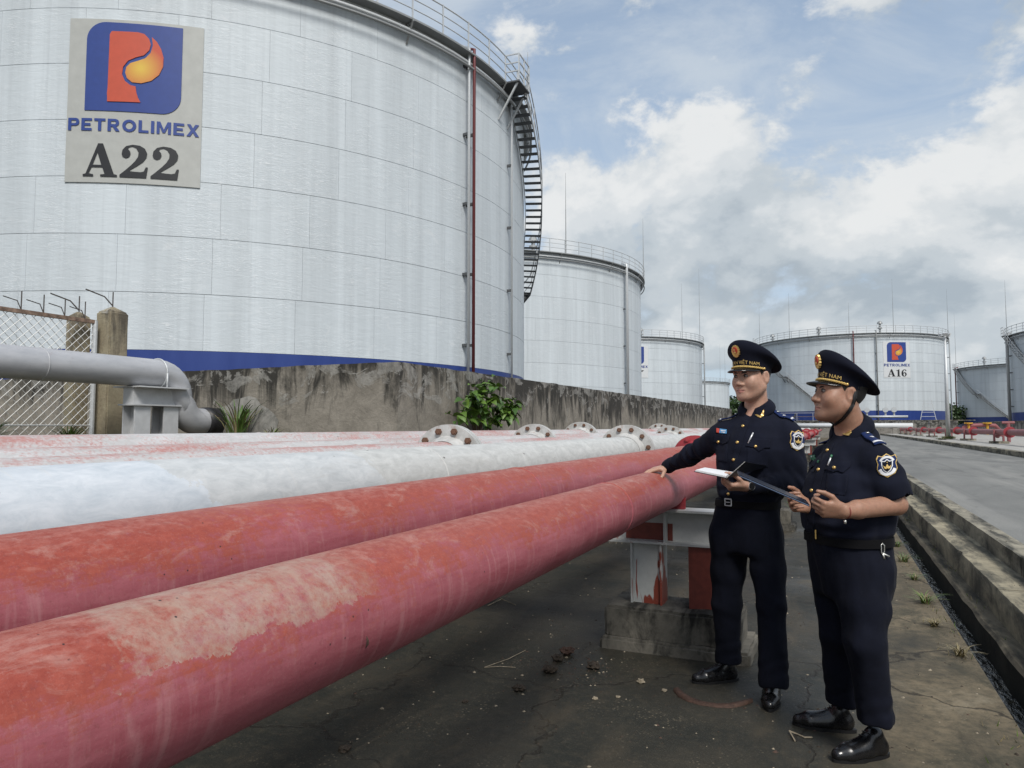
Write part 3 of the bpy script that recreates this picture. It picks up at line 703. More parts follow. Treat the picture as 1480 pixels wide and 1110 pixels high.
# ------------------------------------------------------------------ tanks
def tank(cx, cy, R, H, band, name_label, courses=7, nplates=33, rods=(), stair=None, pipes=(), vents=(), sign=None, detail=2):
    root = empty('storage_tank', (cx, cy, 0)); tag(root, name_label, 'tank', 'fuel storage tanks')
    phi0 = math.atan2(-cy, -cx)
    P = lambda r, a, z: Vector((r * math.cos(a), r * math.sin(a), z))
    seg = 128 if R / math.hypot(cx, cy) > .2 else 72
    # inner shell behind the plates, blue foot band
    def ring(name, r, z0, z1, mat, thick=None, n=seg):
        V = []; F = []
        rr = [(r, z0), (r, z1)] + ([(r - thick, z1), (r - thick, z0)] if thick else [])
        k = len(rr)
        for i in range(n):
            a = 2 * PI * i / n; V += [P(q, a, z) for q, z in rr]
        for i in range(n):
            b = ((i + 1) % n) * k; a = i * k
            F += [(a + q, b + q, b + (q + 1) % k, a + (q + 1) % k) for q in range(k if thick else 1)]
        return smooth_by_angle(obj(name, raw_mesh(name, V, F, MAT[mat], True), root), 40)
    ring('shell', R - 0.035, 0.0, H, 'seam_dark')
    ring('foot_band', R + 0.003, 0.0, band, 'tank_blue', 0.03)
    ch = (H - band) / courses; gap = 0.016 if detail == 2 else 0.022
    da = 2 * PI / nplates; ga = gap * .4 / R; ns = max(4, int(seg / nplates) + 2)
    def plate_mesh(w0, w1):
        V = []; F = []
        for i in range(ns + 1):
            a = w0 + (w1 - w0) * i / ns
            V += [P(R - .03, a, gap / 2), P(R, a, gap / 2), P(R, a, ch - gap / 2), P(R - .03, a, ch - gap / 2)]
            if i:
                p = (i - 1) * 4; q = i * 4
                F += [(p + k, q + k, q + (k + 1) % 4, p + (k + 1) % 4) for k in range(4)]
        F += [(3, 2, 1, 0), tuple(ns * 4 + k for k in range(4))]
        return smooth_mesh(raw_mesh('shell_plate', V, F, MAT['tank_white'], True))
    def smooth_mesh(me):
        try: me.set_sharp_from_angle(angle=math.radians(40))
        except Exception: pass
        return me
    pm = plate_mesh(-da / 2 + ga / 2, da / 2 - ga / 2)
    vis = math.acos(R / math.hypot(cx, cy)) + da
    for c in range(courses):
        for k in range(nplates):
            a = k * da + (da / 2 if c % 2 else 0) + 0.3 * (c % 3)
            dd = (a - phi0 + PI) % (2 * PI) - PI
            if abs(dd) < vis:
                o = obj('shell_plate', pm, root, (0, 0, band + c * ch), (0, 0, a))
    # roof and rim walkway
    V = []; F = []; rings = [(R + .05, H), (R * .72, H + .55), (R * .4, H + .95), (0.3, H + 1.15)]
    for r, z in rings: V += [P(r, 2 * PI * i / 64, z) for i in range(64)]
    for q in range(3):
        F += [(q * 64 + i, q * 64 + (i + 1) % 64, (q + 1) * 64 + (i + 1) % 64, (q + 1) * 64 + i) for i in range(64)]
    F.append(tuple(range(192, 256)))
    obj('roof', raw_mesh('roof', V, F, MAT['tank_white'], True), root)
    ring('rim_walkway', R + 0.42, H - 0.02, H + 0.05, 'steel_grey', 0.60)
    def hoop(name, r, z, rad, mat, n=seg, sides=6):
        m = MB(); m.tube([P(r, 2 * PI * i / n, z) for i in range(n)], rad, sides, True); return m.build(name, MAT[mat], root, True)
    hoop('cooling_ring_pipe', R + 0.22, H - 0.32, 0.07, 'steel_pale'); hoop('cooling_ring_pipe', R + 0.36, H - 0.55, 0.05, 'steel_grey')
    rw = 0.024 if detail == 2 else 0.032
    for h in (0.40, 0.76, 1.12): hoop('hand_rail', R + 0.38, H + h, rw * (1.25 if h > 1 else 0.9), 'steel_pale', sides=5)
    npost = max(24, int(2 * PI * R / 1.35)); m = MB(); m.bar((0, 0, 0), (0, 0, 1.12), rw * 2, rw * 2); pme = raw_mesh('rail_post', m.V, m.F, MAT['steel_pale'])
    for k in range(npost):
        a = 2 * PI * k / npost
        obj('rail_post', pme, root, P(R + .38, a, H + .04), (0, 0, a))
    m = MB(); m.bar((R + .0, 0, H - .02), (R + .44, 0, H - .02), .06, .10); m.bar((R + .01, 0, H - .75), (R + .40, 0, H - .05), .05, .05); bme = raw_mesh('rim_bracket', m.V, m.F, MAT['steel_grey'])
    for k in range(npost // 4):
        a = 2 * PI * k / (npost // 4)
        if abs((a - phi0 + PI) % (2 * PI) - PI) < vis: obj('rim_bracket', bme, root, (0, 0, 0), (0, 0, a))
    for a, h in rods:
        m = MB(); b = P(R + .3, a, H); m.cyl(b, b + Vector((0, 0, h * .55)), .045, .03, 6); m.cyl(b + Vector((0, 0, h * .55)), b + Vector((0, 0, h)), .026, .010, 6)
        m.build('lightning_rod', MAT['steel_grey'], root)
    for a, rr, h in vents:
        m = MB(); b = P(R * rr, a, H + .15); t = b + Vector((0, 0, h))
        m.cyl(b, t, .16, .16, 10); m.cyl(b + Vector((0, 0, .45 * h)), b + Vector((0, 0, .62 * h)), .34, .34, 10); m.cyl(t, t + Vector((0, 0, .30)), .42, .30, 12); m.cyl(t + Vector((0, 0, .30)), t + Vector((0, 0, .45)), .30, .08, 12)
        m.build('roof_vent', MAT['steel_grey'], root, False)
    for a, mat, rad, off in pipes:
        m = MB(); m.tube([P(R + off, a, 0.05), P(R + off, a, H - .4), P(R + off, a, H + .25), P(R - .1, a, H + .45)], rad, 8)
        o = m.build('downpipe', MAT[mat], root, True)
        mb = MB(); mb.box((R - .02, -.05, -.05), (R + off, .05, .05)); bm_ = raw_mesh('pipe_clip', mb.V, mb.F, MAT['steel_dark'])
        for k in range(5): obj('pipe_clip', bm_, o, (0, 0, band + .8 + k * (H - band - 1.2) / 4), (0, 0, a))
    if stair: spiral(root, P, R, H, *stair)
    if sign: tank_sign(root, cx, cy, R, *sign)
    return root

def spiral(root, P, R, H, a0, sgn, zend, land=None, plat=True, rise=0.235):
    """stair hugging the shell: starts at the rim at angle a0 and goes down in direction sgn"""
    ri, ro = R + 0.10, R + 0.86
    run = 0.295 / (R + 0.5)
    n = int((H - zend) / rise)
    tr = MB(); tr.box((ri, -.13, -.02), (ro, .13, .02)); tme = raw_mesh('stair_tread', tr.V, tr.F, MAT['steel_dark'])
    outer = []; inner = []; skip = 0.0
    ad = 0.0
    for k in range(n):
        if land and k in land:
            m = MB(); m.box((ri, -.45, -.03), (ro + .05, .45, .03)); m.bar((ri, -.3, -.9), (ro, -.3, -.05), .07, .07); m.bar((ri, .3, -.9), (ro, .3, -.05), .07, .07)
            ad += 0.40 / R; a = a0 + sgn * ad
            m.build('stair_landing', MAT['steel_dark'], root, loc=(0, 0, H - k * rise), rot=(0, 0, a)); ad += 0.40 / R
        a = a0 + sgn * ad; z = H - (k + 1) * rise
        obj('stair_tread', tme, root, (0, 0, z), (0, 0, a))
        outer.append((a, z)); inner.append((a, z)); ad += run
    for nm, r in (('stair_stringer', ro + .02), ('stair_stringer', ri - .03)):
        m = MB()
        V = []; F = []
        for i, (a, z) in enumerate(outer):
            V += [P(r - .015, a, z - .13), P(r + .015, a, z - .13), P(r + .015, a, z + .07), P(r - .015, a, z + .07)]
            if i: p = (i - 1) * 4; q = i * 4; F += [(p + k, p + (k + 1) % 4, q + (k + 1) % 4, q + k) for k in range(4)]
        m.add(V, F); m.build(nm, MAT['steel_grey'], root)
    for h in (0.5, 1.0):
        m = MB(); m.tube([P(ro + .03, a, z + h) for a, z in outer], 0.026 if h > .9 else .018, 5); m.build('stair_rail', MAT['steel_pale'], root, True)
    pm_ = MB(); pm_.bar((0, 0, 0), (0, 0, 1.0), .04, .04); pme = raw_mesh('stair_rail_post', pm_.V, pm_.F, MAT['steel_pale'])
    for a, z in outer[::4]: obj('stair_rail_post', pme, root, P(ro + .03, a, z), (0, 0, a))
    if plat:
        aw = 1.0 / R; a1 = a0 - sgn * aw / 2
        m = MB(); m.box((R - .1, -.62, -.06), (ro + .12, .62, .0)); p = m.build('stair_platform', MAT['steel_dark'], root, loc=(0, 0, H + .02), rot=(0, 0, a1))
        [MB().bar((R, y, -1.5), (ro, y, -.05), .07, .07).build('platform_brace', MAT['steel_pale'], p) for y in (-.5, .5)]
        m = MB()
        for h in (.4, .76, 1.12):
            m.bar((R + .35, -sgn * .6, h), (ro + .1, -sgn * .6, h), .045, .045); m.bar((ro + .1, -.6, h), (ro + .1, .6, h), .045, .045)
        for y in (-.6, 0, .6): m.bar((ro + .1, y, 0), (ro + .1, y, 1.12), .05, .05)
        m.build('platform_rail', MAT['steel_pale'], p)

def tank_sign(root, cx, cy, R, corners, text, board):
    """lettered board curved with the shell; corners in photo pixels: left, right, top, bottom"""
    xl, xr, yt, yb = corners
    xm, ym = (xl + xr) / 2, (yt + yb) / 2
    c = on_cyl(xm, ym, (cx, cy), R); l = on_cyl(xl, ym, (cx, cy), R); r = on_cyl(xr, ym, (cx, cy), R)
    t = on_cyl(xm, yt, (cx, cy), R); b = on_cyl(xm, yb, (cx, cy), R)
    an = lambda p: math.atan2(p.y - cy, p.x - cx)
    a0, a1 = an(l), an(r)
    if a1 - a0 > PI: a1 -= 2 * PI
    if a1 - a0 < -PI: a1 += 2 * PI
    zt, zb = t.z, b.z
    def put(name, V, F, mat, off, thick, parent, step_att=False):
        pts = []
        for (u, v) in V:
            a = a0 + (a1 - a0) * u; z = zb + (zt - zb) * v
            pts.append((math.cos(a), math.sin(a), z))
        W = [(x * (R + off), y * (R + off), z) for x, y, z in pts]
        me = raw_mesh(name, W, F, MAT[mat])
        bm = bmesh.new(); bm.from_mesh(me); bm.normal_update()
        # make faces look outwards
        for f in bm.faces:
            cc = f.calc_center_median()
            if f.normal.x * cc.x + f.normal.y * cc.y < 0: f.normal_flip()
        bm.to_mesh(me); bm.free()
        o = obj(name, me, parent)
        if thick:
            s = o.modifiers.new('thickness', 'SOLIDIFY'); s.thickness = thick; s.offset = -1
        if step_att:
            at = me.attributes.new('uvp', 'FLOAT_VECTOR', 'POINT')
            at.data.foreach_set('vector', np.array([(p[2], p[3], 0) for p in step_att], dtype=np.float32).ravel())
        return o
    V, F = fill([[(0, 0), (1, 0), (1, 1), (0, 1)]], 0.08)
    bd = put('sign_board', V, F, board, 0.035, 0.03, root)
    ex0, ex1, ey0, ey1 = .135, .845, .435, .98
    E_ = lambda p: (ex0 + (ex1 - ex0) * p[0], ey0 + (ey1 - ey0) * p[1])
    for nm, lp, mt, of in (('emblem_field', EMB, 'print_blue', .055), ('emblem_letter', PST, 'print_red', .075), ('emblem_flame', DRP, 'print_flame', .075)):
        V, F = fill([[E_(p) for p in lp]], 0.05)
        att = [(0, 0, (p[0] - ex0) / (ex1 - ex0), (p[1] - ey0) / (ey1 - ey0)) for p in V] if nm == 'emblem_flame' else False
        put(nm, V, F, mt, of, .015, bd, att)
    gp = .17; tw = sum(BLOCK[ch][2] for ch in 'PETROLIMEX') + gp * 9; x = 0
    for ch in 'PETROLIMEX':
        o_, holes, w = BLOCK[ch]; sc = lambda p: (.015 + (x + p[0]) / tw * .97, .312 + p[1] * .075)
        V, F = fill([[sc(p) for p in o_]] + [[sc(p) for p in h] for h in holes], 0.03)
        put('company_letter', V, F, 'print_blue', .055, 0, bd); x += w + gp
    tot = sum(GLYPH[ch][2] for ch in text); u0, u1, v0, v1 = .14, .86, .035, .235
    x = 0
    for ch in text:
        o_, holes, w = GLYPH[ch]
        sc = lambda p: (u0 + (x + p[0]) / tot * (u1 - u0), v0 + p[1] * (v1 - v0))
        V, F = fill([[sc(p) for p in o_]] + [[sc(p) for p in h] for h in holes], 0.03)
        put('tank_number', V, F, 'print_black', .055, 0, bd); x += w

def polar(az_deg, D): a = math.radians(az_deg); return (D * math.sin(a), D * math.cos(a))
def phi_at(px, c, R, py=560):
    p = on_cyl(px, py, c, R); return math.atan2(p.y - c[1], p.x - c[0])
# biggest tank, A22
azr = math.degrees(math.atan2(ray(757.5, 617).x, ray(757.5, 617).y))
D, R = 37.0, 13.9
cA = polar(azr - math.degrees(math.asin(R / D)), D); HA = 15.75
tank(*cA, R, HA, 3.72, 'huge white storage tank marked A22 rising behind the dike wall', 7, 33,
     rods=[(phi_at(757, cA, R) + .16, 5.2)], stair=(phi_at(733, cA, R, 140), +1, 6.5, (30,)),
     pipes=[(phi_at(673, cA, R), 'maroon', .062, .36), (phi_at(668.5, cA, R), 'steel_pale', .060, .26), (phi_at(733, cA, R), 'steel_pale', .05, .2)],
     sign=((98.5, 292.5, 31, 266), 'A22', 'board_grey'))
# second tank
azr = math.degrees(math.atan2(ray(928, 617).x, ray(928, 617).y))
D, R = 72.0, 16.0
c2 = polar(azr - math.degrees(math.asin(R / D)), D)
tank(*c2, R, 15.6, 1.2, 'plain white storage tank just right of the huge one, half hidden by it', 8, 36,
     rods=[(phi_at(816, c2, R), 6.8), (phi_at(927.9, c2, R) + .02, 6.5)], pipes=[(phi_at(902, c2, R), 'steel_pale', .14, .35)], vents=[(phi_at(778, c2, R), .93, 1.0)])
# third tank, number ending in 7
azr = math.degrees(math.atan2(ray(1016, 617).x, ray(1016, 617).y))
D, R = 128.0, 15.0
c3 = polar(azr - math.degrees(math.asin(R / D)), D)
tank(*c3, R, 15.7, 3.0, 'white storage tank whose number ends in 7, third along the dike wall', 7, 24,
     rods=[(phi_at(985, c3, R), 9.0), (phi_at(1010, c3, R), 12.5)], vents=[(phi_at(938, c3, R), .8, 1.2)], pipes=[(phi_at(1015.5, c3, R), 'steel_pale', .12, .4)],
     sign=((898, 936.5, 500, 546), '7', 'board_white'), detail=1)
azr = math.degrees(math.atan2(ray(1055, 617).x, ray(1055, 617).y))
D, R = 240.0, 16.0
c4 = polar(azr - math.degrees(math.asin(R / D)), D)
tank(*c4, R, 15.5, 3.0, 'smallest farthest storage tank seen just left of the younger officer', 4, 12, rods=[(phi_at(1040, c4, R), 12), (phi_at(1047, c4, R), 12)], detail=1)
# A16
D, R = 134.0, 14.55
c5 = polar(math.degrees(0.0226), D)
tank(*c5, R, 15.6, 3.9, 'white storage tank marked A16 standing behind the two officers', 8, 24,
     rods=[(phi_at(1102, c5, R), 6.5), (phi_at(1144.5, c5, R), 7.5), (phi_at(1229.5, c5, R), 4.8), (phi_at(1292.5, c5, R), 8.2), (phi_at(1372.5, c5, R), 8.0)],
     vents=[(phi_at(1182, c5, R), .93, 1.0), (phi_at(1278.5, c5, R), .93, 1.4), (phi_at(1110, c5, R), .93, .9)],
     pipes=[(phi_at(1235, c5, R), 'maroon', .09, .3), (phi_at(1267.5, c5, R), 'steel_grey', .09, .3), (phi_at(1371.5, c5, R), 'steel_pale', .09, .4)],
     stair=(phi_at(1100, c5, R), +1, 4.2, (26,), True), sign=((1276.5, 1315, 493.5, 546), 'A16', 'board_white'), detail=1)
# two tanks at the right edge
azl = math.degrees(math.atan2(ray(1462, 617).x, ray(1462, 617).y)); D, R = 117.0, 15.0
c6 = polar(azl + math.degrees(math.asin(R / D)), D)
tank(*c6, R, 13.3, 3.3, 'white storage tank cut off by the right edge of the picture', 7, 24, rods=[(phi_at(1462.5, c6, R), 7.5)],
     pipes=[(phi_at(1462.5, c6, R), 'steel_pale', .13, .4), (phi_at(1464.5, c6, R), 'steel_grey', .10, .4)], stair=(phi_at(1466, c6, R), +1, 6.0, (20,), True), detail=1)
azl = math.degrees(math.atan2(ray(1385, 617).x, ray(1385, 617).y)); D, R = 182.0, 16.0
c7 = polar(azl + math.degrees(math.asin(R / D)), D)
tank(*c7, R, 13.7, 3.4, 'white storage tank with a long diagonal stair, between A16 and the right edge', 6, 18, rods=[(phi_at(1385.3, c7, R), 12)],
     vents=[(phi_at(1417, c7, R), .93, 1.3)], pipes=[(phi_at(1385.4, c7, R), 'maroon', .12, .5)], stair=(phi_at(1387, c7, R), +1, 3.0, (24, 48), True), detail=1)

# ------------------------------------------------------------------ pipe rack
PIPES = [  # X, z centre, radius, material, flanges (Y, flange radius), label
 (-1.02, 1.037, 0.135, 'pipe_red_front', [(9.6, .25), (21.5, .25), (34, .25), (47, .25), (60, .25)], 'nearest red pipe, worn to buff at its near end, with a hand resting on it'),
 (-1.60, 1.062, 0.160, 'pipe_red', [(9.4, .28), (20.0, .28), (32, .28), (45, .28), (58, .28)], 'second red pipe, pink and orange, between the nearest red pipe and the white one'),
 (-2.40, 1.112, 0.210, 'pipe_white', [(9.0, .365), (22.0, .365), (36, .365)], 'broad white pipe with a big bolted flange beside the red pipes'),
 (-3.10, 1.112, 0.210, 'pipe_worn_a', [(5.57, .36), (15.2, .36), (27, .36)], 'white pipe patched with red, next beyond the broad white pipe'),
 (-3.80, 1.122, 0.220, 'pipe_worn_b', [(9.28, .37), (18.4, .37), (30, .37)], 'white pipe patched with red, second beyond the broad white pipe'),
 (-4.50, 1.150, 0.250, 'pipe_worn_c', [(13.4, .40), (20.5, .40), (33, .40)], 'farthest pipe of the rack, red streaked white, along the dike wall'),
]
def pipe(X, zc, r, mat, flanges, label):
    n = 40 if X > -3 else 28
    ys = [-4.0 + 0.5 * i for i in range(60)] + [30, 45, 60, 75, 98]
    m = MB(); m.tube([(X, y, zc) for y in ys], r, n)
    o = m.build('pipe', MAT[mat], None, True); tag(o, label, 'pipe', 'pipes lying side by side on the rack'); smooth_by_angle(o, 40)
    # weld beads
    wb = MB(); wb.tube([(0, -.008, 0), (0, -.004, 0), (0, .004, 0), (0, .008, 0)], [r * .995, r + .0035, r + .0035, r * .995], n, caps=False); wme = raw_mesh('weld_seam', wb.V, wb.F, MAT[mat], True)
    for y in (3.05 + abs(X) * .37, 7.4 + abs(X) * .2, 13.1): obj('weld_seam', wme, o, (X, y, zc))
    red = 'red' in mat
    for fy, fr in flanges:
        th = 0.045
        f = MB()
        nn = 40
        for s in (-1, 1):
            y0, y1 = (fy - th, fy - .004) if s < 0 else (fy + .004, fy + th)
            f.cyl((X, y0, zc), (X, y1, zc), fr, fr, nn)
        f.cyl((X, fy - th - .09, zc), (X, fy - th, zc), r + .004, r + .05, nn, False); f.cyl((X, fy + th, zc), (X, fy + th + .09, zc), r + .05, r + .004, nn, False)
        fo = f.build('flange', MAT['flange_red' if red else 'flange_white'], o); smooth_by_angle(fo, 35)
        if fy < 40:
            bm_ = MB(); bm_.cyl((0, -th - .03, 0), (0, th + .03, 0), .019, None, 8); bm_.cyl((0, -th - .024, 0), (0, -th + .001, 0), .031, None, 6); bm_.cyl((0, th - .001, 0), (0, th + .024, 0), .031, None, 6)
            bme = raw_mesh('bolt', bm_.V, bm_.F, MAT['flange_red' if red else 'bolt_rust'])
            nb = 12 if r > .18 else 8
            rb = (r + fr) / 2 + .02
            for k in range(nb):
                a = 2 * PI * (k + .5) / nb
                obj('bolt', bme, fo, (X + rb * math.cos(a), fy, zc + rb * math.sin(a)))
    return o
for a in PIPES: pipe(*a)

def support(Y, label, near):
    root = empty('pipe_support', (-1.0, Y, 0)); tag(root, label, 'pipe support', 'steel supports under the pipe rack')
    x0, x1 = -4.95, -0.55
    L0 = Vector((1.0, -Y, 0))
    def B(name, mat, boxes, bev=0.004):
        m = MB()
        for lo, hi in boxes: m.box(Vector(lo) + L0, Vector(hi) + L0)
        o = m.build(name, MAT[mat], root)
        if bev: bevel(o, bev, 1)
        return o
    zt = 0.90; zb = 0.67; w = 0.20
    # crossbeam, an I section lying along X
    B('crossbeam', 'support_paint', [((x0, Y - w / 2, zt - .014), (x1, Y + w / 2, zt)), ((x0, Y - .006, zb + .014), (x1, Y + .006, zt - .014)), ((x0, Y - w / 2, zb), (x1, Y + w / 2, zb + .014))], 0)
    for x in (-1.02, -2.9):
        B('stiffener', 'support_paint', [((x - .006, Y - w / 2 + .01, zb + .014), (x + .006, Y - .006, zt - .014))], 0)
    if near:
        B('red_lead_patch', 'red_lead', [((-1.30, Y - .0085, zb + .016), (-0.98, Y - .0065, zb + .13))], 0)
    for k, x in enumerate((-1.145, -0.79, -3.05, -3.5, -4.3, -4.75)):
        mt = 'support_paint' if k % 2 == 0 else 'red_lead'
        hw = 0.105 if k == 0 else .075
        if k % 2 == 0:
            B('leg', mt, [((x - hw, Y - w / 2 + .01, .265), (x - hw + .012, Y + w / 2 - .01, zb)), ((x - hw + .012, Y - .055, .265), (x + hw - .012, Y - .045, zb)), ((x + hw - .012, Y - w / 2 + .01, .265), (x + hw, Y + w / 2 - .01, zb))], 0)
        else:
            B('leg', mt, [((x - hw, Y - w / 2 + .02, .265), (x + hw, Y - w / 2 + .034, zb)), ((x - .005, Y - w / 2 + .034, .265), (x + .005, Y + w / 2 - .034, zb)), ((x - hw, Y + w / 2 - .034, .265), (x + hw, Y + w / 2 - .02, zb))], 0)
    # rough cast blocks
    for (a, b) in ((-1.40, -0.47), (-3.75, -2.85), (-4.93, -4.05)):
        for nm, lo, hi, sd_ in (('concrete_block', (a, Y - .22, .06), (b - .06, Y + .22, .27), 0), ('footing', (a - .02, Y - .26, -.02), (b, Y + .26, .075), 5)):
            bm = bmesh.new(); bmesh.ops.create_cube(bm, size=1)
            lo, hi = Vector(lo), Vector(hi)
            bmesh.ops.scale(bm, vec=hi - lo, verts=bm.verts); bmesh.ops.translate(bm, vec=(lo + hi) / 2, verts=bm.verts)
            bmesh.ops.bevel(bm, geom=bm.edges[:], offset=.018, segments=2, affect='EDGES')
            bmesh.ops.subdivide_edges(bm, edges=[e for e in bm.edges if e.calc_length() > .12], cuts=7, use_grid_fill=True)
            for v in bm.verts:
                p = v.co; v.co = p + Vector((mnoise.noise(p * 7 + Vector((sd_, 0, Y))), mnoise.noise(p * 7 + Vector((3, sd_, Y))), mnoise.noise(p * 9 + Vector((0, 8, Y))))) * .010
            bmesh.ops.translate(bm, vec=L0, verts=bm.verts)
            me = bpy.data.meshes.new(nm); bm.to_mesh(me); bm.free(); me.materials.append(MAT['block_concrete'])
            smooth_by_angle(obj(nm, me, root), 50)
    # saddles that cradle each pipe
    for X, zc, r, mat, _, _l in PIPES:
        m = MB(); V = []; F = []; n = 10; hw = r * .92
        for i in range(n + 1):
            x = -hw + 2 * hw * i / n; zz = zc - math.sqrt(max((r + .001) ** 2 - x * x, 0.0)) if abs(x) < r else zc
            for yy in (-.02, .02):
                V += [(X + x, Y + yy, zt - .001), (X + x, Y + yy, max(zz, zt + .001))]
            if i:
                p = (i - 1) * 4; q = i * 4; F += [(p, q, q + 1, p + 1), (p + 2, p + 3, q + 3, q + 2), (p + 1, q + 1, q + 3, p + 3)]
        m.add([Vector(v) + L0 for v in V], F); m.build('saddle', MAT['flange_red' if 'red' in mat else 'flange_white'], root)
    return root
sup_words = ['nearest rack support on a concrete block, its legs patched with red lead', 'next rack support along, seen in the gap between the officers', 'third rack support along the row of pipes', 'fourth rack support along the row of pipes', 'fifth rack support along the row of pipes', 'last rack support before the far dike wall']
for i, Y in enumerate((4.85, 11.0, 17.0, 23.0, 33.0, 48.0)): support(Y, sup_words[i], i == 0)

# ------------------------------------------------------------------ grey branch pipe with elbow
GX = -8.5
def grey_pipe():
    zc, zl, r = 2.19, 1.53, 0.195
    def arc(c, R_, a0, a1, n=8): return [(GX, c[0] + R_ * math.cos(a), c[1] + R_ * math.sin(a)) for a in [a0 + (a1 - a0) * i / n for i in range(n + 1)]]
    path = [(GX, -3 + .5 * i, zc) for i in range(22)]
    yb = 7.35
    path = [p for p in path if p[1] < yb - .45] + arc((yb - .38, zc - .34), .34, PI / 2, 0.0) 
    path += arc((yb + .34, zl + .34), .34, PI, PI * 1.5)[1:] if False else []
    # down leg, then bend towards the wall
    path += [(GX, yb - .04 + .02 * i, zc - .34 - .08 * i) for i in range(1, 2)]
    path += arc((yb + .32, zl + .30), .30, PI, 1.5 * PI)
    path += [(GX, yb + .45, zl)]
    m = MB(); m.tube(path, r, 28); o = m.build('grey_pipe', MAT['pipe_grey'], None, True); smooth_by_angle(o, 45); tag(o, 'grey pipe running along the fence and elbowing down into the wall', 'pipe')
    s = MB(); s.tube([(GX, yb + .40, zl), (GX, yb + .52, zl), (GX, yb + .62, zl), (GX, WY + .05, zl)], [r + .012, r + .018, r + .010, r + .014], 28); s.build('black_sleeve', MAT['black_sleeve'], o, True)
    c = MB(); c.tube([(GX + (r + .008) * math.cos(a), 6.96, zc + (r + .008) * math.sin(a)) for a in [2 * PI * i / 28 for i in range(28)]], .011, 6, True)
    c.bar((GX + r + .008, 6.96, zc), (GX + r + .008, 6.96, zc - r - .06), .02, .02); c.build('pipe_clamp', MAT['steel_pale'], o, True)
    w = MB(); w.tube([(GX + (r) * math.cos(a), 5.35, zc + (r) * math.sin(a)) for a in [2 * PI * i / 28 for i in range(28)]], .008, 6, True); w.build('weld_seam', MAT['pipe_grey'], o, True)
    # steel stand
    root = empty('pipe_stand', (GX, 6.96, 1.27)); tag(root, 'pale grey steel stand with two legs under the grey pipe elbow', 'pipe stand')
    zt = zc - r
    m = MB(); m.box((-.26, -.46, zt - .02 - 1.27), (.26, .32, zt - .002 - 1.27)); m.box((-.10, -.43, zt - .24 - 1.27), (.10, .29, zt - .02 - 1.27)); m.box((-.16, -.46, zt - .26 - 1.27), (.16, .32, zt - .24 - 1.27)); m.build('head_plate', MAT['support_grey'], root)
    for y in (-.30, .15):
        m = MB(); m.box((-.12, y - .12, -.05), (-.10, y + .12, zt - .26 - 1.27)); m.box((.10, y - .12, -.05), (.12, y + .12, zt - .26 - 1.27)); m.box((-.10, y - .01, -.05), (.10, y + .01, zt - .26 - 1.27)); m.build('leg', MAT['support_grey'], root)
grey_pipe()

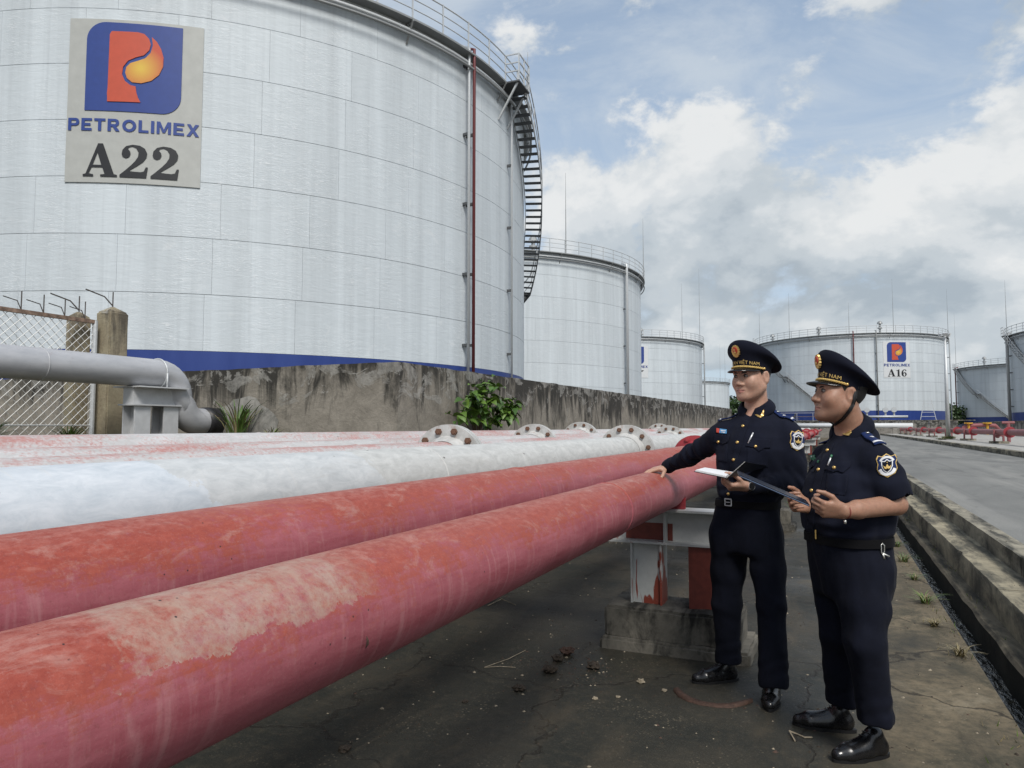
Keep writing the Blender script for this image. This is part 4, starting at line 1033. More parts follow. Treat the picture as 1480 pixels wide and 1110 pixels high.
# ------------------------------------------------------------------ chain-link fence and its concrete posts
FX = -9.25
def fence():
    y0, y1, z0, z1 = 0.5, 6.56, 1.30, 2.90
    root = empty('chain_link_fence', (FX, y1, 1.27)); tag(root, 'chain-link fence panel with rusty top rail ending at the concrete posts', 'fence')
    L0 = Vector((-FX, -y1, -1.27))
    m = MB(); s = 0.115
    W = y1 - y0; Hh = z1 - z0; k = -int(Hh / s) - 1
    def clip(ya, za, yb, zb):
        if ya < y0: t = (y0 - ya) / (yb - ya); za += (zb - za) * t; ya = y0
        if yb > y1: t = (y1 - ya) / (yb - ya); zb = za + (zb - za) * t; yb = y1
        return ya, za, yb, zb
    while k * s < W:
        for sg in (1, -1):
            ya = y0 + k * s; yb = ya + Hh
            za, zb = (z0, z1) if sg > 0 else (z1, z0)
            if yb <= y0 or ya >= y1: continue
            a = clip(ya, za, yb, zb)
            m.cyl(Vector((FX + .004 * sg, a[0], a[1])) + L0, Vector((FX + .004 * sg, a[2], a[3])) + L0, .0042, None, 5, False)
        k += 1
    o = m.build('chain_link_mesh', MAT['wire_zinc'], root); tag(o, kind='stuff')
    m = MB(); m.bar(Vector((FX, y0, z1)) + L0, Vector((FX, y1, z1)) + L0, .05, .05); m.build('top_rail', MAT['rail_rust'], root)
    m = MB(); m.cyl(Vector((FX, y1, 1.2)) + L0, Vector((FX, y1, z1 + .02)) + L0, .035, None, 10); m.build('end_post', MAT['steel_pale'], root)
    m = MB(); m.cyl(Vector((FX, y0, 1.47)) + L0, Vector((FX, y1, 1.47)) + L0, .012, None, 6); m.build('bottom_wire', MAT['wire_zinc'], root)
    # spikes above the rail, and the return run behind
    sm = MB(); sm.tube([(0, 0, -.02), (0, 0, .26)], .008, 5); sm.tube([(0, 0, .02), (0, -.05, .13), (0, -.22, .16)], .007, 5); sme = raw_mesh('spike', sm.V, sm.F, MAT['spike_iron'])
    y = y1 - .15
    while y > y0:
        obj('spike', sme, root, Vector((FX, y, z1)) + L0); y -= 0.28
    def post(y, x, top, wid, label):
        r = empty('fence_post', (x, y, 1.22)); tag(r, label, 'fence post')
        bm = bmesh.new(); h = top - 1.22; w = wid / 2
        V = [bm.verts.new(p) for p in [(-w, -w, 0), (w, -w, 0), (w, w, 0), (-w, w, 0), (-w, -w, h - .10), (w, -w, h - .10), (w, w, h - .10), (-w, w, h - .10), (0, 0, h)]]
        for f in [(0,3,2,1),(0,1,5,4),(1,2,6,5),(2,3,7,6),(3,0,4,7),(4,5,8),(5,6,8),(6,7,8),(7,4,8)]: bm.faces.new([V[i] for i in f])
        bmesh.ops.bevel(bm, geom=bm.edges[:], offset=.018, segments=2, affect='EDGES')
        bmesh.ops.subdivide_edges(bm, edges=[e for e in bm.edges if e.calc_length() > .15], cuts=8, use_grid_fill=True)
        for v in bm.verts: v.co += Vector((mnoise.noise(v.co * 6 + Vector((y, 0, 0))), mnoise.noise(v.co * 6 + Vector((0, y, 4))), 0)) * .012
        me = bpy.data.meshes.new('shaft'); bm.to_mesh(me); bm.free(); me.materials.append(MAT['post_concrete']); smooth_by_angle(obj('shaft', me, r), 50)
        s = MB(); s.tube([(0, 0, h - .03), (0, 0, h + .20)], .009, 5); s.tube([(0, 0, h), (-.04, -.10, h + .12), (-.10, -.34, h + .19)], .010, 5); s.build('spike', MAT['spike_iron'], r)
    post(6.80, FX + .02, 3.16, .29, 'taller stained concrete fence post nearest the dike wall')
    post(6.46, FX - .20, 3.06, .22, 'shorter yellowed concrete fence post directly behind the fence end')
fence()

# ------------------------------------------------------------------ plants
def leaf_mesh(w, l, mat, name='leaf', heart=True):
    pr = [(0, 0), (.18, .40), (.42, .50), (.70, .33), (1, 0)] if heart else [(0, .1), (.3, .5), (.6, .45), (.85, .2), (1, 0)]
    V = []; F = []
    for i, (t, q) in enumerate(pr):
        z = .10 * l * math.sin(t * PI) - .16 * l * t * t
        V += [(-q * w, t * l, z + q * w * .35), (0, t * l, z), (q * w, t * l, z + q * w * .35)]
        if i: a = (i - 1) * 3; b = i * 3; F += [(a, b, b + 1, a + 1), (a + 1, b + 1, b + 2, a + 2)]
    return raw_mesh(name, V, F, MAT[mat], True)
def shrub():
    base = Vector((-5.14, 10.15, 1.27)); root = empty('shrub', base); tag(root, 'leafy green shrub growing at the foot of the dike wall', 'shrub')
    rnd = random.Random(5); meshes = [leaf_mesh(.105 * k, .150 * k, 'leaf_green') for k in (.6, .9, 1.2, 1.5)]
    stems = []
    for i in range(15):
        a = rnd.uniform(-1, 1); tip = Vector((rnd.uniform(-.02, .20), a * 1.15 - .10, .34 + .52 * (1 - abs(a) ** 1.6) * rnd.uniform(.75, 1.05) + (.12 if a > .1 else 0)))
        mid = tip * .5 + Vector((.03, 0, .10)); m = MB(); m.tube([(0, a * .12, 0), mid, tip], [.012, .008, .004], 5); m.build('stem', MAT['stem_brown'], root); stems.append((Vector((0, a * .12, 0)), mid, tip))
    for i in range(300):
        s = rnd.choice(stems); t = rnd.uniform(.15, 1) ** .7; p = (s[0].lerp(s[1], t * 2) if t < .5 else s[1].lerp(s[2], t * 2 - 1)) + Vector((rnd.uniform(-.03, .12), rnd.uniform(-.16, .16), rnd.uniform(-.09, .12)))
        p.x = max(p.x, -.10); p.z = max(p.z, .04)
        obj('leaf', meshes[rnd.randrange(4)], root, p, (rnd.uniform(-.75, .35), rnd.uniform(-.5, .5), rnd.uniform(-PI, PI) * .55 - PI / 2 - .3))
shrub()
def tuft(loc, n, h, spread, w, mats, label, cat='grass', seed=0, bend=1.0):
    rnd = random.Random(seed); m = MB()
    for i in range(n):
        a = rnd.uniform(0, 2 * PI); hh = h * rnd.uniform(.45, 1.0); d = Vector((math.cos(a), math.sin(a), 0)); s = Vector((-d.y, d.x, 0)); b0 = d * rnd.uniform(0, spread * .25) + s * rnd.uniform(-.02, .02)
        lean = spread * rnd.uniform(.3, 1.0) * bend; ww = w * rnd.uniform(.7, 1.2); V = []; F = []; k = 5
        for j in range(k + 1):
            t = j / k; c = b0 + d * (lean * t ** 1.7) + Vector((0, 0, hh * (t - .38 * bend * t ** 3))); q = ww * (1 - t ** 2) / 2 + .0006; V += [c - s * q, c + s * q]
            if j: a0 = (j - 1) * 2; F.append((a0, a0 + 1, a0 + 3, a0 + 2))
        m.mi = 0 if rnd.random() < .72 else 1
        m.add(V, F)
    o = m.build('grass_tuft', [MAT[x] for x in mats], None, True, loc=loc); tag(o, label, cat); return o
tuft((-7.75, 7.70, 1.27), 70, .95, .62, .022, ('grass_green', 'grass_dry'), 'long-bladed grass clump beside the black pipe sleeve', seed=2)
tuft((-7.2, 7.80, 1.27), 36, .30, .30, .016, ('grass_green', 'grass_dry'), 'short grass clump at the wall right of the pipe sleeve', seed=3)
tuft((-8.75, 4.9, 1.27), 90, .42, .55, .018, ('grass_green', 'grass_green'), 'bushy green weed behind the fence at the left edge', seed=4)
tuft((-8.8, 5.95, 1.27), 60, .34, .40, .016, ('grass_green', 'grass_dry'), 'green weed at the fence foot under the grey pipe', seed=8)
tuft((-8.9, 7.35, 1.27), 40, .35, .30, .014, ('grass_green', 'grass_dry'), 'thin grass between the taller fence post and the pipe stand', seed=6)
tuft((-5.16, 5.6 + 2.7, 1.27), 16, .22, .16, .010, ('grass_dry', 'grass_dry'), 'few dry stalks at the corner of the dike wall', seed=9)
DR = [((1306, 812), .16, 50, 'bright green grass tuft on the drain edge just behind the older officer'), ((1322, 838), .10, 34, 'small grass tuft second along the drain edge'), ((1338, 872), .15, 60, 'dry and green grass clump midway along the drain edge'),
      ((1350, 905), .09, 60, 'flat dry grass patch on the drain edge'), ((1388, 948), .12, 40, 'spiky dry grass tuft nearest the camera on the drain edge'), ((1145, 735), .22, 40, 'grass tuft by the farther support block between the officers'), ((1297, 790), .12, 36, 'grass tuft on the drain edge at the older officer\'s hip')]
for i, (q, h, n, lb) in enumerate(DR):
    p = at_z(*q, 0); tuft(p, n, h, h * 1.1, .006, ('grass_green', 'grass_dry') if i not in (3, 4) else ('grass_dry', 'grass_dry'), lb, seed=20 + i, bend=1.1)
def ground_weeds():   # moss and weeds too small to count, in the angle between drain lip and step and along the drain edge
    rnd = random.Random(31); m = MB()
    for i in range(2600):
        y = 2.0 + rnd.random() ** 1.5 * 26; k = rnd.random()
        if k < .55: x, z = rnd.uniform(1.0, 1.10), .05
        elif k < .9: x, z = .80 - abs(rnd.gauss(0, .10)), 0.0
        else: x, z = 6.0 - rnd.uniform(0, .12), .414; 
        if k >= .9: y += 14
        if mnoise.noise((x * 2, y * 1.1, 3)) < (.05 if k < .9 else -.1): continue
        h = rnd.uniform(.012, .045) * (1.6 if k >= .9 else 1); a = rnd.uniform(0, PI); s = Vector((math.cos(a), math.sin(a), 0)) * .003; t = Vector((rnd.uniform(-.02, .02), rnd.uniform(-.02, .02), h))
        m.mi = 0 if rnd.random() < .45 else 1
        b = Vector((x, y, z)); m.add([b - s, b + s, b + t], [(0, 1, 2)])
    o = m.build('ground_weeds', [MAT['grass_green'], MAT['grass_dry']]); tag(o, 'sparse moss and weeds along the drain and kerbs', 'weeds', kind='stuff')
ground_weeds()

# ------------------------------------------------------------------ litter on the slab
def clod(px, py, r, mat, label, seed, z=0.0, group=None, flat=.6):
    p = at_z(px, py, z); bm = bmesh.new(); bmesh.ops.create_icosphere(bm, subdivisions=3, radius=r)
    for v in bm.verts:
        n_ = v.co.normalized(); k = 1 + .55 * mnoise.noise(n_ * 1.7 + Vector((seed, 0, 0))) + .25 * mnoise.noise(n_ * 4.5 + Vector((0, seed, 0)))
        v.co = n_ * r * k; v.co.z *= flat
    mz = min(v.co.z for v in bm.verts)
    for v in bm.verts: v.co.z -= mz + .003
    me = bpy.data.meshes.new('dirt_clod'); bm.to_mesh(me); bm.free(); me.materials.append(MAT[mat])
    o = obj('dirt_clod', me, None, p, (0, 0, seed)); tag(o, label, 'debris', group)
CL = [((820, 946), .032, 'debris_rust', 'flat reddish lump of dirt, largest of the heap before the nearest support'), ((806, 955), .026, 'debris_dark', 'dark dirt lump left of the reddish one'), ((795, 972), .030, 'debris_dark', 'dark dirt lump at the left of the heap'),
      ((858, 966), .028, 'debris_dark', 'dark dirt lump at the right of the heap beside the block'), ((750, 998), .022, 'debris_dark', 'lone clod with a pale side in front of the heap'), ((672, 1015), .014, 'debris_dark', 'small round stone lying alone on the dark slab'),
      ((498, 1085), .020, 'debris_dark', 'crumbled clod at the bottom edge under the red pipe'), ((926, 987), .016, 'debris_pale', 'pale pebble left of the younger officer\'s shoe'), ((960, 999), .013, 'debris_pale', 'second pale pebble near the bent strip'), ((860, 1010), .013, 'debris_pale', 'pale pebble in front of the dirt heap'), ((893, 1008), .010, 'debris_pale', 'small pale chip between the pebbles'), ((1060, 838), .014, 'debris_dark', 'dark chip between the younger officer\'s legs and the far block')]
for i, (q, r, mt, lb) in enumerate(CL): clod(*q, r * (1.35 if r > .015 else 1.1), mt, lb, i * 1.7 + .3, flat=.5)
def litter():
    rnd = random.Random(12); m = MB()
    for i in range(1500):
        if i < 1150: x, y = rnd.uniform(-2.6, .75), 1.9 + rnd.random() ** 1.3 * 9
        elif i < 1340: q = at_z(rnd.gauss(820, 45), rnd.gauss(958, 16), 0); x, y = q.x, q.y
        else: x, y = rnd.uniform(1.1, 1.5), rnd.uniform(2.5, 14)
        z = 0.0 if x < .8 else (.265 if x < 1.36 else .43)
        r = rnd.uniform(.003, .010) * (1.4 if rnd.random() < .15 else 1); a = rnd.uniform(0, 2 * PI); c = Vector((x, y, z))
        pts = [c + Vector((math.cos(a + k * 2 * PI / 5) * r * rnd.uniform(.5, 1.2), math.sin(a + k * 2 * PI / 5) * r * rnd.uniform(.5, 1.2), 0)) for k in range(5)]
        top = c + Vector((rnd.uniform(-.3, .3) * r, 0, r * rnd.uniform(.3, .8)))
        m.mi = 0 if rnd.random() < .6 else (1 if rnd.random() < .6 else 2)
        m.add(pts + [top], [(k, (k + 1) % 5, 5) for k in range(5)])
    o = m.build('ground_litter', [MAT['debris_dark'], MAT['debris_pale'], MAT['debris_rust']]); tag(o, 'crumbs of dirt and dry leaf bits strewn over the slab', 'litter', kind='stuff')
litter()
def strip():
    P = [at_z(*q, 0) for q in [(977, 999), (985, 1007), (997, 1013), (1015, 1018), (1035, 1021), (1055, 1022), (1072, 1019), (1087, 1015)]]
    w = [.016, .020, .021, .021, .020, .019, .015, .006]; V = []; F = []
    for i, p in enumerate(P):
        d = (P[min(i + 1, 7)] - P[max(i - 1, 0)]).normalized(); s = Vector((-d.y, d.x, 0)); t = w[i]
        lift = .006 + .012 * abs(i - 3.5) / 3.5
        V += [p - s * t + Vector((0, 0, .001)), p - s * t * .8 + Vector((0, 0, lift)), p + s * t * .8 + Vector((0, 0, lift + .004)), p + s * t + Vector((0, 0, .001))]
        if i: a = (i - 1) * 4; b = i * 4; F += [(a + k, b + k, b + k + 1, a + k + 1) for k in range(3)]
    o = obj('bent_strip', raw_mesh('bent_strip', V, F, [MAT['debris_rust']], True)); tag(o, 'curved rusty brown strip lying before the younger officer\'s shoes', 'debris')
strip()
def twig(pts, r, label, mat='debris_pale'):
    m = MB(); m.tube([at_z(*q, 0) + Vector((0, 0, r + (.01 if i == 1 else 0))) for i, q in enumerate(pts)], r, 5); o = m.build('twig', MAT[mat]); tag(o, label, 'twig')
twig([(1149, 1072), (1141, 1061), (1152, 1062), (1163, 1067), (1174, 1067)], .004, 'pale bent twig below the older officer\'s rear shoe')
twig([(705, 876), (725, 868), (745, 875)], .004, 'pale straw on the dark slab under the red pipe'); twig([(700, 965), (735, 955), (760, 940)], .002, 'long thin straw pointing at the dirt heap'); twig([(700, 965), (722, 966), (745, 965)], .002, 'thin straw lying left of the lone clod')
def pipe_leaf():
    r = ray(527, 928); X, zc, R_ = -1.02, 1.037, .1365; a = r.x ** 2 + r.z ** 2; b = -X * r.x + (CAM_H - zc) * r.z; c = X * X + (CAM_H - zc) ** 2 - R_ ** 2; t = (-b - math.sqrt(b * b - a * c)) / a; p = CAM + r * t
    me = leaf_mesh(.010, .026, 'debris_rust', 'dry_leaf', False); n_ = Vector((p.x - X, 0, p.z - zc)).normalized(); o = obj('dry_leaf', me, None, p + n_ * .002 - Vector((0, 0, .012)))
    o.rotation_euler = (n_.to_track_quat('Z', 'Y')).to_euler(); tag(o, 'small dry brown leaf stuck on the flank of the nearest red pipe', 'leaf')
pipe_leaf()

# ------------------------------------------------------------------ far side of the road
def far_wall(name, p0, p1, zt, label, base=.3):
    root = empty(name, p0); tag(root, label, 'wall'); L_ = (Vector(p1) - Vector(p0)).length; d = (Vector(p1) - Vector(p0)) / L_; n = Vector((-d.y, d.x, 0)); k = int(L_ / 3.2)
    m = MB(); m.box((0, -.10, base), (3.16, .10, zt)); me = raw_mesh('wall_panel', m.V, m.F, MAT['wall_far']); a = math.atan2(d.y, d.x)
    for i in range(k): obj('wall_panel', me, root, d * (i * 3.2), (0, 0, a))
    m = MB(); m.box((-.1, -.16, zt), (L_, .16, zt + .08)); m.build('coping', MAT['kerb_concrete'], root, rot=(0, 0, a))
far_wall('dike_wall', (16.5, 44, 0), (16.5, 104, 0), 1.95, 'low stained dike wall behind the red pipe on the right'); far_wall('dike_wall', (-14, 104.5, 0), (16.6, 104.5, 0), 2.25, 'low dike wall in front of the tank marked A16', 0.0)
def red_line():
    X, z, r = 8.0, 1.19, .15
    root = empty('pipe', (X, 40, .59)); tag(root, 'pink-red pipe on low stands across the road', 'pipe'); L0 = Vector((-X, -40, -.59))
    m = MB(); m.tube([Vector(p) + L0 for p in [(X, 34, z), (X, 60, z), (X, 98, z)]], r, 16); smooth_by_angle(m.build('barrel', MAT['pipe_far_red'], root, True), 40)
    ys = [44, 53, 61, 70.5, 80.6, 90.7, 97.5]
    fm = MB(); fm.cyl((0, -.05, 0), (0, .05, 0), .27, None, 20); fme = raw_mesh('flange', fm.V, fm.F, MAT['flange_red'])
    for y in (41.5, 51, 57, 66, 76, 88): obj('flange', fme, root, Vector((X, y, z)) + L0)
    for i, y in enumerate(ys):
        st = empty('pipe_stand', (X, y, .59)); tag(st, ['nearest', 'second', 'third', 'fourth', 'fifth', 'sixth', 'farthest'][i] + ' low red stand under the red pipe across the road', 'pipe stand', 'stands under the far red pipe')
        m = MB(); m.box((-.24, -.07, .12), (-.16, .07, .74)); m.build('upright', MAT['pipe_far_red'], st); m = MB(); m.box((.16, -.07, .12), (.24, .07, .74)); m.build('upright', MAT['pipe_far_red'], st); m = MB(); m.box((-.16, -.06, .36), (.16, .06, .449)); m.build('cross_piece', MAT['pipe_far_red'], st); m = MB(); m.box((-.40, -.28, 0), (.40, .28, .12)); m.build('footing', MAT['kerb_concrete'], st)
    # loop with valves near the third stand
    lp = empty('pipe_loop', (9.2, 56, .59)); tag(lp, 'red pipe loop with yellow valves beside the lamp pole', 'pipe'); 
    m = MB(); m.tube([(-1.1, 0, .6), (-.95, 0, .82), (-.65, 0, .95), (.2, 0, .98), (.8, 0, .95), (1.05, .3, .7), (1.05, .8, .2)], .13, 12); m.build('barrel', MAT['pipe_far_red'], lp, True)
    for x in (-.7, .35):
        m = MB(); m.cyl((x, -.1, .35), (x, -.1, 1.10), .08, None, 10); m.cyl((x - .25, -.1, 1.10), (x + .25, -.1, 1.10), .05, None, 8); m.cyl((x, -.1, 1.07), (x, -.1, 1.14), .22, None, 14); m.build('valve', MAT['valve_yellow'], lp)
    for y, z_ in ((48, 1.0),):
        m = MB(); m.cyl((-.0, -8 + 0, 0), (0, -8, 1.1), .09, None, 10); m.cyl((-.3, -8, 1.1), (.3, -8, 1.1), .08, None, 10); m.build('hydrant_post', MAT['pipe_far_red'], lp)
red_line()
def white_line():
    m = MB(); m.tube([(-6, 101.5, 1.62), (2, 101.5, 1.62), (9.5, 101.5, 1.62)], .30, 12); o = m.build('pipe', MAT['board_white'], None, True); tag(o, 'white pipe crossing behind the older officer before the far dike wall', 'pipe')
    for i, x in enumerate((-4.0, 1.5, 7.5)):
        m = MB(); m.box((-.25, -.3, 0), (.25, .3, 1.33)); o = m.build('concrete_plinth', MAT['wall_far'], None, False, (x, 101.5, 0)); tag(o, ['left', 'middle', 'right'][i] + ' concrete plinth under the white crossing pipe', 'plinth', 'plinths under the white crossing pipe')
white_line()
def lamp_pole():
    root = empty('lamp_pole', (7.65, 58.5, .59)); tag(root, 'tall pale lamp pole standing in front of the tank marked A16', 'lamp post')
    m = MB(); m.cyl((0, 0, 0), (0, 0, 7.4), .15, .085, 12); m.build('pole', MAT['steel_pale'], root, True); m = MB(); m.cyl((0, 0, 0), (0, 0, .06), .30, None, 12); m.build('base_plate', MAT['steel_grey'], root)
    m = MB(); m.tube([(.30 * math.cos(a), .30 * math.sin(a), 7.45) for a in [2 * PI * i / 20 for i in range(20)]], .03, 6, True); m.bar((-.30, 0, 7.45), (.30, 0, 7.45), .05, .05); m.bar((0, -.30, 7.45), (0, .30, 7.45), .05, .05); m.build('lamp_ring', MAT['steel_pale'], root)
    for a in (.5, 2.6, 4.7):
        m = MB(); m.box((-.15, -.07, -.11), (.15, .07, .11)); m.build('floodlight', MAT['steel_pale'], root, loc=(.30 * math.cos(a), .30 * math.sin(a), 7.42), rot=(.5, 0, a + PI / 2))
lamp_pole()
tuft((7.6, 58.2, .59), 260, .40, .95, .03, ('grass_green', 'grass_dry'), 'grass growing round the foot of the lamp pole', seed=40)
tuft((6.9, 55.5, .59), 160, .22, .95, .03, ('grass_green', 'grass_dry'), 'low grass on the sidewalk before the lamp pole', seed=41)
def walk_rail():   # yellowish hand-rail along the tank yard at A16
    root = empty('handrail', (-12, 103.6, 2.33)); tag(root, 'thin rail along the top of the far dike wall left of the older officer', 'railing')
    for h in (.5, 1.0): m = MB(); m.bar((0, 0, h), (12, 0, h), .05, .05); m.build('rail', MAT['rail_rust' if h < .9 else 'steel_pale'], root)
    pm_ = MB(); pm_.bar((0, 0, -.1), (0, 0, 1.0), .05, .05); me = raw_mesh('post', pm_.V, pm_.F, MAT['steel_pale'])
    for i in range(7): obj('post', me, root, (i * 2.0, 0, 0))
walk_rail()
def monitor():
    root = empty('fire_monitor', (-4.3, 100, 0)); tag(root, 'dark fire water monitor between the officers in front of the blue band', 'fire monitor')
    m = MB(); m.cyl((0, 0, 0), (0, 0, 2.0), .22, .16, 10); m.cyl((0, 0, 2.0), (0, 0, 2.4), .5, .3, 10); m.build('stem', MAT['steel_dark'], root); m = MB(); m.cyl((0, 0, 2.4), (.3, -.2, 3.2), .16, .09, 8); m.build('nozzle', MAT['steel_dark'], root); m = MB(); m.bar((-.7, 0, 2.5), (.7, 0, 2.5), .09, .09); m.build('hand_bar', MAT['steel_dark'], root)
monitor()
def valve_platform():
    root = empty('valve_platform', (6.2, 106.0, 2.3)); tag(root, 'pale pipework and step frame at the foot of the tank marked A16', 'platform')
    m = MB(); m.tube([(-3, 0, .5), (3.2, 0, .5)], .16, 10); m.build('manifold', MAT['steel_pale'], root, True)
    for x in (-2.6, -1.6, .6, 1.6):
        m = MB(); m.cyl((x, 0, .5), (x, 0, 1.7), .12, None, 8); m.cyl((x, -.3, 1.4), (x, .3, 1.4), .34, None, 12); m.build('valve', MAT['steel_pale'], root)
    m = MB()
    for x in (4.6, 6.4):
        m.bar((x, 0, 0), (x + (.5 if x < 5 else -.5), 0, 2.6), .07, .07)
    for k in range(4): m.bar((4.7 + .1 * k, 0, .5 + .55 * k), (6.3 - .1 * k, 0, .5 + .55 * k), .06, .06)
    m.build('step_frame', MAT['steel_pale'], root)
valve_platform()
def tree(loc, h, w, label, seed, n=700):
    root = empty('tree', loc); tag(root, label, 'tree', 'trees far behind the tanks'); rnd = random.Random(seed)
    m = MB(); m.tube([(0, 0, 0), (.1, 0, h * .3), (.0, .1, h * .6)], [w * .06, w * .045, w * .02], 8)
    for k in range(5):
        a = rnd.uniform(0, 6.3); m.tube([(.05, 0, h * .35), (math.cos(a) * w * .3, math.sin(a) * w * .3, h * (.6 + .25 * rnd.random()))], [w * .03, w * .01], 5)
    m.build('trunk', MAT['stem_brown'], root)
    m = MB(); cl = [(Vector((rnd.gauss(0, .28) * w, rnd.gauss(0, .28) * w, h * rnd.uniform(.45, .95))), w * rnd.uniform(.14, .26)) for _ in range(14)]
    for i in range(n):
        c, r = rnd.choice(cl); d = Vector((rnd.gauss(0, 1), rnd.gauss(0, 1), rnd.gauss(0, 1))).normalized(); p = c + d * r * rnd.uniform(.5, 1.05); s = w * .045
        a = Vector((rnd.gauss(0, 1), rnd.gauss(0, 1), rnd.gauss(0, 1))).normalized() * s; b = d.cross(a).normalized() * s
        m.add([p - a - b, p + a - b * .4, p + a * .6 + b, p - a * .5 + b], [(0, 1, 2, 3)])
    m.build('crown', MAT['crown_green'], root)
def wrt(az_px, D): d = ray(az_px, 617); k = D / math.hypot(d.x, d.y); return (d.x * k, d.y * k, 0)
tree(wrt(1379, 175), 5.6, 5.0, 'dark tree in the gap right of the tank marked A16', 1); tree(wrt(1376, 205), 6.0, 7.0, 'paler tree farther back in the gap right of the tank marked A16', 2); tree(wrt(1058, 260), 11.5, 10.0, 'tree crown just left of the younger officer\'s cap line', 3); tree(wrt(1066, 270), 9.5, 9.0, 'second distant tree hidden beside the younger officer\'s neck', 4)
def shed():
    root = empty('shed', wrt(1380, 190)); tag(root, 'small pale building in the gap right of the tank marked A16', 'building')
    m = MB(); m.box((-2, -2, 0), (2, 2, 5.4)); m.build('wall', MAT['board_white'], root); m = MB(); m.add([(-2.3, -2.3, 5.4), (2.3, -2.3, 5.4), (2.3, 2.3, 5.4), (-2.3, 2.3, 5.4), (0, -2.3, 6.4), (0, 2.3, 6.4)], [(0, 4, 5, 3), (1, 2, 5, 4), (0, 1, 4), (2, 3, 5), (0, 3, 2, 1)]); m.build('roof', MAT['roof_far'], root)
    m = MB(); m.box((-.6, -2.06, 3.2), (.6, -1.99, 4.4)); m.build('window', MAT['steel_dark'], root)
shed()

# ================================================================== PEOPLE
# Bodies and clothes are grown as smooth implicit surfaces and turned into one continuous mesh each.
_tab = np.random.RandomState(3).rand(32, 32, 32).astype(np.float32)
def vnoise(x, y, z):
    xi = np.floor(x).astype(np.int32); yi = np.floor(y).astype(np.int32); zi = np.floor(z).astype(np.int32)
    fx = (x - xi).astype(np.float32); fy = (y - yi).astype(np.float32); fz = (z - zi).astype(np.float32)
    fx = fx * fx * (3 - 2 * fx); fy = fy * fy * (3 - 2 * fy); fz = fz * fz * (3 - 2 * fz)
    g = lambda a, b, c: _tab[(xi + a) & 31, (yi + b) & 31, (zi + c) & 31]
    c00 = g(0,0,0) * (1 - fx) + g(1,0,0) * fx; c10 = g(0,1,0) * (1 - fx) + g(1,1,0) * fx
    c01 = g(0,0,1) * (1 - fx) + g(1,0,1) * fx; c11 = g(0,1,1) * (1 - fx) + g(1,1,1) * fx
    return (c00 * (1 - fy) + c10 * fy) * (1 - fz) + (c01 * (1 - fy) + c11 * fy) * fz - 0.5
def smin(a, b, k):
    if k <= 0: return np.minimum(a, b)
    h = np.maximum(k - np.abs(a - b), 0) / k
    return np.minimum(a, b) - h * h * k * 0.25
def smax(a, b, k): return -smin(-a, -b, k)
def sd_cap(x, y, z, a, b, ra, rb):
    a = np.asarray(a, np.float32); b = np.asarray(b, np.float32); ba = b - a; L2 = float(ba @ ba) + 1e-12
    px, py, pz = x - a[0], y - a[1], z - a[2]
    t = np.clip((px * ba[0] + py * ba[1] + pz * ba[2]) / L2, 0, 1)
    return np.sqrt((px - ba[0] * t) ** 2 + (py - ba[1] * t) ** 2 + (pz - ba[2] * t) ** 2) - (ra + (rb - ra) * t)
def sd_ell(x, y, z, c, r):
    px, py, pz = x - c[0], y - c[1], z - c[2]
    k0 = np.sqrt((px / r[0]) ** 2 + (py / r[1]) ** 2 + (pz / r[2]) ** 2)
    k1 = np.sqrt((px / r[0] ** 2) ** 2 + (py / r[1] ** 2) ** 2 + (pz / r[2] ** 2) ** 2) + 1e-9
    return k0 * (k0 - 1) / k1
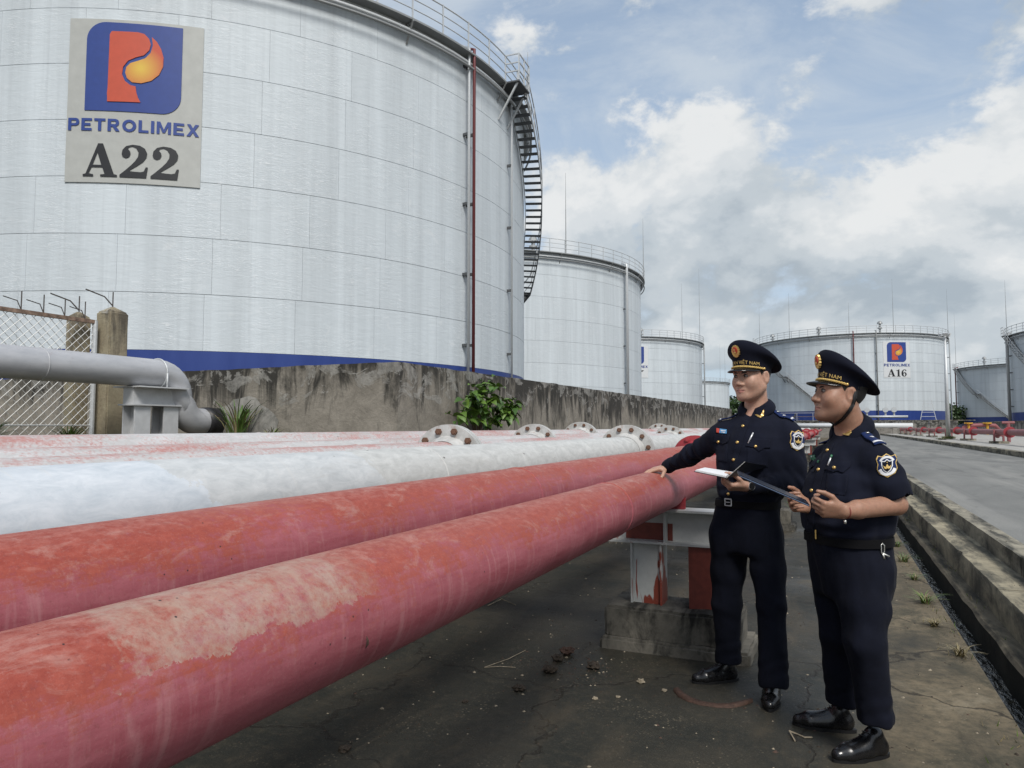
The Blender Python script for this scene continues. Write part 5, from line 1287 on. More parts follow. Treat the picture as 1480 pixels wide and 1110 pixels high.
class Field:
    def __init__(s, lo, hi, h):
        s.lo = np.array(lo, float); s.h = h; s.n = np.ceil((np.array(hi, float) - s.lo) / h).astype(int) + 1
        s.F = np.full(tuple(s.n), 1.0, np.float32)
        s.ax = [(s.lo[i] + h * np.arange(s.n[i])).astype(np.float32) for i in range(3)]
    def sl(s, lo, hi):
        a = np.clip(np.floor((np.array(lo) - s.lo) / s.h).astype(int), 0, s.n); b = np.clip(np.ceil((np.array(hi) - s.lo) / s.h).astype(int) + 1, 0, s.n)
        S = tuple(slice(a[i], b[i]) for i in range(3))
        return S, s.ax[0][S[0]][:, None, None], s.ax[1][S[1]][None, :, None], s.ax[2][S[2]][None, None, :]
    def cap(s, a, b, ra, rb, k=0.0, sub=False):
        a = np.array(a, float); b = np.array(b, float); m = max(ra, rb) + max(k, 0.03)
        S, x, y, z = s.sl(np.minimum(a, b) - m, np.maximum(a, b) + m)
        d = sd_cap(x, y, z, a, b, ra, rb)
        s.F[S] = smax(s.F[S], -d, k) if sub else smin(s.F[S], d, k)
    def ell(s, c, r, k=0.0, sub=False):
        c = np.array(c, float); m = max(r) + max(k, .03); S, x, y, z = s.sl(c - m, c + m)
        d = sd_ell(x, y, z, c, r); s.F[S] = smax(s.F[S], -d, k) if sub else smin(s.F[S], d, k)
    def loft(s, rows, yaw, k=0.0, grow=0.0, nexp=2.3):
        """stack of rounded sections: rows of (z, cx, cy, half width, half depth)"""
        R_ = np.array(sorted(rows)); zs = R_[:, 0]; m = R_[:, 3:].max() + grow + max(k, .03)
        lo = (R_[:, 1].min() - m, R_[:, 2].min() - m, zs[0] - .06); hi = (R_[:, 1].max() + m, R_[:, 2].max() + m, zs[-1] + .06)
        S, x, y, z = s.sl(lo, hi); zf = z.ravel()
        I = lambda q: np.interp(zf, zs, R_[:, q]).astype(np.float32)[None, None, :]
        cx, cy, a, b = I(1), I(2), I(3) + grow, I(4) + grow
        c, sn = math.cos(yaw), math.sin(yaw)
        u = np.abs((x - cx) * c + (y - cy) * sn) / a; v = np.abs(-(x - cx) * sn + (y - cy) * c) / b
        d = ((u ** nexp + v ** nexp + 1e-9) ** (1 / nexp) - 1) * np.minimum(a, b)
        d = smax(d, np.maximum(zs[0] - z, z - zs[-1]), 0.03)
        s.F[S] = smin(s.F[S], d.astype(np.float32), k)
    def mesh(s):
        F = s.F; ins = F < 0
        c = np.zeros(tuple(s.n - 1), np.uint8)
        for i in (0, 1):
            for j in (0, 1):
                for k in (0, 1): c += ins[i:i + s.n[0] - 1, j:j + s.n[1] - 1, k:k + s.n[2] - 1]
        act = np.argwhere((c > 0) & (c < 8)); idm = np.full(c.shape, -1, np.int32); idm[tuple(act.T)] = np.arange(len(act))
        acc = np.zeros((len(act), 3)); cnt = np.zeros(len(act))
        corners = [(i, j, k) for i in (0, 1) for j in (0, 1) for k in (0, 1)]
        val = {q: F[act[:, 0] + q[0], act[:, 1] + q[1], act[:, 2] + q[2]] for q in corners}
        for q in corners:
            for ax in range(3):
                if q[ax]: continue
                r = list(q); r[ax] = 1; r = tuple(r)
                f0, f1 = val[q], val[r]; m = (f0 < 0) != (f1 < 0)
                t = np.where(m, f0 / (f0 - f1 + 1e-20), 0)
                p = np.tile(np.array(q, float), (len(act), 1)); p[:, ax] += t
                acc[m] += p[m]; cnt[m] += 1
        V = s.lo + (act + acc / cnt[:, None]) * s.h
        Q = []
        for ax in range(3):
            u, v = (ax + 1) % 3, (ax + 2) % 3
            a = [slice(None)] * 3; b = [slice(None)] * 3
            a[ax] = slice(0, s.n[ax] - 1); b[ax] = slice(1, s.n[ax])
            e0 = ins[tuple(a)]; e1 = ins[tuple(b)]
            E_ = np.argwhere(e0 != e1)
            E_ = E_[(E_[:, u] > 0) & (E_[:, v] > 0) & (E_[:, u] < s.n[u] - 1) & (E_[:, v] < s.n[v] - 1)]
            def g(du, dv):
                q = E_.copy(); q[:, u] -= du; q[:, v] -= dv; return idm[q[:, 0], q[:, 1], q[:, 2]]
            quad = np.stack([g(1, 1), g(0, 1), g(0, 0), g(1, 0)], 1)
            flip = ~e0[tuple(E_.T)]
            quad[flip] = quad[flip][:, ::-1]
            Q.append(quad)
        return V, np.concatenate(Q)
def fast_mesh(name, V, Q, mat):
    me = bpy.data.meshes.new(name)
    me.vertices.add(len(V)); me.vertices.foreach_set('co', np.asarray(V, np.float32).ravel())
    me.loops.add(Q.size); me.loops.foreach_set('vertex_index', Q.astype(np.int32).ravel())
    me.polygons.add(len(Q)); me.polygons.foreach_set('loop_start', np.arange(0, Q.size, 4, dtype=np.int32))
    me.polygons.foreach_set('use_smooth', np.ones(len(Q), bool))
    me.update(calc_edges=True); me.validate()
    for m in (mat if isinstance(mat, list) else [mat]): me.materials.append(m)
    return me
def relax(V, Q, it=2, f=0.5):
    n = len(V); e = np.concatenate([Q[:, [0, 1]], Q[:, [1, 2]], Q[:, [2, 3]], Q[:, [3, 0]]]); deg = np.bincount(e[:, 0], minlength=n) + np.bincount(e[:, 1], minlength=n)
    V = V.copy()
    for _ in range(it):
        A = np.stack([np.bincount(e[:, 0], V[e[:, 1], i], n) + np.bincount(e[:, 1], V[e[:, 0], i], n) for i in range(3)], 1) / np.maximum(deg, 1)[:, None]
        V += f * (A - V)
    return V

# ---- materials for people
def m_skin(name, base, lip, shade):
    n = NB(name); p = n.pos()
    at = n.N.new('ShaderNodeAttribute'); at.attribute_name = 'tint'; s = n.sep(at.outputs['Vector'])
    f = n.noise(p, 55, 5, 0.7)
    c = n.mix(n.ramp(f, [(0.3, 0), (0.7, 1)]), tuple(x * 0.80 for x in base), tuple(x * 1.10 for x in base))
    c = n.mix(n.math('MULTIPLY', n.ramp(n.noise(p, 22, 4, 0.6), [(0.5, 0), (0.7, 1)]), 0.25), c, (base[0] * 0.95, base[1] * 0.72, base[2] * 0.68))
    c = n.mix(s[0], c, lip); c = n.mix(s[1], c, shade)
    n.b.inputs['Subsurface Weight'].default_value = 0.12; n.b.inputs['Subsurface Radius'].default_value = (0.02, 0.008, 0.005); n.b.inputs['Subsurface Scale'].default_value = 0.3
    MAT[name] = n.done(c, 0.48, 0, n.bump(n.noise(p, 300, 3), 0.16, 0.002), 0.4)
m_skin('skin_light', (0.44, 0.262, 0.190), (0.33, 0.125, 0.11), (0.25, 0.145, 0.105))
m_skin('skin_tan', (0.335, 0.182, 0.122), (0.25, 0.10, 0.085), (0.20, 0.12, 0.085))
def m_cloth(name, col, bump=0.25):
    n = NB(name); p = n.pos()
    w = n.noise(n.map(p, (400, 400, 60)), 1.0, 2); f = n.noise(p, 7, 6, 0.6, 0.8)
    lint = n.noise(p, 240, 2, 0.5)
    c = n.mix(n.ramp(f, [(0.3, 0), (0.75, 1)]), tuple(x * 0.8 for x in col), tuple(x * 1.25 for x in col))
    c = n.mix(n.math('MULTIPLY', n.ramp(lint, [(0.68, 0), (0.76, 1)]), 0.08), c, (0.06, 0.06, 0.07))
    bn = n.bump(f, bump, 0.012, n.bump(w, 0.12, 0.001))
    MAT[name] = n.done(c, 0.88, 0, bn, 0.14, {'Sheen Weight': 0.02, 'Sheen Roughness': 0.5})
m_cloth('navy_shirt', (0.0066, 0.0082, 0.0170)); m_cloth('navy_trousers', (0.0048, 0.0060, 0.0125)); m_cloth('cap_cloth', (0.0058, 0.0070, 0.0145), 0.08)
m_cloth('belt_cloth', (0.004, 0.004, 0.005), 0.02)
m_cloth('board_navy', (0.012, 0.024, 0.085), 0.05)
def m_leather():
    n = NB('shoe_leather'); f = n.noise(n.pos(), 30, 5, 0.6)
    MAT['shoe_leather'] = n.done((0.008, 0.008, 0.009), n.ramp(f, [(0.3, 0.16), (0.7, 0.34)]), 0, n.bump(f, 0.15, 0.004), 0.6)
m_leather()
plain('belt_leather', (0.004, 0.004, 0.005), 0.62); plain('visor_gloss', (0.010, 0.010, 0.011), 0.12, 0, 0.1)
plain('gold', (0.62, 0.42, 0.15), 0.32, 0.75, 0.15, 80); plain('gold_thread', (0.55, 0.38, 0.12), 0.6, 0.1, 0.3, 200); plain('silver', (0.66, 0.66, 0.62), 0.3, 0.8)
plain('thread_white', (0.62, 0.63, 0.64), 0.7); plain('enamel_red', (0.45, 0.05, 0.03), 0.35); plain('hair_black', (0.012, 0.011, 0.010), 0.6, 0, 0.4, 90)
plain('eye_white', (0.20, 0.17, 0.155), 0.3); plain('eye_dark', (0.012, 0.008, 0.006), 0.12); plain('paper', (0.74, 0.75, 0.77), 0.7, 0, 0.04)
plain('folder_black', (0.008, 0.009, 0.013), 0.30, 0, 0.2); plain('folder_navy', (0.006, 0.010, 0.024), 0.30, 0, 0.2); plain('folder_edge', (0.16, 0.22, 0.34), 0.35)
plain('tag_blue', (0.07, 0.24, 0.46), 0.4); plain('tag_green', (0.04, 0.16, 0.085), 0.4); plain('pen_silver', (0.65, 0.66, 0.67), 0.3, 0.5); plain('bracelet', (0.20, 0.05, 0.035), 0.5); plain('watch_face', (0.02, 0.02, 0.022), 0.15, 0.4)
plain('strap_black', (0.012, 0.012, 0.013), 0.5)

def mat_from(f, up=(0, 0, 1)):   # columns: left, back, up   (front of the person is -back)
    b = -Vector(f).normalized(); u = Vector(up); u = (u - b * u.dot(b)).normalized(); l = b.cross(u)
    return np.array([[l.x, b.x, u.x], [l.y, b.y, u.y], [l.z, b.z, u.z]])
def head_field(fd, c, R_, sc, P):
    """head and neck in the head frame: x = person's left, -y = front, z = up, eyes at z 0.01"""
    c = np.array(c); m = 0.17 * sc
    S, x, y, z = fd.sl(c - m, c + m)
    gx = x - c[0]; gy = y - c[1]; gz = z - c[2]
    q = [(gx * R_[0, i] + gy * R_[1, i] + gz * R_[2, i]) / sc for i in range(3)]
    X, Y, Z = np.broadcast_arrays(*q); ax = np.abs(X)
    j = P.get('jaw', 1.0); ck = P.get('cheek', 1.0)
    d = sd_ell(X, Y, Z, (0, .012, .040), (.077, .096, .098))
    d = smin(d, sd_ell(X, Y, Z, (0, -.028, -.035), (.064 * ck, .066, .088)), .04)
    d = smin(d, sd_cap(ax, Y, Z, (.056 * j, .000, -.052), (.019 * j, -.068, -.096), .022, .019), .04)
    d = smin(d, sd_ell(X, Y, Z, (0, -.082, -.100), (.020, .017, .018)), .024)
    d = smin(d, sd_ell(ax, Y, Z, (.043 * ck, -.060, -.026), (.027, .030, .032)), .03)
    d = smin(d, sd_cap(ax, Y, Z, (.012, -.089, .031), (.046, -.076, .031), .010, .011), .02)
    d = smax(d, -sd_ell(ax, Y, Z, (.031, -.104, .010), (.021, .016, .011)), .012)     # eye hollows
    d = smin(d, sd_cap(X, Y, Z, (0, -.087, .016), (0, -.112, -.030), .0075, .0125), .014)  # nose
    d = smin(d, sd_ell(ax, Y, Z, (.0145, -.098, -.0355), (.0105, .012, .0090)), .008)
    d = smax(d, -sd_ell(ax, Y, Z, (.007, -.106, -.0445), (.004, .006, .004)), .003)
    d = smin(d, sd_ell(X, Y, Z, (0, -.085, -.065), (.028, .015, .020)), .014)          # muzzle
    d = smin(d, sd_cap(ax, Y, Z, (0, -.0990, -.0630), (.022, -.0860, -.0670), .0050, .0030), .005)
    d = smin(d, sd_cap(ax, Y, Z, (0, -.0975, -.0740), (.019, -.0860, -.0695), .0062, .0030), .005)
    d = smax(d, -sd_cap(ax, Y, Z, (0, -.1070, -.0683), (.024, -.0925, -.0690), .0022, .0018), .003)
    d = smax(d, -sd_ell(ax, Y, Z, (.031, -.0985, .0095), (.0160, .0130, .0050)), .004)  # lid opening
    d = smin(d, sd_cap(ax, Y, Z, (.018, -.0905, .0165), (.045, -.082, .0165), .0042, .0042), .006)
    e = sd_ell(ax, Y, Z, (.080, .012, -.002), (.0105, .021, .034)); e = smax(e, -sd_ell(ax, Y, Z, (.090, .004, .002), (.008, .012, .022)), .006)
    d = smin(d, e, .010)
    d = (d * sc).astype(np.float32)
    fd.F[S] = smin(fd.F[S], d, .012)
def head_tint(V, c, R_, sc, beard):
    q = (V - np.array(c)) @ R_ / sc; ax = np.abs(q[:, 0]); T = np.zeros((len(V), 3), np.float32)
    lip = (np.abs(q[:, 2] + .0685) < np.clip(.0115 - ax * .30, 0, 1)) & (q[:, 1] < -.088) & (ax < .025)
    T[lip, 0] = 0.75
    br = np.exp(-((q[:, 2] + .095) / .03) ** 2) * (q[:, 1] < -.03) * (q[:, 2] < -.045) * beard
    must = np.exp(-((q[:, 2] + .053) / .006) ** 2) * (ax < .028) * (q[:, 1] < -.085) * beard * 1.6
    T[:, 1] = np.clip(br + must, 0, 0.8) * (~lip)
    inr = np.sqrt(((q ** 2).sum(1))) < .2
    T[~inr] = 0
    return T
def hand(fd, W, d, n, s, curls, thumb, sc=1.0, spread=0.10):
    """palm and five fingers; d = towards the fingers, n = back of the hand, s = thumb side"""
    W = np.array(W); d = np.array(d, float); d /= np.linalg.norm(d); n = np.array(n, float); n -= d * (n @ d); n /= np.linalg.norm(n)
    s = np.array(s, float); s -= d * (s @ d) + n * (s @ n); s /= np.linalg.norm(s)
    offs = (.029, .010, -.010, -.028); Ls = ((.042, .025, .021), (.046, .029, .023), (.042, .027, .022), (.033, .020, .019)); kn = (.088, .092, .087, .078)
    base = []
    for o_, k_ in zip(offs, kn):
        b = W + (d * k_ + s * o_ + n * (.004 - abs(o_) * .12)) * sc; base.append(b)
        fd.cap(W + (s * o_ * .65 + d * .005) * sc, b, .0150 * sc, .0115 * sc, .016)
    fd.cap(W + (d * .022 + s * .020 - n * .006) * sc, W + (d * .055 + s * .030 - n * .008) * sc, .016 * sc, .013 * sc, .014)
    tips = []
    for i in range(4):
        p = base[i]; ang = 0.0; dd = d + s * offs[i] / .03 * spread; dd /= np.linalg.norm(dd)
        r0 = (.0098, .0100, .0095, .0082)[i] * sc
        for k in range(3):
            ang += math.radians(curls[i][k]); v = dd * math.cos(ang) - n * math.sin(ang)
            e = p + v * Ls[i][k] * sc
            fd.cap(p, e, r0 * (1 - .10 * k), r0 * (.92 - .12 * k), .002 if k else .006); p = e
        tips.append(p)
    p = W + (d * .028 + s * .026 - n * .004) * sc
    for k, (a, b, c_) in enumerate(thumb):
        v = d * a + s * b + n * c_; v /= np.linalg.norm(v); e = p + v * (.044, .034, .027)[k] * sc
        fd.cap(p, e, (.0135, .0112, .0100)[k] * sc, (.0112, .0100, .0080)[k] * sc, .010 if k == 0 else .003); p = e
    return tips
def ring_rows(rows, yaw, z, grow, n=48, nexp=2.3):
    R_ = np.array(sorted(rows)); cx, cy, a, b = [np.interp(z, R_[:, 0], R_[:, i]) for i in range(1, 5)]; a += grow; b += grow; out = []
    for i in range(n):
        t = 2 * PI * i / n; ct, st = math.cos(t), math.sin(t)
        u = math.copysign(abs(ct) ** (2 / nexp), ct) * a; v = math.copysign(abs(st) ** (2 / nexp), st) * b
        out.append(Vector((cx + u * math.cos(yaw) - v * math.sin(yaw), cy + u * math.sin(yaw) + v * math.cos(yaw), z)))
    return out
class Skin:
    """things sewn or pinned onto a garment: outlines drawn where they show, laid on the cloth itself"""
    def __init__(s, me, d0, more=()):
        V = [v.co[:] for v in me.vertices]; F = [p.vertices[:] for p in me.polygons]
        for m2 in more:
            k = len(V); V += [v.co[:] for v in m2.vertices]; F += [tuple(i + k for i in p.vertices) for p in m2.polygons]
        s.bvh = BVHTree.FromPolygons(V, F); s.d0 = d0
    def hit(s, px, py):
        r = ray(px, py).normalized(); h = s.bvh.ray_cast(CAM, r)
        if h[0] is None:
            p = at_depth(px, py, s.d0); h = s.bvh.find_nearest(p)
        return h[0], h[1]
    def decal(s, name, outline, mat, off, thick, parent, step=2.0, loops=None):
        V, F = fill([outline] + (loops or []), step); W = []
        for (x, y) in V:
            p, nn = s.hit(x, y)
            if nn.dot(CAM - p) < 0: nn = -nn
            W.append(p + nn * off)
        me = raw_mesh(name, W, F, MAT[mat], True)
        # orient towards the viewer's side of the cloth
        bm = bmesh.new(); bm.from_mesh(me)
        for f in bm.faces:
            if f.normal.dot(CAM - f.calc_center_median()) < 0: f.normal_flip()
        bm.to_mesh(me); bm.free()
        o = obj(name, me); o.parent = parent
        sm = o.modifiers.new('thickness', 'SOLIDIFY'); sm.thickness = thick; sm.offset = -1
        return o
    def stud(s, name, px, py, r, mat, parent, h=.004):
        p, nn = s.hit(px, py)
        V = []; F = []; n = 12; d, a, b, _ = frame(p, p + nn)
        for rr, hh in ((1.0, 0.0), (1.0, .35), (.75, .85), (.35, 1.0)):
            V += [p + nn * (hh * h + .0015) + (a * math.cos(2 * PI * i / n) + b * math.sin(2 * PI * i / n)) * (r * rr) for i in range(n)]
        for q in range(3): F += [(q * n + i, q * n + (i + 1) % n, (q + 1) * n + (i + 1) % n, (q + 1) * n + i) for i in range(n)]
        F.append(tuple(range(3 * n, 4 * n)))
        o = obj(name, raw_mesh(name, V, F, MAT[mat], True)); o.parent = parent; return o
def shoe(heel, toe, parent, label=None):
    h_, t_ = Vector(heel), Vector(toe); d = (t_ - h_); d.z = 0; d.normalize(); s = Vector((-d.y, d.x, 0)); L_ = .295; o = h_ - d * .015
    fd = Field(np.array(o) - .12 + np.array([0, 0, .10]) - np.array([.3, .3, 0]) * 1, np.array(o) + np.array([.42, .42, .20]), .0045)
    P = lambda a, b, c: np.array(o + d * a + s * b + Vector((0, 0, c)))
    fd.cap(P(.045, 0, .040), P(.115, 0, .038), .036, .040, .02); fd.cap(P(.115, .004, .034), P(.200, .010, .030), .040, .040, .02); fd.cap(P(.115, -.004, .034), P(.200, -.006, .030), .040, .038, .02); fd.cap(P(.205, .006, .028), P(.250, .004, .025), .038, .030, .02)
    fd.cap(P(.048, 0, .050), P(.065, 0, .095), .036, .038, .03); fd.cap(P(.080, 0, .080), P(.160, 0, .044), .030, .024, .03)
    S, x, y, z = fd.sl(fd.lo, fd.lo + fd.n * fd.h); fd.F[S] = smax(fd.F[S], .014 - z, .006)
    V, Q = fd.mesh(); V = relax(V, Q, 1)
    ob = obj('shoe', fast_mesh('shoe', V, Q, MAT['shoe_leather'])); ob.parent = parent
    if label: ob['label'] = label
    V = []; n = 30
    prof = []
    for i in range(n):
        t = 2 * PI * i / n; a = math.cos(t); b = math.sin(t)
        wd = .0450 if a > 0.1 else .0370
        prof.append((.139 + a * .143, b * wd * (1 - .18 * max(a, 0) ** 3) + .004))
    for zz in (0.0, .016): V += [o + d * a + s * b + Vector((0, 0, zz)) for a, b in prof]
    F = [(i, (i + 1) % n, n + (i + 1) % n, n + i) for i in range(n)] + [tuple(range(n - 1, -1, -1)), tuple(range(n, 2 * n))]
    so_ = obj('sole', raw_mesh('sole', V, F, MAT['belt_leather'])); so_.parent = ob
    m = MB()
    for k in range(4):
        a = .105 + k * .017; zt = .108 - k * .0135
        m.bar(o + d * a + s * .018 + Vector((0, 0, zt)), o + d * (a + .008) - s * .018 + Vector((0, 0, zt)), .004, .004)
    l = m.build('laces', MAT['strap_black']); l.parent = ob
    return ob

def cap(c, R_, sc, parent, text, tilt=0.0):
    """peaked cap in the head frame"""
    T = lambda p: Vector(np.array(c) + R_ @ ((np.array(p) + np.array((0, 0, .008))) * sc))
    ct, st = math.cos(tilt), math.sin(tilt)
    def tl(p): x, y, z = p; return (x, y * ct - z * st, y * st + z * ct)
    def ell(cy, rx, ry, zf): return lambda t: (rx * math.sin(t), cy - ry * math.cos(t), zf(cy - ry * math.cos(t)))
    rings = [ell(.004, .0845, .107, lambda y: .024 - y * .16), ell(.004, .0855, .108, lambda y: .064 - y * .22),
             ell(.008, .101, .120, lambda y: .082 - y * .32), ell(.018, .120, .136, lambda y: .086 - y * .43), ell(.025, .129, .144, lambda y: .096 - y * .49),
             ell(.026, .127, .142, lambda y: .110 - y * .55), ell(.025, .115, .128, lambda y: .127 - y * .62), ell(.022, .085, .095, lambda y: .138 - y * .66), ell(.020, .045, .052, lambda y: .142 - y * .68)]
    n = 56; V = []; F = []
    for r in rings: V += [T(tl(r(2 * PI * i / n))) for i in range(n)]
    for q in range(len(rings) - 1): F += [(q * n + i, (q + 1) * n + i, (q + 1) * n + (i + 1) % n, q * n + (i + 1) % n) for i in range(n)]
    V.append(T(tl((0, .020, .129)))); k = (len(rings) - 1) * n; F += [(k + i, len(V) - 1, k + (i + 1) % n) for i in range(n)]
    crown = obj('peaked_cap', raw_mesh('peaked_cap', V, F, MAT['cap_cloth'], True)); crown.parent = parent
    ss = crown.modifiers.new('smooth', 'SUBSURF'); ss.levels = 1; ss.render_levels = 1
    def surf(t, v, off=.003):   # v: 0..1 over band, 1..3 over front of crown
        i = max(0, min(int(v), len(rings) - 2)); f = v - i; a = np.array(rings[i](t)); b = np.array(rings[i + 1](t)); p = a + (b - a) * f
        nn = np.array((math.sin(t), -math.cos(t), 0)); return T(tl(p + nn * off))
    # visor
    V = []; F = []; m_ = 24; k_ = 6
    for i in range(m_ + 1):
        t = math.radians(-72 + 144 * i / m_); w = math.cos(t * 90 / 76) ** .6 if abs(t) < math.radians(76) else 0
        a = np.array(rings[0](t)) + np.array((0, 0, .002))
        for j in range(k_ + 1):
            f = j / k_; ext = .054 * w * f
            V.append(T(tl((a[0] * (1 + .10 * f * w), a[1] - ext, a[2] - .004 * f * w - .012 * f * f * w - .006 * (abs(math.sin(t)) ** 2) * f))))
    for i in range(m_):
        for j in range(k_): p = i * (k_ + 1) + j; F.append((p, p + 1, p + k_ + 2, p + k_ + 1))
    vo = obj('visor', raw_mesh('visor', V, F, MAT['visor_gloss'], True)); vo.parent = crown
    sm = vo.modifiers.new('thickness', 'SOLIDIFY'); sm.thickness = .004
    # plaited gold cord with end buttons
    m = MB()
    for ph in (0, PI):
        pts = []
        for i in range(97):
            t = math.radians(-80 + 160 * i / 96); w = i * .9 + ph
            a = surf(t, .17 + .07 * math.sin(w), .005 + .003 * math.cos(w)); pts.append(a)
        m.tube(pts, .0036 * sc, 6)
    co = m.build('gold_cord', MAT['gold_thread'], None, True); co.parent = crown
    for t in (-80, 80):
        m = MB(); a = surf(math.radians(t), .17, .002); b = surf(math.radians(t), .17, .012); m.cyl(a, b, .0085, .006, 12); o = m.build('cap_button', MAT['gold'], None, True); o.parent = crown
    V, F = text_mesh(text, 0.0, 1.05); W = []
    xs = [p[0] for p in V]; x0, x1 = min(xs), max(xs); ys = [p[1] for p in V]; y0, y1 = 0.0, 0.72
    for (x, y) in V:
        t = math.radians(-66 + 132 * (x - x0) / (x1 - x0)); W.append(surf(t, .46 + .40 * (y - y0) / (y1 - y0), .0045))
    tx = obj('cap_lettering', raw_mesh('cap_lettering', W, F, MAT['gold_thread'])); tx.parent = crown
    # badge: oval gold wreath with a red field and star, on the front of the crown
    c0 = surf(0, 2.45, .004); vx = (surf(.05, 2.45, .004) - surf(-.05, 2.45, .004)).normalized(); vy = (surf(0, 4.0, .004) - surf(0, 1.4, .004)).normalized(); nn = vx.cross(vy).normalized()
    if nn.dot(c0 - T((0, 0, .08))) < 0: nn = -nn
    def oval(name, mat, rx, ry, off, dy=0.0, wob=0.0, dome=.003, n_=30):
        V = [c0 + nn * (off + dome) + vy * dy]
        V += [c0 + nn * off + vx * (rx * math.cos(2 * PI * i / n_) * (1 + wob * (i % 2))) + vy * (dy + ry * math.sin(2 * PI * i / n_) * (1 + wob * (i % 2))) for i in range(n_)]
        V += [v - nn * (off + .004) for v in V[1:]]
        o = obj(name, raw_mesh(name, V, [(0, 1 + i, 1 + (i + 1) % n_) for i in range(n_)] + [(1 + i, 1 + n_ + i, 1 + n_ + (i + 1) % n_, 1 + (i + 1) % n_) for i in range(n_)], MAT[mat], False)); o.parent = crown; return o
    oval('cap_badge', 'gold', .0235, .0315, .005, .002, .10); oval('badge_field', 'enamel_red', .0150, .0190, .009, .008, 0, .002); oval('badge_gear', 'gold', .0070, .0060, .0105, -.004, .2, .002, 16)
    m5 = [c0 + nn * .0125 + vx * (.0085 * (1 if i % 2 == 0 else .42) * math.cos(PI / 2 + PI * i / 5)) + vy * (.012 + .0085 * (1 if i % 2 == 0 else .42) * math.sin(PI / 2 + PI * i / 5)) for i in range(10)]
    st_ = obj('badge_star', raw_mesh('badge_star', m5, [tuple(range(10))], MAT['gold'])); st_.parent = crown
    return crown

def eyes_brows(c, R_, sc, parent, brow_w=1.0, gaze=-.004):
    T = lambda p: Vector(np.array(c) + R_ @ (np.array(p) * sc))
    for s in (-1, 1):
        for nm, mt, q, r in (('eye', 'eye_white', (.031 * s, -.0815, .0095), .0120), ('iris', 'eye_dark', (.031 * s + gaze, -.0868, .0090), .0086)):
            bm = bmesh.new(); bmesh.ops.create_uvsphere(bm, u_segments=16, v_segments=10, radius=r * sc)
            bmesh.ops.translate(bm, vec=T(q), verts=bm.verts); me = bpy.data.meshes.new(nm); bm.to_mesh(me); bm.free(); me.materials.append(MAT[mt]); me.polygons.foreach_set('use_smooth', np.ones(len(me.polygons), bool))
            o = obj(nm, me); o.parent = parent
        m = MB(); m.tube([T((.013 * s, -.0975, .0225)), T((.024 * s, -.0960, .0255)), T((.036 * s, -.0895, .0265)), T((.048 * s, -.0785, .0235))], [.0034 * brow_w * sc, .0046 * brow_w * sc, .0042 * brow_w * sc, .0018 * sc], 6)
        o = m.build('eyebrow', MAT['hair_black'], None, True); o.parent = parent
        m = MB(); m.tube([T((.018 * s, -.0915, .0125)), T((.030 * s, -.0940, .0158)), T((.044 * s, -.0850, .0125))], [.0016 * sc, .0030 * sc, .0018 * sc], 5); o = m.build('eyelash', MAT['hair_black'], None, True); o.parent = parent
def hair(c, R_, sc, parent):
    cc = np.array(c); m = .15 * sc; fd = Field(cc - m, cc + m, .0035)
    S, x, y, z = fd.sl(cc - m, cc + m); gx, gy, gz = x - cc[0], y - cc[1], z - cc[2]
    q = [(gx * R_[0, i] + gy * R_[1, i] + gz * R_[2, i]) / sc for i in range(3)]; X, Y, Z = np.broadcast_arrays(*q); ax = np.abs(X)
    d = sd_ell(X, Y, Z, (0, .014, .040), (.0795, .0985, .100))
    line = np.interp(Y.ravel(), [-.06, -.035, -.02, .0, .03, .06, .1], [.06, .040, .012, .020, .0, -.045, -.05]).reshape(Y.shape)
    d = smax(d, line - Z, .006); d = smax(d, -.045 - Y, .006)
    d = smin(d, sd_cap(ax, Y, Z, (.0745, -.020, .03), (.0735, -.014, .004), .0050, .002), .006)
    d = smax(d, Z - .10, .01)
    fd.F[S] = (d * sc + .0012 * vnoise(X * 260, Y * 260, Z * 60)).astype(np.float32)
    V, Q = fd.mesh(); o = obj('hair', fast_mesh('hair', V, Q, MAT['hair_black'])); o.parent = parent

def drape(fd, amp, fx, fz, seed=0.0, box=None):
    """soft cloth relief: low, broad folds"""
    S, x, y, z = fd.sl(fd.lo, fd.lo + fd.n * fd.h) if box is None else fd.sl(*box)
    sub = fd.F[S]; near = np.abs(sub) < .05
    idx = np.argwhere(near); ax_ = [v.ravel() for v in (x, y, z)]
    px, py, pz = ax_[0][idx[:, 0]], ax_[1][idx[:, 1]], ax_[2][idx[:, 2]]
    w = vnoise(px * 5 + seed, py * 5, pz * 5) * 1.6
    nz = vnoise(px * fx + seed + w, py * fx + w, pz * fz + seed) + .5 * vnoise(px * fx * 2.1 + seed, py * fx * 2.1 + 3, pz * fz * 2.2 + w)
    sub[near] += (amp * nz).astype(np.float32)
def folds(fd, c, axis, r, amp, wl, ph=0.0):
    """ring folds gathered round a bend"""
    c = np.array(c, float); a = np.array(axis, float); a /= np.linalg.norm(a); S, x, y, z = fd.sl(c - r, c + r)
    dx, dy, dz = x - c[0], y - c[1], z - c[2]; t = dx * a[0] + dy * a[1] + dz * a[2]; d2 = dx * dx + dy * dy + dz * dz
    w = np.exp(-d2 / (r * .55) ** 2); skew = vnoise(np.broadcast_to(x * 14, d2.shape), np.broadcast_to(y * 14, d2.shape), np.broadcast_to(z * 14, d2.shape)) * 2.6
    fd.F[S] += (amp * w * np.sin(t * 2 * PI / wl + ph + skew)).astype(np.float32)

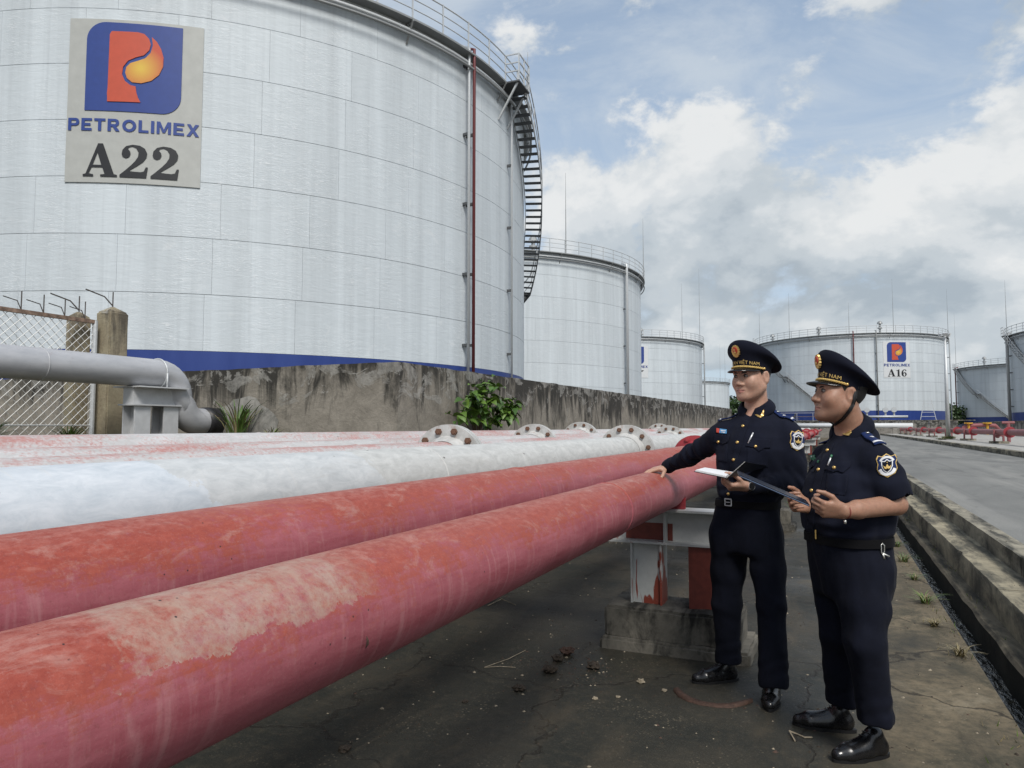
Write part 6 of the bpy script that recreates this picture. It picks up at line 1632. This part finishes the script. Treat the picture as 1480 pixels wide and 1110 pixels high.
def J(px, py, d): return np.array(at_depth(px, py, d))
def person(cfg):
    c = cfg; yaw = math.radians(c['yaw'])
    root = empty('person', (c['base'][0], c['base'][1], 0)); tag(root, c['label'], 'person', 'uniformed officers')
    inv = Matrix.Translation(-root.location)
    def under(o, p=None):
        o.parent = p or root
        if p is None: o.matrix_parent_inverse = inv
        return o
    rows = [(J(px, py, c['d'])[2], *J(px, py, c['d'])[:2], a, b) for px, py, a, b in c['torso']]
    shL, shR, elL, elR, wrL, wrR = [J(*c[k]) for k in ('shL', 'shR', 'elL', 'elR', 'wrL', 'wrR')]
    hc = J(*c['head']); hyaw = math.radians(c['head_yaw']); f = Vector((math.sin(hyaw), -math.cos(hyaw), math.sin(math.radians(c['head_pitch'])))); HR = mat_from(f); hs = c['head_scale']
    nb = J(*c['neck'])
    # --- body: head, neck, trunk, arms and hands as one surface
    allp = np.array([shL, shR, elL, elR, wrL, wrR, hc, nb]); lo = allp.min(0) - .24; hi = allp.max(0) + .24; lo[2] = rows_z0 = min(r[0] for r in rows) - .02; lo[2] = min(lo[2], wrL[2] - .2, wrR[2] - .2)
    fd = Field(lo, hi, .0032)
    fd.loft(rows, yaw, 0, -.022)
    chest = np.array([np.interp(nb[2] - .09, [r[0] for r in sorted(rows)], [r[i] for r in sorted(rows)]) for i in (1, 2)])
    low = np.array([chest[0], chest[1], nb[2] - .10])
    fd.cap(low, nb, .080, .064, .05)
    up = hc + HR @ np.array([0, .022, -.055]) * hs
    fd.cap(nb, up, .063 * c.get('neckw', 1), .058 * c.get('neckw', 1), .03)
    for s_, e_, w_, b in ((shL, elL, wrL, c['armL']), (shR, elR, wrR, c['armR'])):
        fd.cap(s_, e_, .050, .041, .03); fd.cap(e_, w_ * .75 + e_ * .25, .041 * b, .035 * b, .02); fd.cap(w_ * .75 + e_ * .25, w_, .035 * b, .026 * b, .012)
    tips = {}
    for k in ('handL', 'handR'):
        h_ = c[k]; V3 = lambda q: np.array(EX) * q[0] + np.array(EY) * q[1] + np.array(EZ) * q[2]
        tips[k] = hand(fd, wrL if k == 'handL' else wrR, V3(h_['d']), V3(h_['n']), V3(h_['s']), h_['curl'], h_['thumb'], c.get('hand_scale', 1.0), h_.get('spread', .1))
    head_field(fd, hc, HR, hs, c)
    V, Q = fd.mesh(); me = fast_mesh('body', V, Q, MAT[c['skin']])
    me.attributes.new('tint', 'FLOAT_VECTOR', 'POINT').data.foreach_set('vector', head_tint(V, hc, HR, hs, c['beard']).ravel())
    body = under(obj('body', me)); del fd
    sub_root = root
    # parts below are built in world space: give them the root's inverse
    def adopt(o): o.parent = root; o.matrix_parent_inverse = inv; return o
    holder = body
    eyes_brows(hc, HR, hs, body, c.get('brow', 1.0)); hair(hc, HR, hs, body)
    # --- shirt
    lo = allp.min(0) - .16; hi = np.maximum(allp.max(0), 0) + .16; lo[2] = min(min(r[0] for r in rows) - .03, elL[2] - .12, elR[2] - .12, wrL[2] - .09, wrR[2] - .09); hi[2] = nb[2] + .10
    fs = Field(lo, hi, .0058)
    fs.loft(rows, yaw, 0, 0.0)
    for s_ in (shL, shR): fs.cap(nb - np.array([0, 0, .045]), s_ * .8 + nb * .2 - np.array([0, 0, .012]), .060, .062, .05)
    for s_, e_, w_, sl_, rr in ((shL, elL, wrL, c['sleeveL'], c['slr']), (shR, elR, wrR, c['sleeveR'], c['slr'])):
        hem = e_ + (w_ - e_) * (sl_ - 1) if sl_ > 1 else s_ + (e_ - s_) * sl_
        if sl_ > 1:
            fs.cap(s_ * .94 + e_ * .06, s_ * .35 + e_ * .65, rr[0], rr[1], .045); fs.cap(s_ * .35 + e_ * .65, e_, rr[1], rr[2], .02); fs.cap(e_, hem, rr[2], rr[3], .03)
            ax1 = (w_ - s_); ob_ = np.cross(ax1, (0, 0, 1.0)) * .6
            folds(fs, e_, ax1 + ob_, .15, .0085, .050); folds(fs, e_ * .6 + s_ * .4, ax1 - ob_, .14, .0060, .064, 1.0); folds(fs, e_ * .4 + w_ * .6, (w_ - e_) + ob_ * .5, .12, .0050, .046, 2.0)
            cu = hem - (w_ - e_) / np.linalg.norm(w_ - e_) * .03; fs.cap(cu, hem, rr[3] + .004, rr[3] + .004, .004)
        else:   # short sleeve: its own tube, cut flat across the arm, then joined at the shoulder
            ax_ = (e_ - s_) / np.linalg.norm(e_ - s_); m_ = .16
            S, x, y, z = fs.sl(np.minimum(s_, e_) - m_, np.maximum(s_, e_) + m_)
            d = smin(sd_cap(x, y, z, s_ * .94 + e_ * .06, s_ * .4 + e_ * .6, rr[0], rr[1]), sd_cap(x, y, z, s_ * .4 + e_ * .6, e_ + ax_ * .12, rr[1], rr[2]), .03)
            cut = (x - hem[0]) * ax_[0] + (y - hem[1]) * ax_[1] + (z - hem[2]) * ax_[2]
            d = smax(d, cut, .004)
            hollow = sd_cap(x, y, z, hem - ax_ * .02, hem + ax_ * .1, rr[2] - .017, rr[2] - .013); d = smax(d, -hollow, .004)
            fs.F[S] = smin(fs.F[S], d.astype(np.float32), .035)
            folds(fs, s_ * .5 + e_ * .5, e_ - s_ + np.cross(e_ - s_, (0, 0, 1.0)) * 1.5, .16, .0065, .085)
    if True:   # collar stand round the neck
        ax_ = up - nb; ax_ /= np.linalg.norm(ax_); fs.cap(nb - ax_ * .035, nb + ax_ * .015, .092, .078, .025); fs.cap(nb + ax_ * .015, nb + ax_ * .050, .078, .0725, .01)
    th = J(*c['throat']); fs.cap(th + np.array([0, 0, .0]), th + np.array([0, 0, .09]), .034, .062, .008, True)
    S, x, y, z = fs.sl(nb - .15, nb + .19); lev = .052 - .30 * ((x - nb[0]) * math.sin(yaw) - (y - nb[1]) * math.cos(yaw)); fs.F[S] = smax(fs.F[S], ((x - nb[0]) * ax_[0] + (y - nb[1]) * ax_[1] + (z - nb[2]) * ax_[2]) - lev, .006)
    fr = np.array([math.sin(yaw), -math.cos(yaw), 0]); fs.cap(nb + fr * .085 + ax_ * .012, nb + fr * .085 + ax_ * .12, .022, .066, .010, True)
    for (px, py, dd, r_, am, wl) in c['gathers']: folds(fs, J(px, py, dd), (0, 0, 1), r_, am, wl)
    drape(fs, .018, 9, 4.5, c['seed']); drape(fs, .010, 19, 9, c['seed'] + 5)
    V, Q = fs.mesh(); V = relax(V, Q, 1, .4); shirt = adopt(obj('shirt', fast_mesh('shirt', V, Q, MAT['navy_shirt']))); del fs
    # --- folded collar round the neck
    ax1 = Vector(ax_); fv = Vector((math.sin(yaw), -math.cos(yaw), 0)); fv = (fv - ax1 * fv.dot(ax1)).normalized(); lv = ax1.cross(fv) * -1; V = []; F = []; nt_ = 61; kt = 7; nbv = Vector(nb)
    for i in range(nt_):
        th_ = math.radians(19 + 322 * i / (nt_ - 1)); cf = math.cos(th_); g_ = max(0.0, cf); side = math.exp(-((min(th_, 2 * PI - th_) - math.radians(24)) / .30) ** 2)
        rad = lambda k: fv * (cf * k) + lv * (math.sin(th_) * k)
        top = nbv + rad(.0745 + .004 * g_) + ax1 * (.056 - .034 * g_ ** 1.5); bot = nbv + rad(.096 + .012 * g_) + ax1 * (.004 - .028 * g_ - .030 * side)
        for j in range(kt):
            q = j / (kt - 1); p_ = top.lerp(bot, q) + rad(.010 * math.sin(q * PI)); V.append(p_)
        if i: F += [((i - 1) * kt + j, (i - 1) * kt + j + 1, i * kt + j + 1, i * kt + j) for j in range(kt - 1)]
    collar = obj('collar', raw_mesh('collar', V, F, MAT['navy_shirt'], True)); collar.parent = shirt
    sm = collar.modifiers.new('thickness', 'SOLIDIFY'); sm.thickness = .005; sm.offset = 0
    sbv = Skin(shirt.data, c['d']).bvh
    # shoulder boards lie along the shoulder line, dropped onto the cloth
    for sh_ in (shL, shR):
        dv = Vector(sh_) - nbv; dv.z = 0; L_ = dv.length; dv.normalize(); sv = Vector((-dv.y, dv.x, 0)); hi_ = max(nbv.z, sh_[2]) + .25
        def lay(u, v, off):
            p_ = nbv + dv * u + sv * v; h_ = sbv.ray_cast(Vector((p_.x, p_.y, nbv.z + .03)), Vector((0, 0, -1)))
            return (h_[0] if h_[0] is not None else Vector((p_.x, p_.y, sh_[2] + .06))) + Vector((0, 0, off))
        def strip_(name, u0, u1, w0, w1, mat, off, thick, nu=14, nv=6):
            V = [lay(u0 + (u1 - u0) * i / nu, (w0 + (w1 - w0) * i / nu) * (j / nv * 2 - 1), off) for i in range(nu + 1) for j in range(nv + 1)]
            F = [(i * (nv + 1) + j, (i + 1) * (nv + 1) + j, (i + 1) * (nv + 1) + j + 1, i * (nv + 1) + j + 1) for i in range(nu) for j in range(nv)]
            o = obj(name, raw_mesh(name, V, F, MAT[mat], True)); o.parent = shirt; q = o.modifiers.new('thickness', 'SOLIDIFY'); q.thickness = thick; q.offset = 0; return o
        e_ = L_ + .030
        strip_('shoulder_board', .098, e_, .023, .028, 'board_navy', .010, .006); strip_('board_stripe', e_ - .016, e_ - .008, .0275, .028, 'thread_white', .0145, .002, 3, 5); strip_('board_emblem', e_ - .062, e_ - .048, .010, .004, 'thread_white', .0145, .002, 3, 3)
        b_ = lay(.112, 0, .013); m = MB(); m.cyl(b_, b_ + Vector((0, 0, .006)), .009, .006, 14); o = m.build('board_button', MAT['silver'], None, True); o.parent = shirt
    # --- trousers
    hipL, hipR, knL, knR, anL, anR = [J(*c[k]) for k in ('hipL', 'hipR', 'knL', 'knR', 'anL', 'anR')]
    prow = [(J(px, py, c['d'])[2], *J(px, py, c['d'])[:2], a, b) for px, py, a, b in c['pelvis']]
    P6 = np.array([hipL, hipR, knL, knR, anL, anR]); lo = P6.min(0) - .20; hi = P6.max(0) + .22; lo[2] = .02; hi[2] = max(r[0] for r in prow) + .02
    ft = Field(lo, hi, .0065); ft.loft(prow, yaw, 0)
    tr = c['tr']
    F0 = ft.F.copy(); legs = None
    for h_, k_, a_ in ((hipR, knR, anR), (hipL, knL, anL)):
        ft.F = np.full_like(F0, 1.0)
        ft.cap(h_, h_ * .5 + k_ * .5, tr[0], tr[1], .02); ft.cap(h_ * .5 + k_ * .5, k_, tr[1], tr[2], .03); ft.cap(k_, a_, tr[2], tr[3], .03)
        ft.cap(a_, a_ + np.array([0, 0, -.02]), tr[3], tr[3] * 1.02, .01)
        S, x, y, z = ft.sl(a_ - .15, a_ + .15); ft.F[S] = smax(ft.F[S], (a_[2] - .030) - z, .008)
        folds(ft, k_ + np.array([0, 0, -.02]), (.5, .3, 1), .15, .0030, .070); folds(ft, a_ + np.array([0, 0, .07]), (-.5, .4, 1), .14, .0060, .062, 1.0); folds(ft, h_ + np.array([0, 0, -.08]), (.9, .5, .7), .18, .0035, .085, 2.0)
        legs = ft.F.copy() if legs is None else smin(legs, ft.F, c.get('legk', .006))
    ft.F = smin(F0, legs, c.get('hipk', .03)); del F0, legs
    drape(ft, .020, 9, 2.4, c['seed'] + 2); drape(ft, .008, 20, 6, c['seed'] + 8)
    V, Q = ft.mesh(); V = relax(V, Q, 1, .4); trousers = adopt(obj('trousers', fast_mesh('trousers', V, Q, MAT['navy_trousers']))); del ft
    # --- belt
    bz = J(*c['belt'])[2]; n = 64; V = []
    bd = [(r[0], r[1], r[2], r[3], r[4]) for r in prow]
    for zz, g in ((bz - .019, .004), (bz - .019, .0085), (bz + .019, .0085), (bz + .019, .004)): V += ring_rows(bd, yaw, zz, g, n)
    F = [(q * n + i, q * n + (i + 1) % n, ((q + 1) % 4) * n + (i + 1) % n, ((q + 1) % 4) * n + i) for q in range(4) for i in range(n)]
    belt = adopt(obj('belt', raw_mesh('belt', V, F, MAT['belt_cloth']))); smooth_by_angle(belt, 50)
    # --- shoes
    for k in ('shoeL', 'shoeR'):
        h_, t_ = [at_z(px, py, 0) for px, py in c[k]]
        adopt(shoe(h_, t_, None))
    cp = cap(hc, HR, hs * c.get('cap_scale', 1), None, 'HẢI QUAN VIỆT NAM', c.get('cap_tilt', 0)); adopt(cp)
    info = dict(root=root, inv=inv, adopt=adopt, body=body, shirt=shirt, trousers=trousers, belt=belt, hc=hc, HR=HR, hs=hs, cap=cp, wrL=wrL, wrR=wrR, elL=elL, elR=elR, tips=tips,
                sk=Skin(shirt.data, c['d'], [collar.data]), st=Skin(trousers.data, c['d']), sb=Skin(body.data, c['d']))
    return info

YOUNG = dict(label='younger officer in long sleeves with one hand on the red pipe', skin='skin_light', beard=.12, seed=1.7,
    base=(-.48, 4.10), d=3.95, yaw=-19,
    torso=[(1081, 737, .140, .098), (1082, 726, .156, .110), (1082, 718, .178, .130), (1083, 704, .188, .136), (1085, 680, .186, .134), (1087, 650, .188, .136), (1089, 632, .172, .124), (1091, 616, .130, .105), (1093, 602, .085, .080)],
    pelvis=[(1081, 719, .166, .120), (1080, 735, .170, .124), (1079, 760, .182, .132), (1079, 785, .184, .134), (1079, 800, .174, .128)],
    shL=(1141, 626, 3.87), shR=(1047, 625, 4.04), elL=(1149, 700, 3.84), elR=(1000, 657, 4.26), wrL=(1079, 703, 3.70), wrR=(964, 675, 4.44),
    sleeveL=1.86, sleeveR=1.93, slr=(.072, .063, .056, .041), armL=.95, armR=.95,
    head=(1087, 546, 3.93), head_yaw=-33, head_pitch=-2, head_scale=1.06, neck=(1094, 594, 3.97), throat=(1080, 603, 3.865),
    hipL=(1104, 776, 3.91), hipR=(1055, 776, 3.99), knL=(1114, 875, 3.80), knR=(1050, 873, 4.03), anL=(1117, 981, 3.78), anR=(1053, 950, 4.06), tr=(.104, .092, .075, .067),
    belt=(1082, 727, 3.95), shoeL=((1118, 1004), (1110, 1031)), shoeR=((1063, 983), (998, 987)),
    handR=dict(d=(-.90, -.26, -.16), n=(-.10, 0, 1), s=(-.2, -1, 0), curl=((4, 12, 14), (6, 14, 16), (8, 16, 18), (10, 18, 18)), thumb=((.70, .75, -.45), (.75, .55, -.55), (.85, .25, -.55)), spread=.20),
    handL=dict(d=(-1.0, -.12, -.02), n=(.0, -.45, -1), s=(-.1, -1, .35), curl=((38, 54, 36), (42, 58, 38), (46, 60, 38), (48, 58, 38)), thumb=((.7, .65, -.5), (.85, .25, -.6), (.95, 0, -.4)), spread=.10),
    gathers=[(1070, 712, 3.85, .20, .006, .050), (1060, 660, 3.85, .14, .004, .09)])
yo = person(YOUNG)
OLDER = dict(label='older stouter officer in short sleeves holding a folder, chin strap fastened', skin='skin_tan', beard=.50, seed=6.3, jaw=1.06, cheek=1.07, neckw=1.08, brow=.8,
    base=(.02, 3.62), d=3.30, yaw=-57,
    torso=[(1226, 786, .155, .135), (1226, 776, .176, .155), (1227, 765, .200, .180), (1227, 745, .206, .188), (1227, 715, .204, .184), (1229, 690, .196, .168), (1231, 668, .178, .146), (1233, 650, .135, .118), (1235, 634, .090, .090)],
    pelvis=[(1225, 768, .186, .165), (1226, 785, .188, .166), (1230, 815, .196, .166), (1232, 840, .190, .156), (1231, 862, .168, .140)],
    shL=(1267, 661, 3.14), shR=(1197, 660, 3.46), elL=(1295, 729, 3.10), elR=(1190, 736, 3.52), wrL=(1220, 739, 2.99), wrR=(1167, 731, 3.30),
    sleeveL=.93, sleeveR=.93, slr=(.074, .080, .082, .05), armL=1.10, armR=1.08,
    head=(1214, 571, 3.27), head_yaw=-65, head_pitch=6, head_scale=1.05, cap_tilt=-.05, cap_scale=.96, neck=(1232, 624, 3.31), throat=(1205, 634, 3.225),
    hipL=(1248, 822, 3.20), hipR=(1213, 822, 3.41), knL=(1251, 930, 3.12), knR=(1215, 920, 3.37), anL=(1266, 1036, 3.14), anR=(1219, 1006, 3.41), tr=(.108, .098, .084, .076),
    belt=(1226, 777, 3.30), shoeL=((1279, 1092), (1207, 1100)), shoeR=((1232, 1058), (1150, 1047)),
    handL=dict(d=(-1.0, .02, .10), n=(.05, -.85, -.45), s=(0, -.15, 1), curl=((46, 62, 40), (50, 64, 40), (52, 66, 40), (54, 62, 40)), thumb=((.75, .70, -.25), (.95, .30, -.25), (1, .05, -.2)), spread=.08),
    handR=dict(d=(-.92, -.30, .16), n=(-.10, .9, -.35), s=(0, .10, 1), curl=((44, 60, 40), (46, 62, 40), (50, 64, 40), (52, 62, 40)), thumb=((.75, .70, -.25), (.95, .25, -.3), (1, .0, -.2)), spread=.08),
    gathers=[(1205, 755, 3.12, .22, .007, .055), (1250, 690, 3.10, .14, .004, .09)])
ol = person(OLDER)

# ------------------------------------------------------------------ what is sewn, pinned and worn on the uniforms
def shield(c, w, h):   # badge outline round a centre, pixel units
    pts = [(-.42, -.46), (-.22, -.40), (0, -.52), (.22, -.40), (.42, -.46), (.52, -.30), (.45, -.08), (.50, .14), (.38, .36), (.16, .46), (0, .54), (-.16, .46), (-.38, .36), (-.50, .14), (-.45, -.08), (-.52, -.30)]
    return [(c[0] + x * w, c[1] + y * h) for x, y in pts]
def inner_shield(c, w, h):
    pts = [(-.5, -.38), (-.2, -.36), (0, -.52), (.2, -.36), (.5, -.38), (.48, .05), (.30, .36), (0, .56), (-.30, .36), (-.48, .05)]
    return [(c[0] + x * w, c[1] + y * h) for x, y in pts]
def line_px(pts, w):
    P = [Vector(p) for p in pts]; L_, R_ = [], []
    for i, p in enumerate(P):
        d = (P[min(i + 1, len(P) - 1)] - P[max(i - 1, 0)]).normalized(); n = Vector((-d.y, d.x)) * (w / 2); L_.append(tuple(p + n)); R_.append(tuple(p - n))
    return L_ + R_[::-1]
def ring_on(me_center, axis, r, h, t, mat, name, parent):
    m = MB(); a = Vector(axis).normalized(); c = Vector(me_center); d, s_, u_, _ = frame(c, c + a); n = 24; V = []; F = []
    prof = [(r, -h / 2), (r + t, -h / 2), (r + t, h / 2), (r, h / 2)]
    for i in range(n):
        an = 2 * PI * i / n; e = s_ * math.cos(an) + u_ * math.sin(an); V += [c + e * q[0] + a * q[1] for q in prof]
    for i in range(n): b = ((i + 1) % n) * 4; k = i * 4; F += [(k + q, b + q, b + (q + 1) % 4, k + (q + 1) % 4) for q in range(4)]
    o = obj(name, raw_mesh(name, V, F, MAT[mat], False)); o.parent = parent; return o
def patch(I, c, w, h, rot=0.0):
    sk, sh = I['sk'], I['shirt']
    def turn(P):
        cs, sn = math.cos(rot), math.sin(rot); return [(c[0] + (x - c[0]) * cs - (y - c[1]) * sn, c[1] + (x - c[0]) * sn + (y - c[1]) * cs) for x, y in P]
    sk.decal('arm_patch', turn(shield(c, w, h)), 'gold_thread', .0040, .003, sh)
    sk.decal('arm_patch_field', turn(shield(c, w * .90, h * .91)), 'board_navy', .0052, .0015, sh)
    # white scroll round the inner shield: top legend and bottom scroll
    top = [(c[0] + w * .36 * math.cos(a), c[1] - h * .02 + h * .34 * math.sin(a)) for a in [math.radians(-150 + 12 * i) for i in range(11)]]
    bot = [(c[0] + w * .38 * math.cos(a), c[1] + h * .02 + h * .38 * math.sin(a)) for a in [math.radians(20 + 14 * i) for i in range(11)]]
    sk.decal('arm_patch_legend', turn(line_px(top, h * .10)), 'thread_white', .0064, .0012, sh, 1.2); sk.decal('arm_patch_scroll', turn(line_px(bot, h * .13)), 'thread_white', .0064, .0012, sh, 1.2)
    sk.decal('inner_shield', turn(inner_shield((c[0], c[1] + h * .02), w * .56, h * .58)), 'thread_white', .0064, .0012, sh, 1.5)
    sk.decal('inner_shield_field', turn(inner_shield((c[0], c[1] + h * .02), w * .45, h * .47)), 'cap_cloth', .0076, .0012, sh, 1.5)
    sk.decal('patch_emblem', turn([(c[0] + x * w, c[1] + y * h) for x, y in [(-.19, .00), (-.08, .07), (-.03, -.02), (0, -.06), (.03, -.02), (.08, .07), (.19, .00), (.15, .12), (.05, .16), (0, .12), (-.05, .16), (-.15, .12)]]), 'gold_thread', .0088, .0012, sh, 1.2)
    sk.stud('patch_star', *turn([(c[0], c[1] - h * .12)])[0], .0035, 'gold', sh, .010)
def dress(I, D):
    sk, sh = I['sk'], I['shirt']
    sk.decal('button_placket', line_px(D['placket'], D.get('pw', 9)), 'navy_shirt', .0030, .002, sh)
    for P in D['pockets']: sk.decal('pocket', P, 'navy_shirt', .0028, .002, sh)
    for P in D['flaps']: sk.decal('pocket_flap', P, 'navy_shirt', .0060, .003, sh)
    for q in D['buttons']: sk.stud('button', *q, .0090, 'gold', sh, .0075)
    for q in D['flap_buttons']: sk.stud('button', *q, .0090, 'gold', sh, .0115)
    for P in D['badges']: sk.decal('collar_badge', P, 'gold', .0060, .003, sh, 1.3)
    nm, P = D['tag']; sk.decal('name_tag', P, nm, .0055, .003, sh, 1.5)
    if 'tag_red' in D: sk.decal('name_tag_flag', D['tag_red'], 'enamel_red', .0068, .0015, sh, 1.5)
    if 'tag_text' in D:
        for P in D['tag_text']: sk.decal('name_tag_lettering', P, 'thread_white', .0066, .001, sh, 1.5)
    (a, b) = D['pen']; pa, na = sk.hit(*a); pb, nb_ = sk.hit(*b); m = MB(); m.cyl(pa + na * .008, pb + nb_ * .008, .0042, .0036, 8); o = m.build('pen', MAT['pen_silver'], None, True); o.parent = sh
    if 'pen_cap' in D:
        m = MB(); m.cyl(pa + na * .0085, pa.lerp(pb, .25) + na * .0085, .0052, .0052, 8); o = m.build('pen_cap', MAT[D['pen_cap']], None, True); o.parent = sh
dress(yo, dict(
    placket=[(1079, 608), (1071, 630), (1063, 660), (1056, 695), (1051, 721)],
    pockets=[[(1033, 640), (1052, 642), (1051, 668), (1034, 666)], [(1080, 647), (1112, 650), (1110, 676), (1080, 673)]],
    flaps=[[(1033.5, 627.5), (1056, 629), (1053, 639), (1046, 643), (1040, 640), (1031, 639)], [(1082, 633), (1114.5, 636), (1113, 648), (1105, 648), (1097, 653), (1089, 647), (1078, 645)]],
    buttons=[(1074, 616), (1066, 639.5), (1060.5, 664.5), (1053, 714)], flap_buttons=[(1039, 638.5), (1092, 645.5)],
    badges=[[(1091.5, 600), (1094, 599.5), (1098, 601.5), (1101, 597), (1103.5, 592), (1104, 597), (1103, 602), (1099, 604.5), (1095, 603)]],
    tag=('tag_blue', [(1040.5, 619.8), (1050.8, 621), (1050.6, 627.2), (1040.3, 626)]), tag_red=[(1036, 619.3), (1040.2, 619.8), (1040, 626), (1035.8, 625.4)],
    tag_text=[[(1042, 621.8), (1049.5, 622.6), (1049.5, 623.8), (1042, 623)], [(1043, 624.2), (1048.5, 624.8), (1048.5, 625.8), (1043, 625.2)]], pen=((1089, 626), (1081.5, 641))))
patch(yo, (1152.3, 636.5), 21.5, 28.5, .06)
dress(ol, dict(
    placket=[(1201, 640), (1194, 660), (1184, 690), (1175, 725), (1171, 765)], pw=10,
    pockets=[[(1196, 684), (1226, 686), (1222, 716), (1194, 714)]],
    flaps=[[(1201, 667), (1229.5, 668), (1229, 674.5), (1224, 679), (1219, 684), (1211, 681), (1205, 683), (1193, 679)], [(1171, 667), (1180, 666), (1178, 673), (1173, 678), (1169, 680), (1168, 676)]],
    buttons=[(1196.5, 651), (1183.4, 679), (1173.5, 709)], flap_buttons=[(1206.5, 676.5)],
    badges=[[(1216.5, 626.5), (1219, 625.5), (1223, 627), (1226, 624), (1227.5, 617.5), (1230, 620), (1231, 626), (1227, 630.5), (1221, 629.5)]],
    tag=('tag_green', [(1172.3, 658), (1179, 658), (1178.8, 664), (1172, 664)]), tag_text=[[(1173.6, 659.5), (1177.6, 659.5), (1177.6, 660.8), (1173.6, 660.8)]], pen=((1204, 659), (1198.3, 674)), pen_cap='tag_green'))
patch(ol, (1281.6, 673), 29, 33, -.08)
# belt buckles, watch, bracelet, strap, keys
def buckle(I, px, py, mat, w, h):
    b = Skin(I['belt'].data, 3.5); p, n_ = b.hit(px, py); d, s_, u_, _ = frame(p, p + n_)
    m = MB(); up = Vector((0, 0, 1)); sd_ = up.cross(n_).normalized(); c = p + n_ * .004
    for a, b_ in ((( -w, -h), (w, -h)), ((w, -h), (w, h)), ((w, h), (-w, h)), ((-w, h), (-w, -h))): m.bar(c + sd_ * a[0] + up * a[1], c + sd_ * b_[0] + up * b_[1], .005, .005)
    m.bar(c - sd_ * w, c + sd_ * w * .6, .004, .004)
    o = m.build('belt_buckle', MAT[mat]); o.parent = I['belt']
buckle(yo, 1053, 726, 'steel_pale', .020, .018); buckle(ol, 1179, 773, 'gold', .020, .018)
ax = Vector(yo['elL'] - yo['wrL']); wc = Vector(yo['wrL']) + ax.normalized() * .006
ring_on(wc, ax, .0265, .018, .004, 'strap_black', 'wrist_watch_strap', yo['body'])
dirn = (CAM - wc); dirn -= ax.normalized() * dirn.dot(ax.normalized()); dirn.normalize(); m = MB(); m.cyl(wc + dirn * .026, wc + dirn * .037, .018, .016, 20); o = m.build('wrist_watch', MAT['watch_face']); o.parent = yo['body']
m = MB(); m.cyl(wc + dirn * .0262, wc + dirn * .0345, .0198, .0198, 20, False); o = m.build('wrist_watch_case', MAT['steel_pale']); o.parent = yo['body']
ax = Vector(ol['elL'] - ol['wrL']); wc = Vector(ol['wrL']) + ax.normalized() * .004
ring_on(wc, ax, .0285, .006, .003, 'bracelet', 'bracelet', ol['body'])
m = MB(); m.cyl(wc + Vector((0, 0, -.036)), wc + Vector((0, 0, -.052)), .006, .005, 10); o = m.build('bracelet_charm', MAT['silver'], None, True); o.parent = ol['body']
o = ol['sb'].decal('chin_strap', line_px([(1237, 566), (1235, 575), (1232, 585), (1226, 595), (1218, 605), (1209, 612), (1200, 615.5), (1194, 613.5)], 4.2), 'strap_black', .0042, .003, ol['cap'], 1.6)
p, n_ = ol['st'].hit(1272, 792); m = MB(); q = p + n_ * .012
m.tube([q + Vector((0, 0, .020)), q + EX * .008 + Vector((0, 0, .012)), q + EX * .008 - Vector((0, 0, .018)), q - EX * .006 - Vector((0, 0, .022)), q - EX * .006 + Vector((0, 0, .014))], .0025, 6, True)
m.tube([q - Vector((0, 0, .022)), q + EX * .006 - Vector((0, 0, .045))], .005, 6); m.tube([q - Vector((0, 0, .022)), q + EX * .028 - Vector((0, 0, .036))], .004, 6)
o = m.build('key_clip', MAT['silver'], None, True); o.parent = ol['trousers']

# ------------------------------------------------------------------ folders they hold
def slab(name, P, t, mat, parent=None):
    P = [Vector(p) for p in P]; n_ = (P[1] - P[0]).cross(P[3] - P[0]).normalized()
    if n_.z < 0: n_ = -n_
    V = P + [p + n_ * t for p in P]; F = [(0, 3, 2, 1), (4, 5, 6, 7), (0, 1, 5, 4), (1, 2, 6, 5), (2, 3, 7, 6), (3, 0, 4, 7)]
    o = obj(name, raw_mesh(name, V, F, MAT[mat]))
    if parent: o.parent = parent
    return o
def book():
    W = lambda px, py, d: at_depth(px, py, d)
    S1, S2 = W(1050, 691.5, 3.575), W(1062, 686, 3.80); A1, A2 = W(1003, 682, 3.60), W(1016, 678.5, 3.83); O1, O2 = W(1077, 667.5, 3.60), W(1113, 674, 3.82)
    root = empty('folder', S1); tag(root, 'open black folder with white pages on the younger officer\'s left hand', 'folder')
    inv = Matrix.Translation(-S1)
    c = slab('cover', [A1, S1, S2, A2], .003, 'folder_black'); c.parent = root; c.matrix_parent_inverse = inv
    up = Vector((0, 0, .0035)); g = lambda a, b, t: a.lerp(b, t)
    for k in range(3):
        e = Vector((0, 0, .004 + k * .0032)); t = .03 + .015 * k
        pg = slab('page', [g(A1, S1, t) + e, g(S1, A1, .02) + e, g(S2, A2, .02) + e, g(A2, S2, t) + e], .0022, 'paper'); pg.parent = root; pg.matrix_parent_inverse = inv
    c2 = slab('cover', [S1, O1, O2, S2], .003, 'folder_black'); c2.parent = root; c2.matrix_parent_inverse = inv
book()
def clip():
    W = lambda px, py, d: at_depth(px, py, d)
    N1, N2, F2, F1 = W(1068, 689, 2.98), W(1170, 732.5, 2.95), W(1164, 725, 3.15), W(1065, 682.5, 3.18)
    root = empty('folder', N2); tag(root, 'slim navy folder held edge-on by the older officer', 'folder'); inv = Matrix.Translation(-N2)
    a = slab('cover', [N1, N2, F2, F1], .003, 'folder_navy'); b = slab('page', [p + Vector((0, 0, .0034)) for p in (N1.lerp(N2, .01), N2.lerp(N1, .01), F2.lerp(F1, .01), F1.lerp(F2, .01))], .002, 'folder_edge')
    d = slab('cover', [p + Vector((0, 0, .006)) for p in (N1, N2, F2, F1)], .003, 'folder_navy')
    for o in (a, b, d): o.parent = root; o.matrix_parent_inverse = inv
clip()
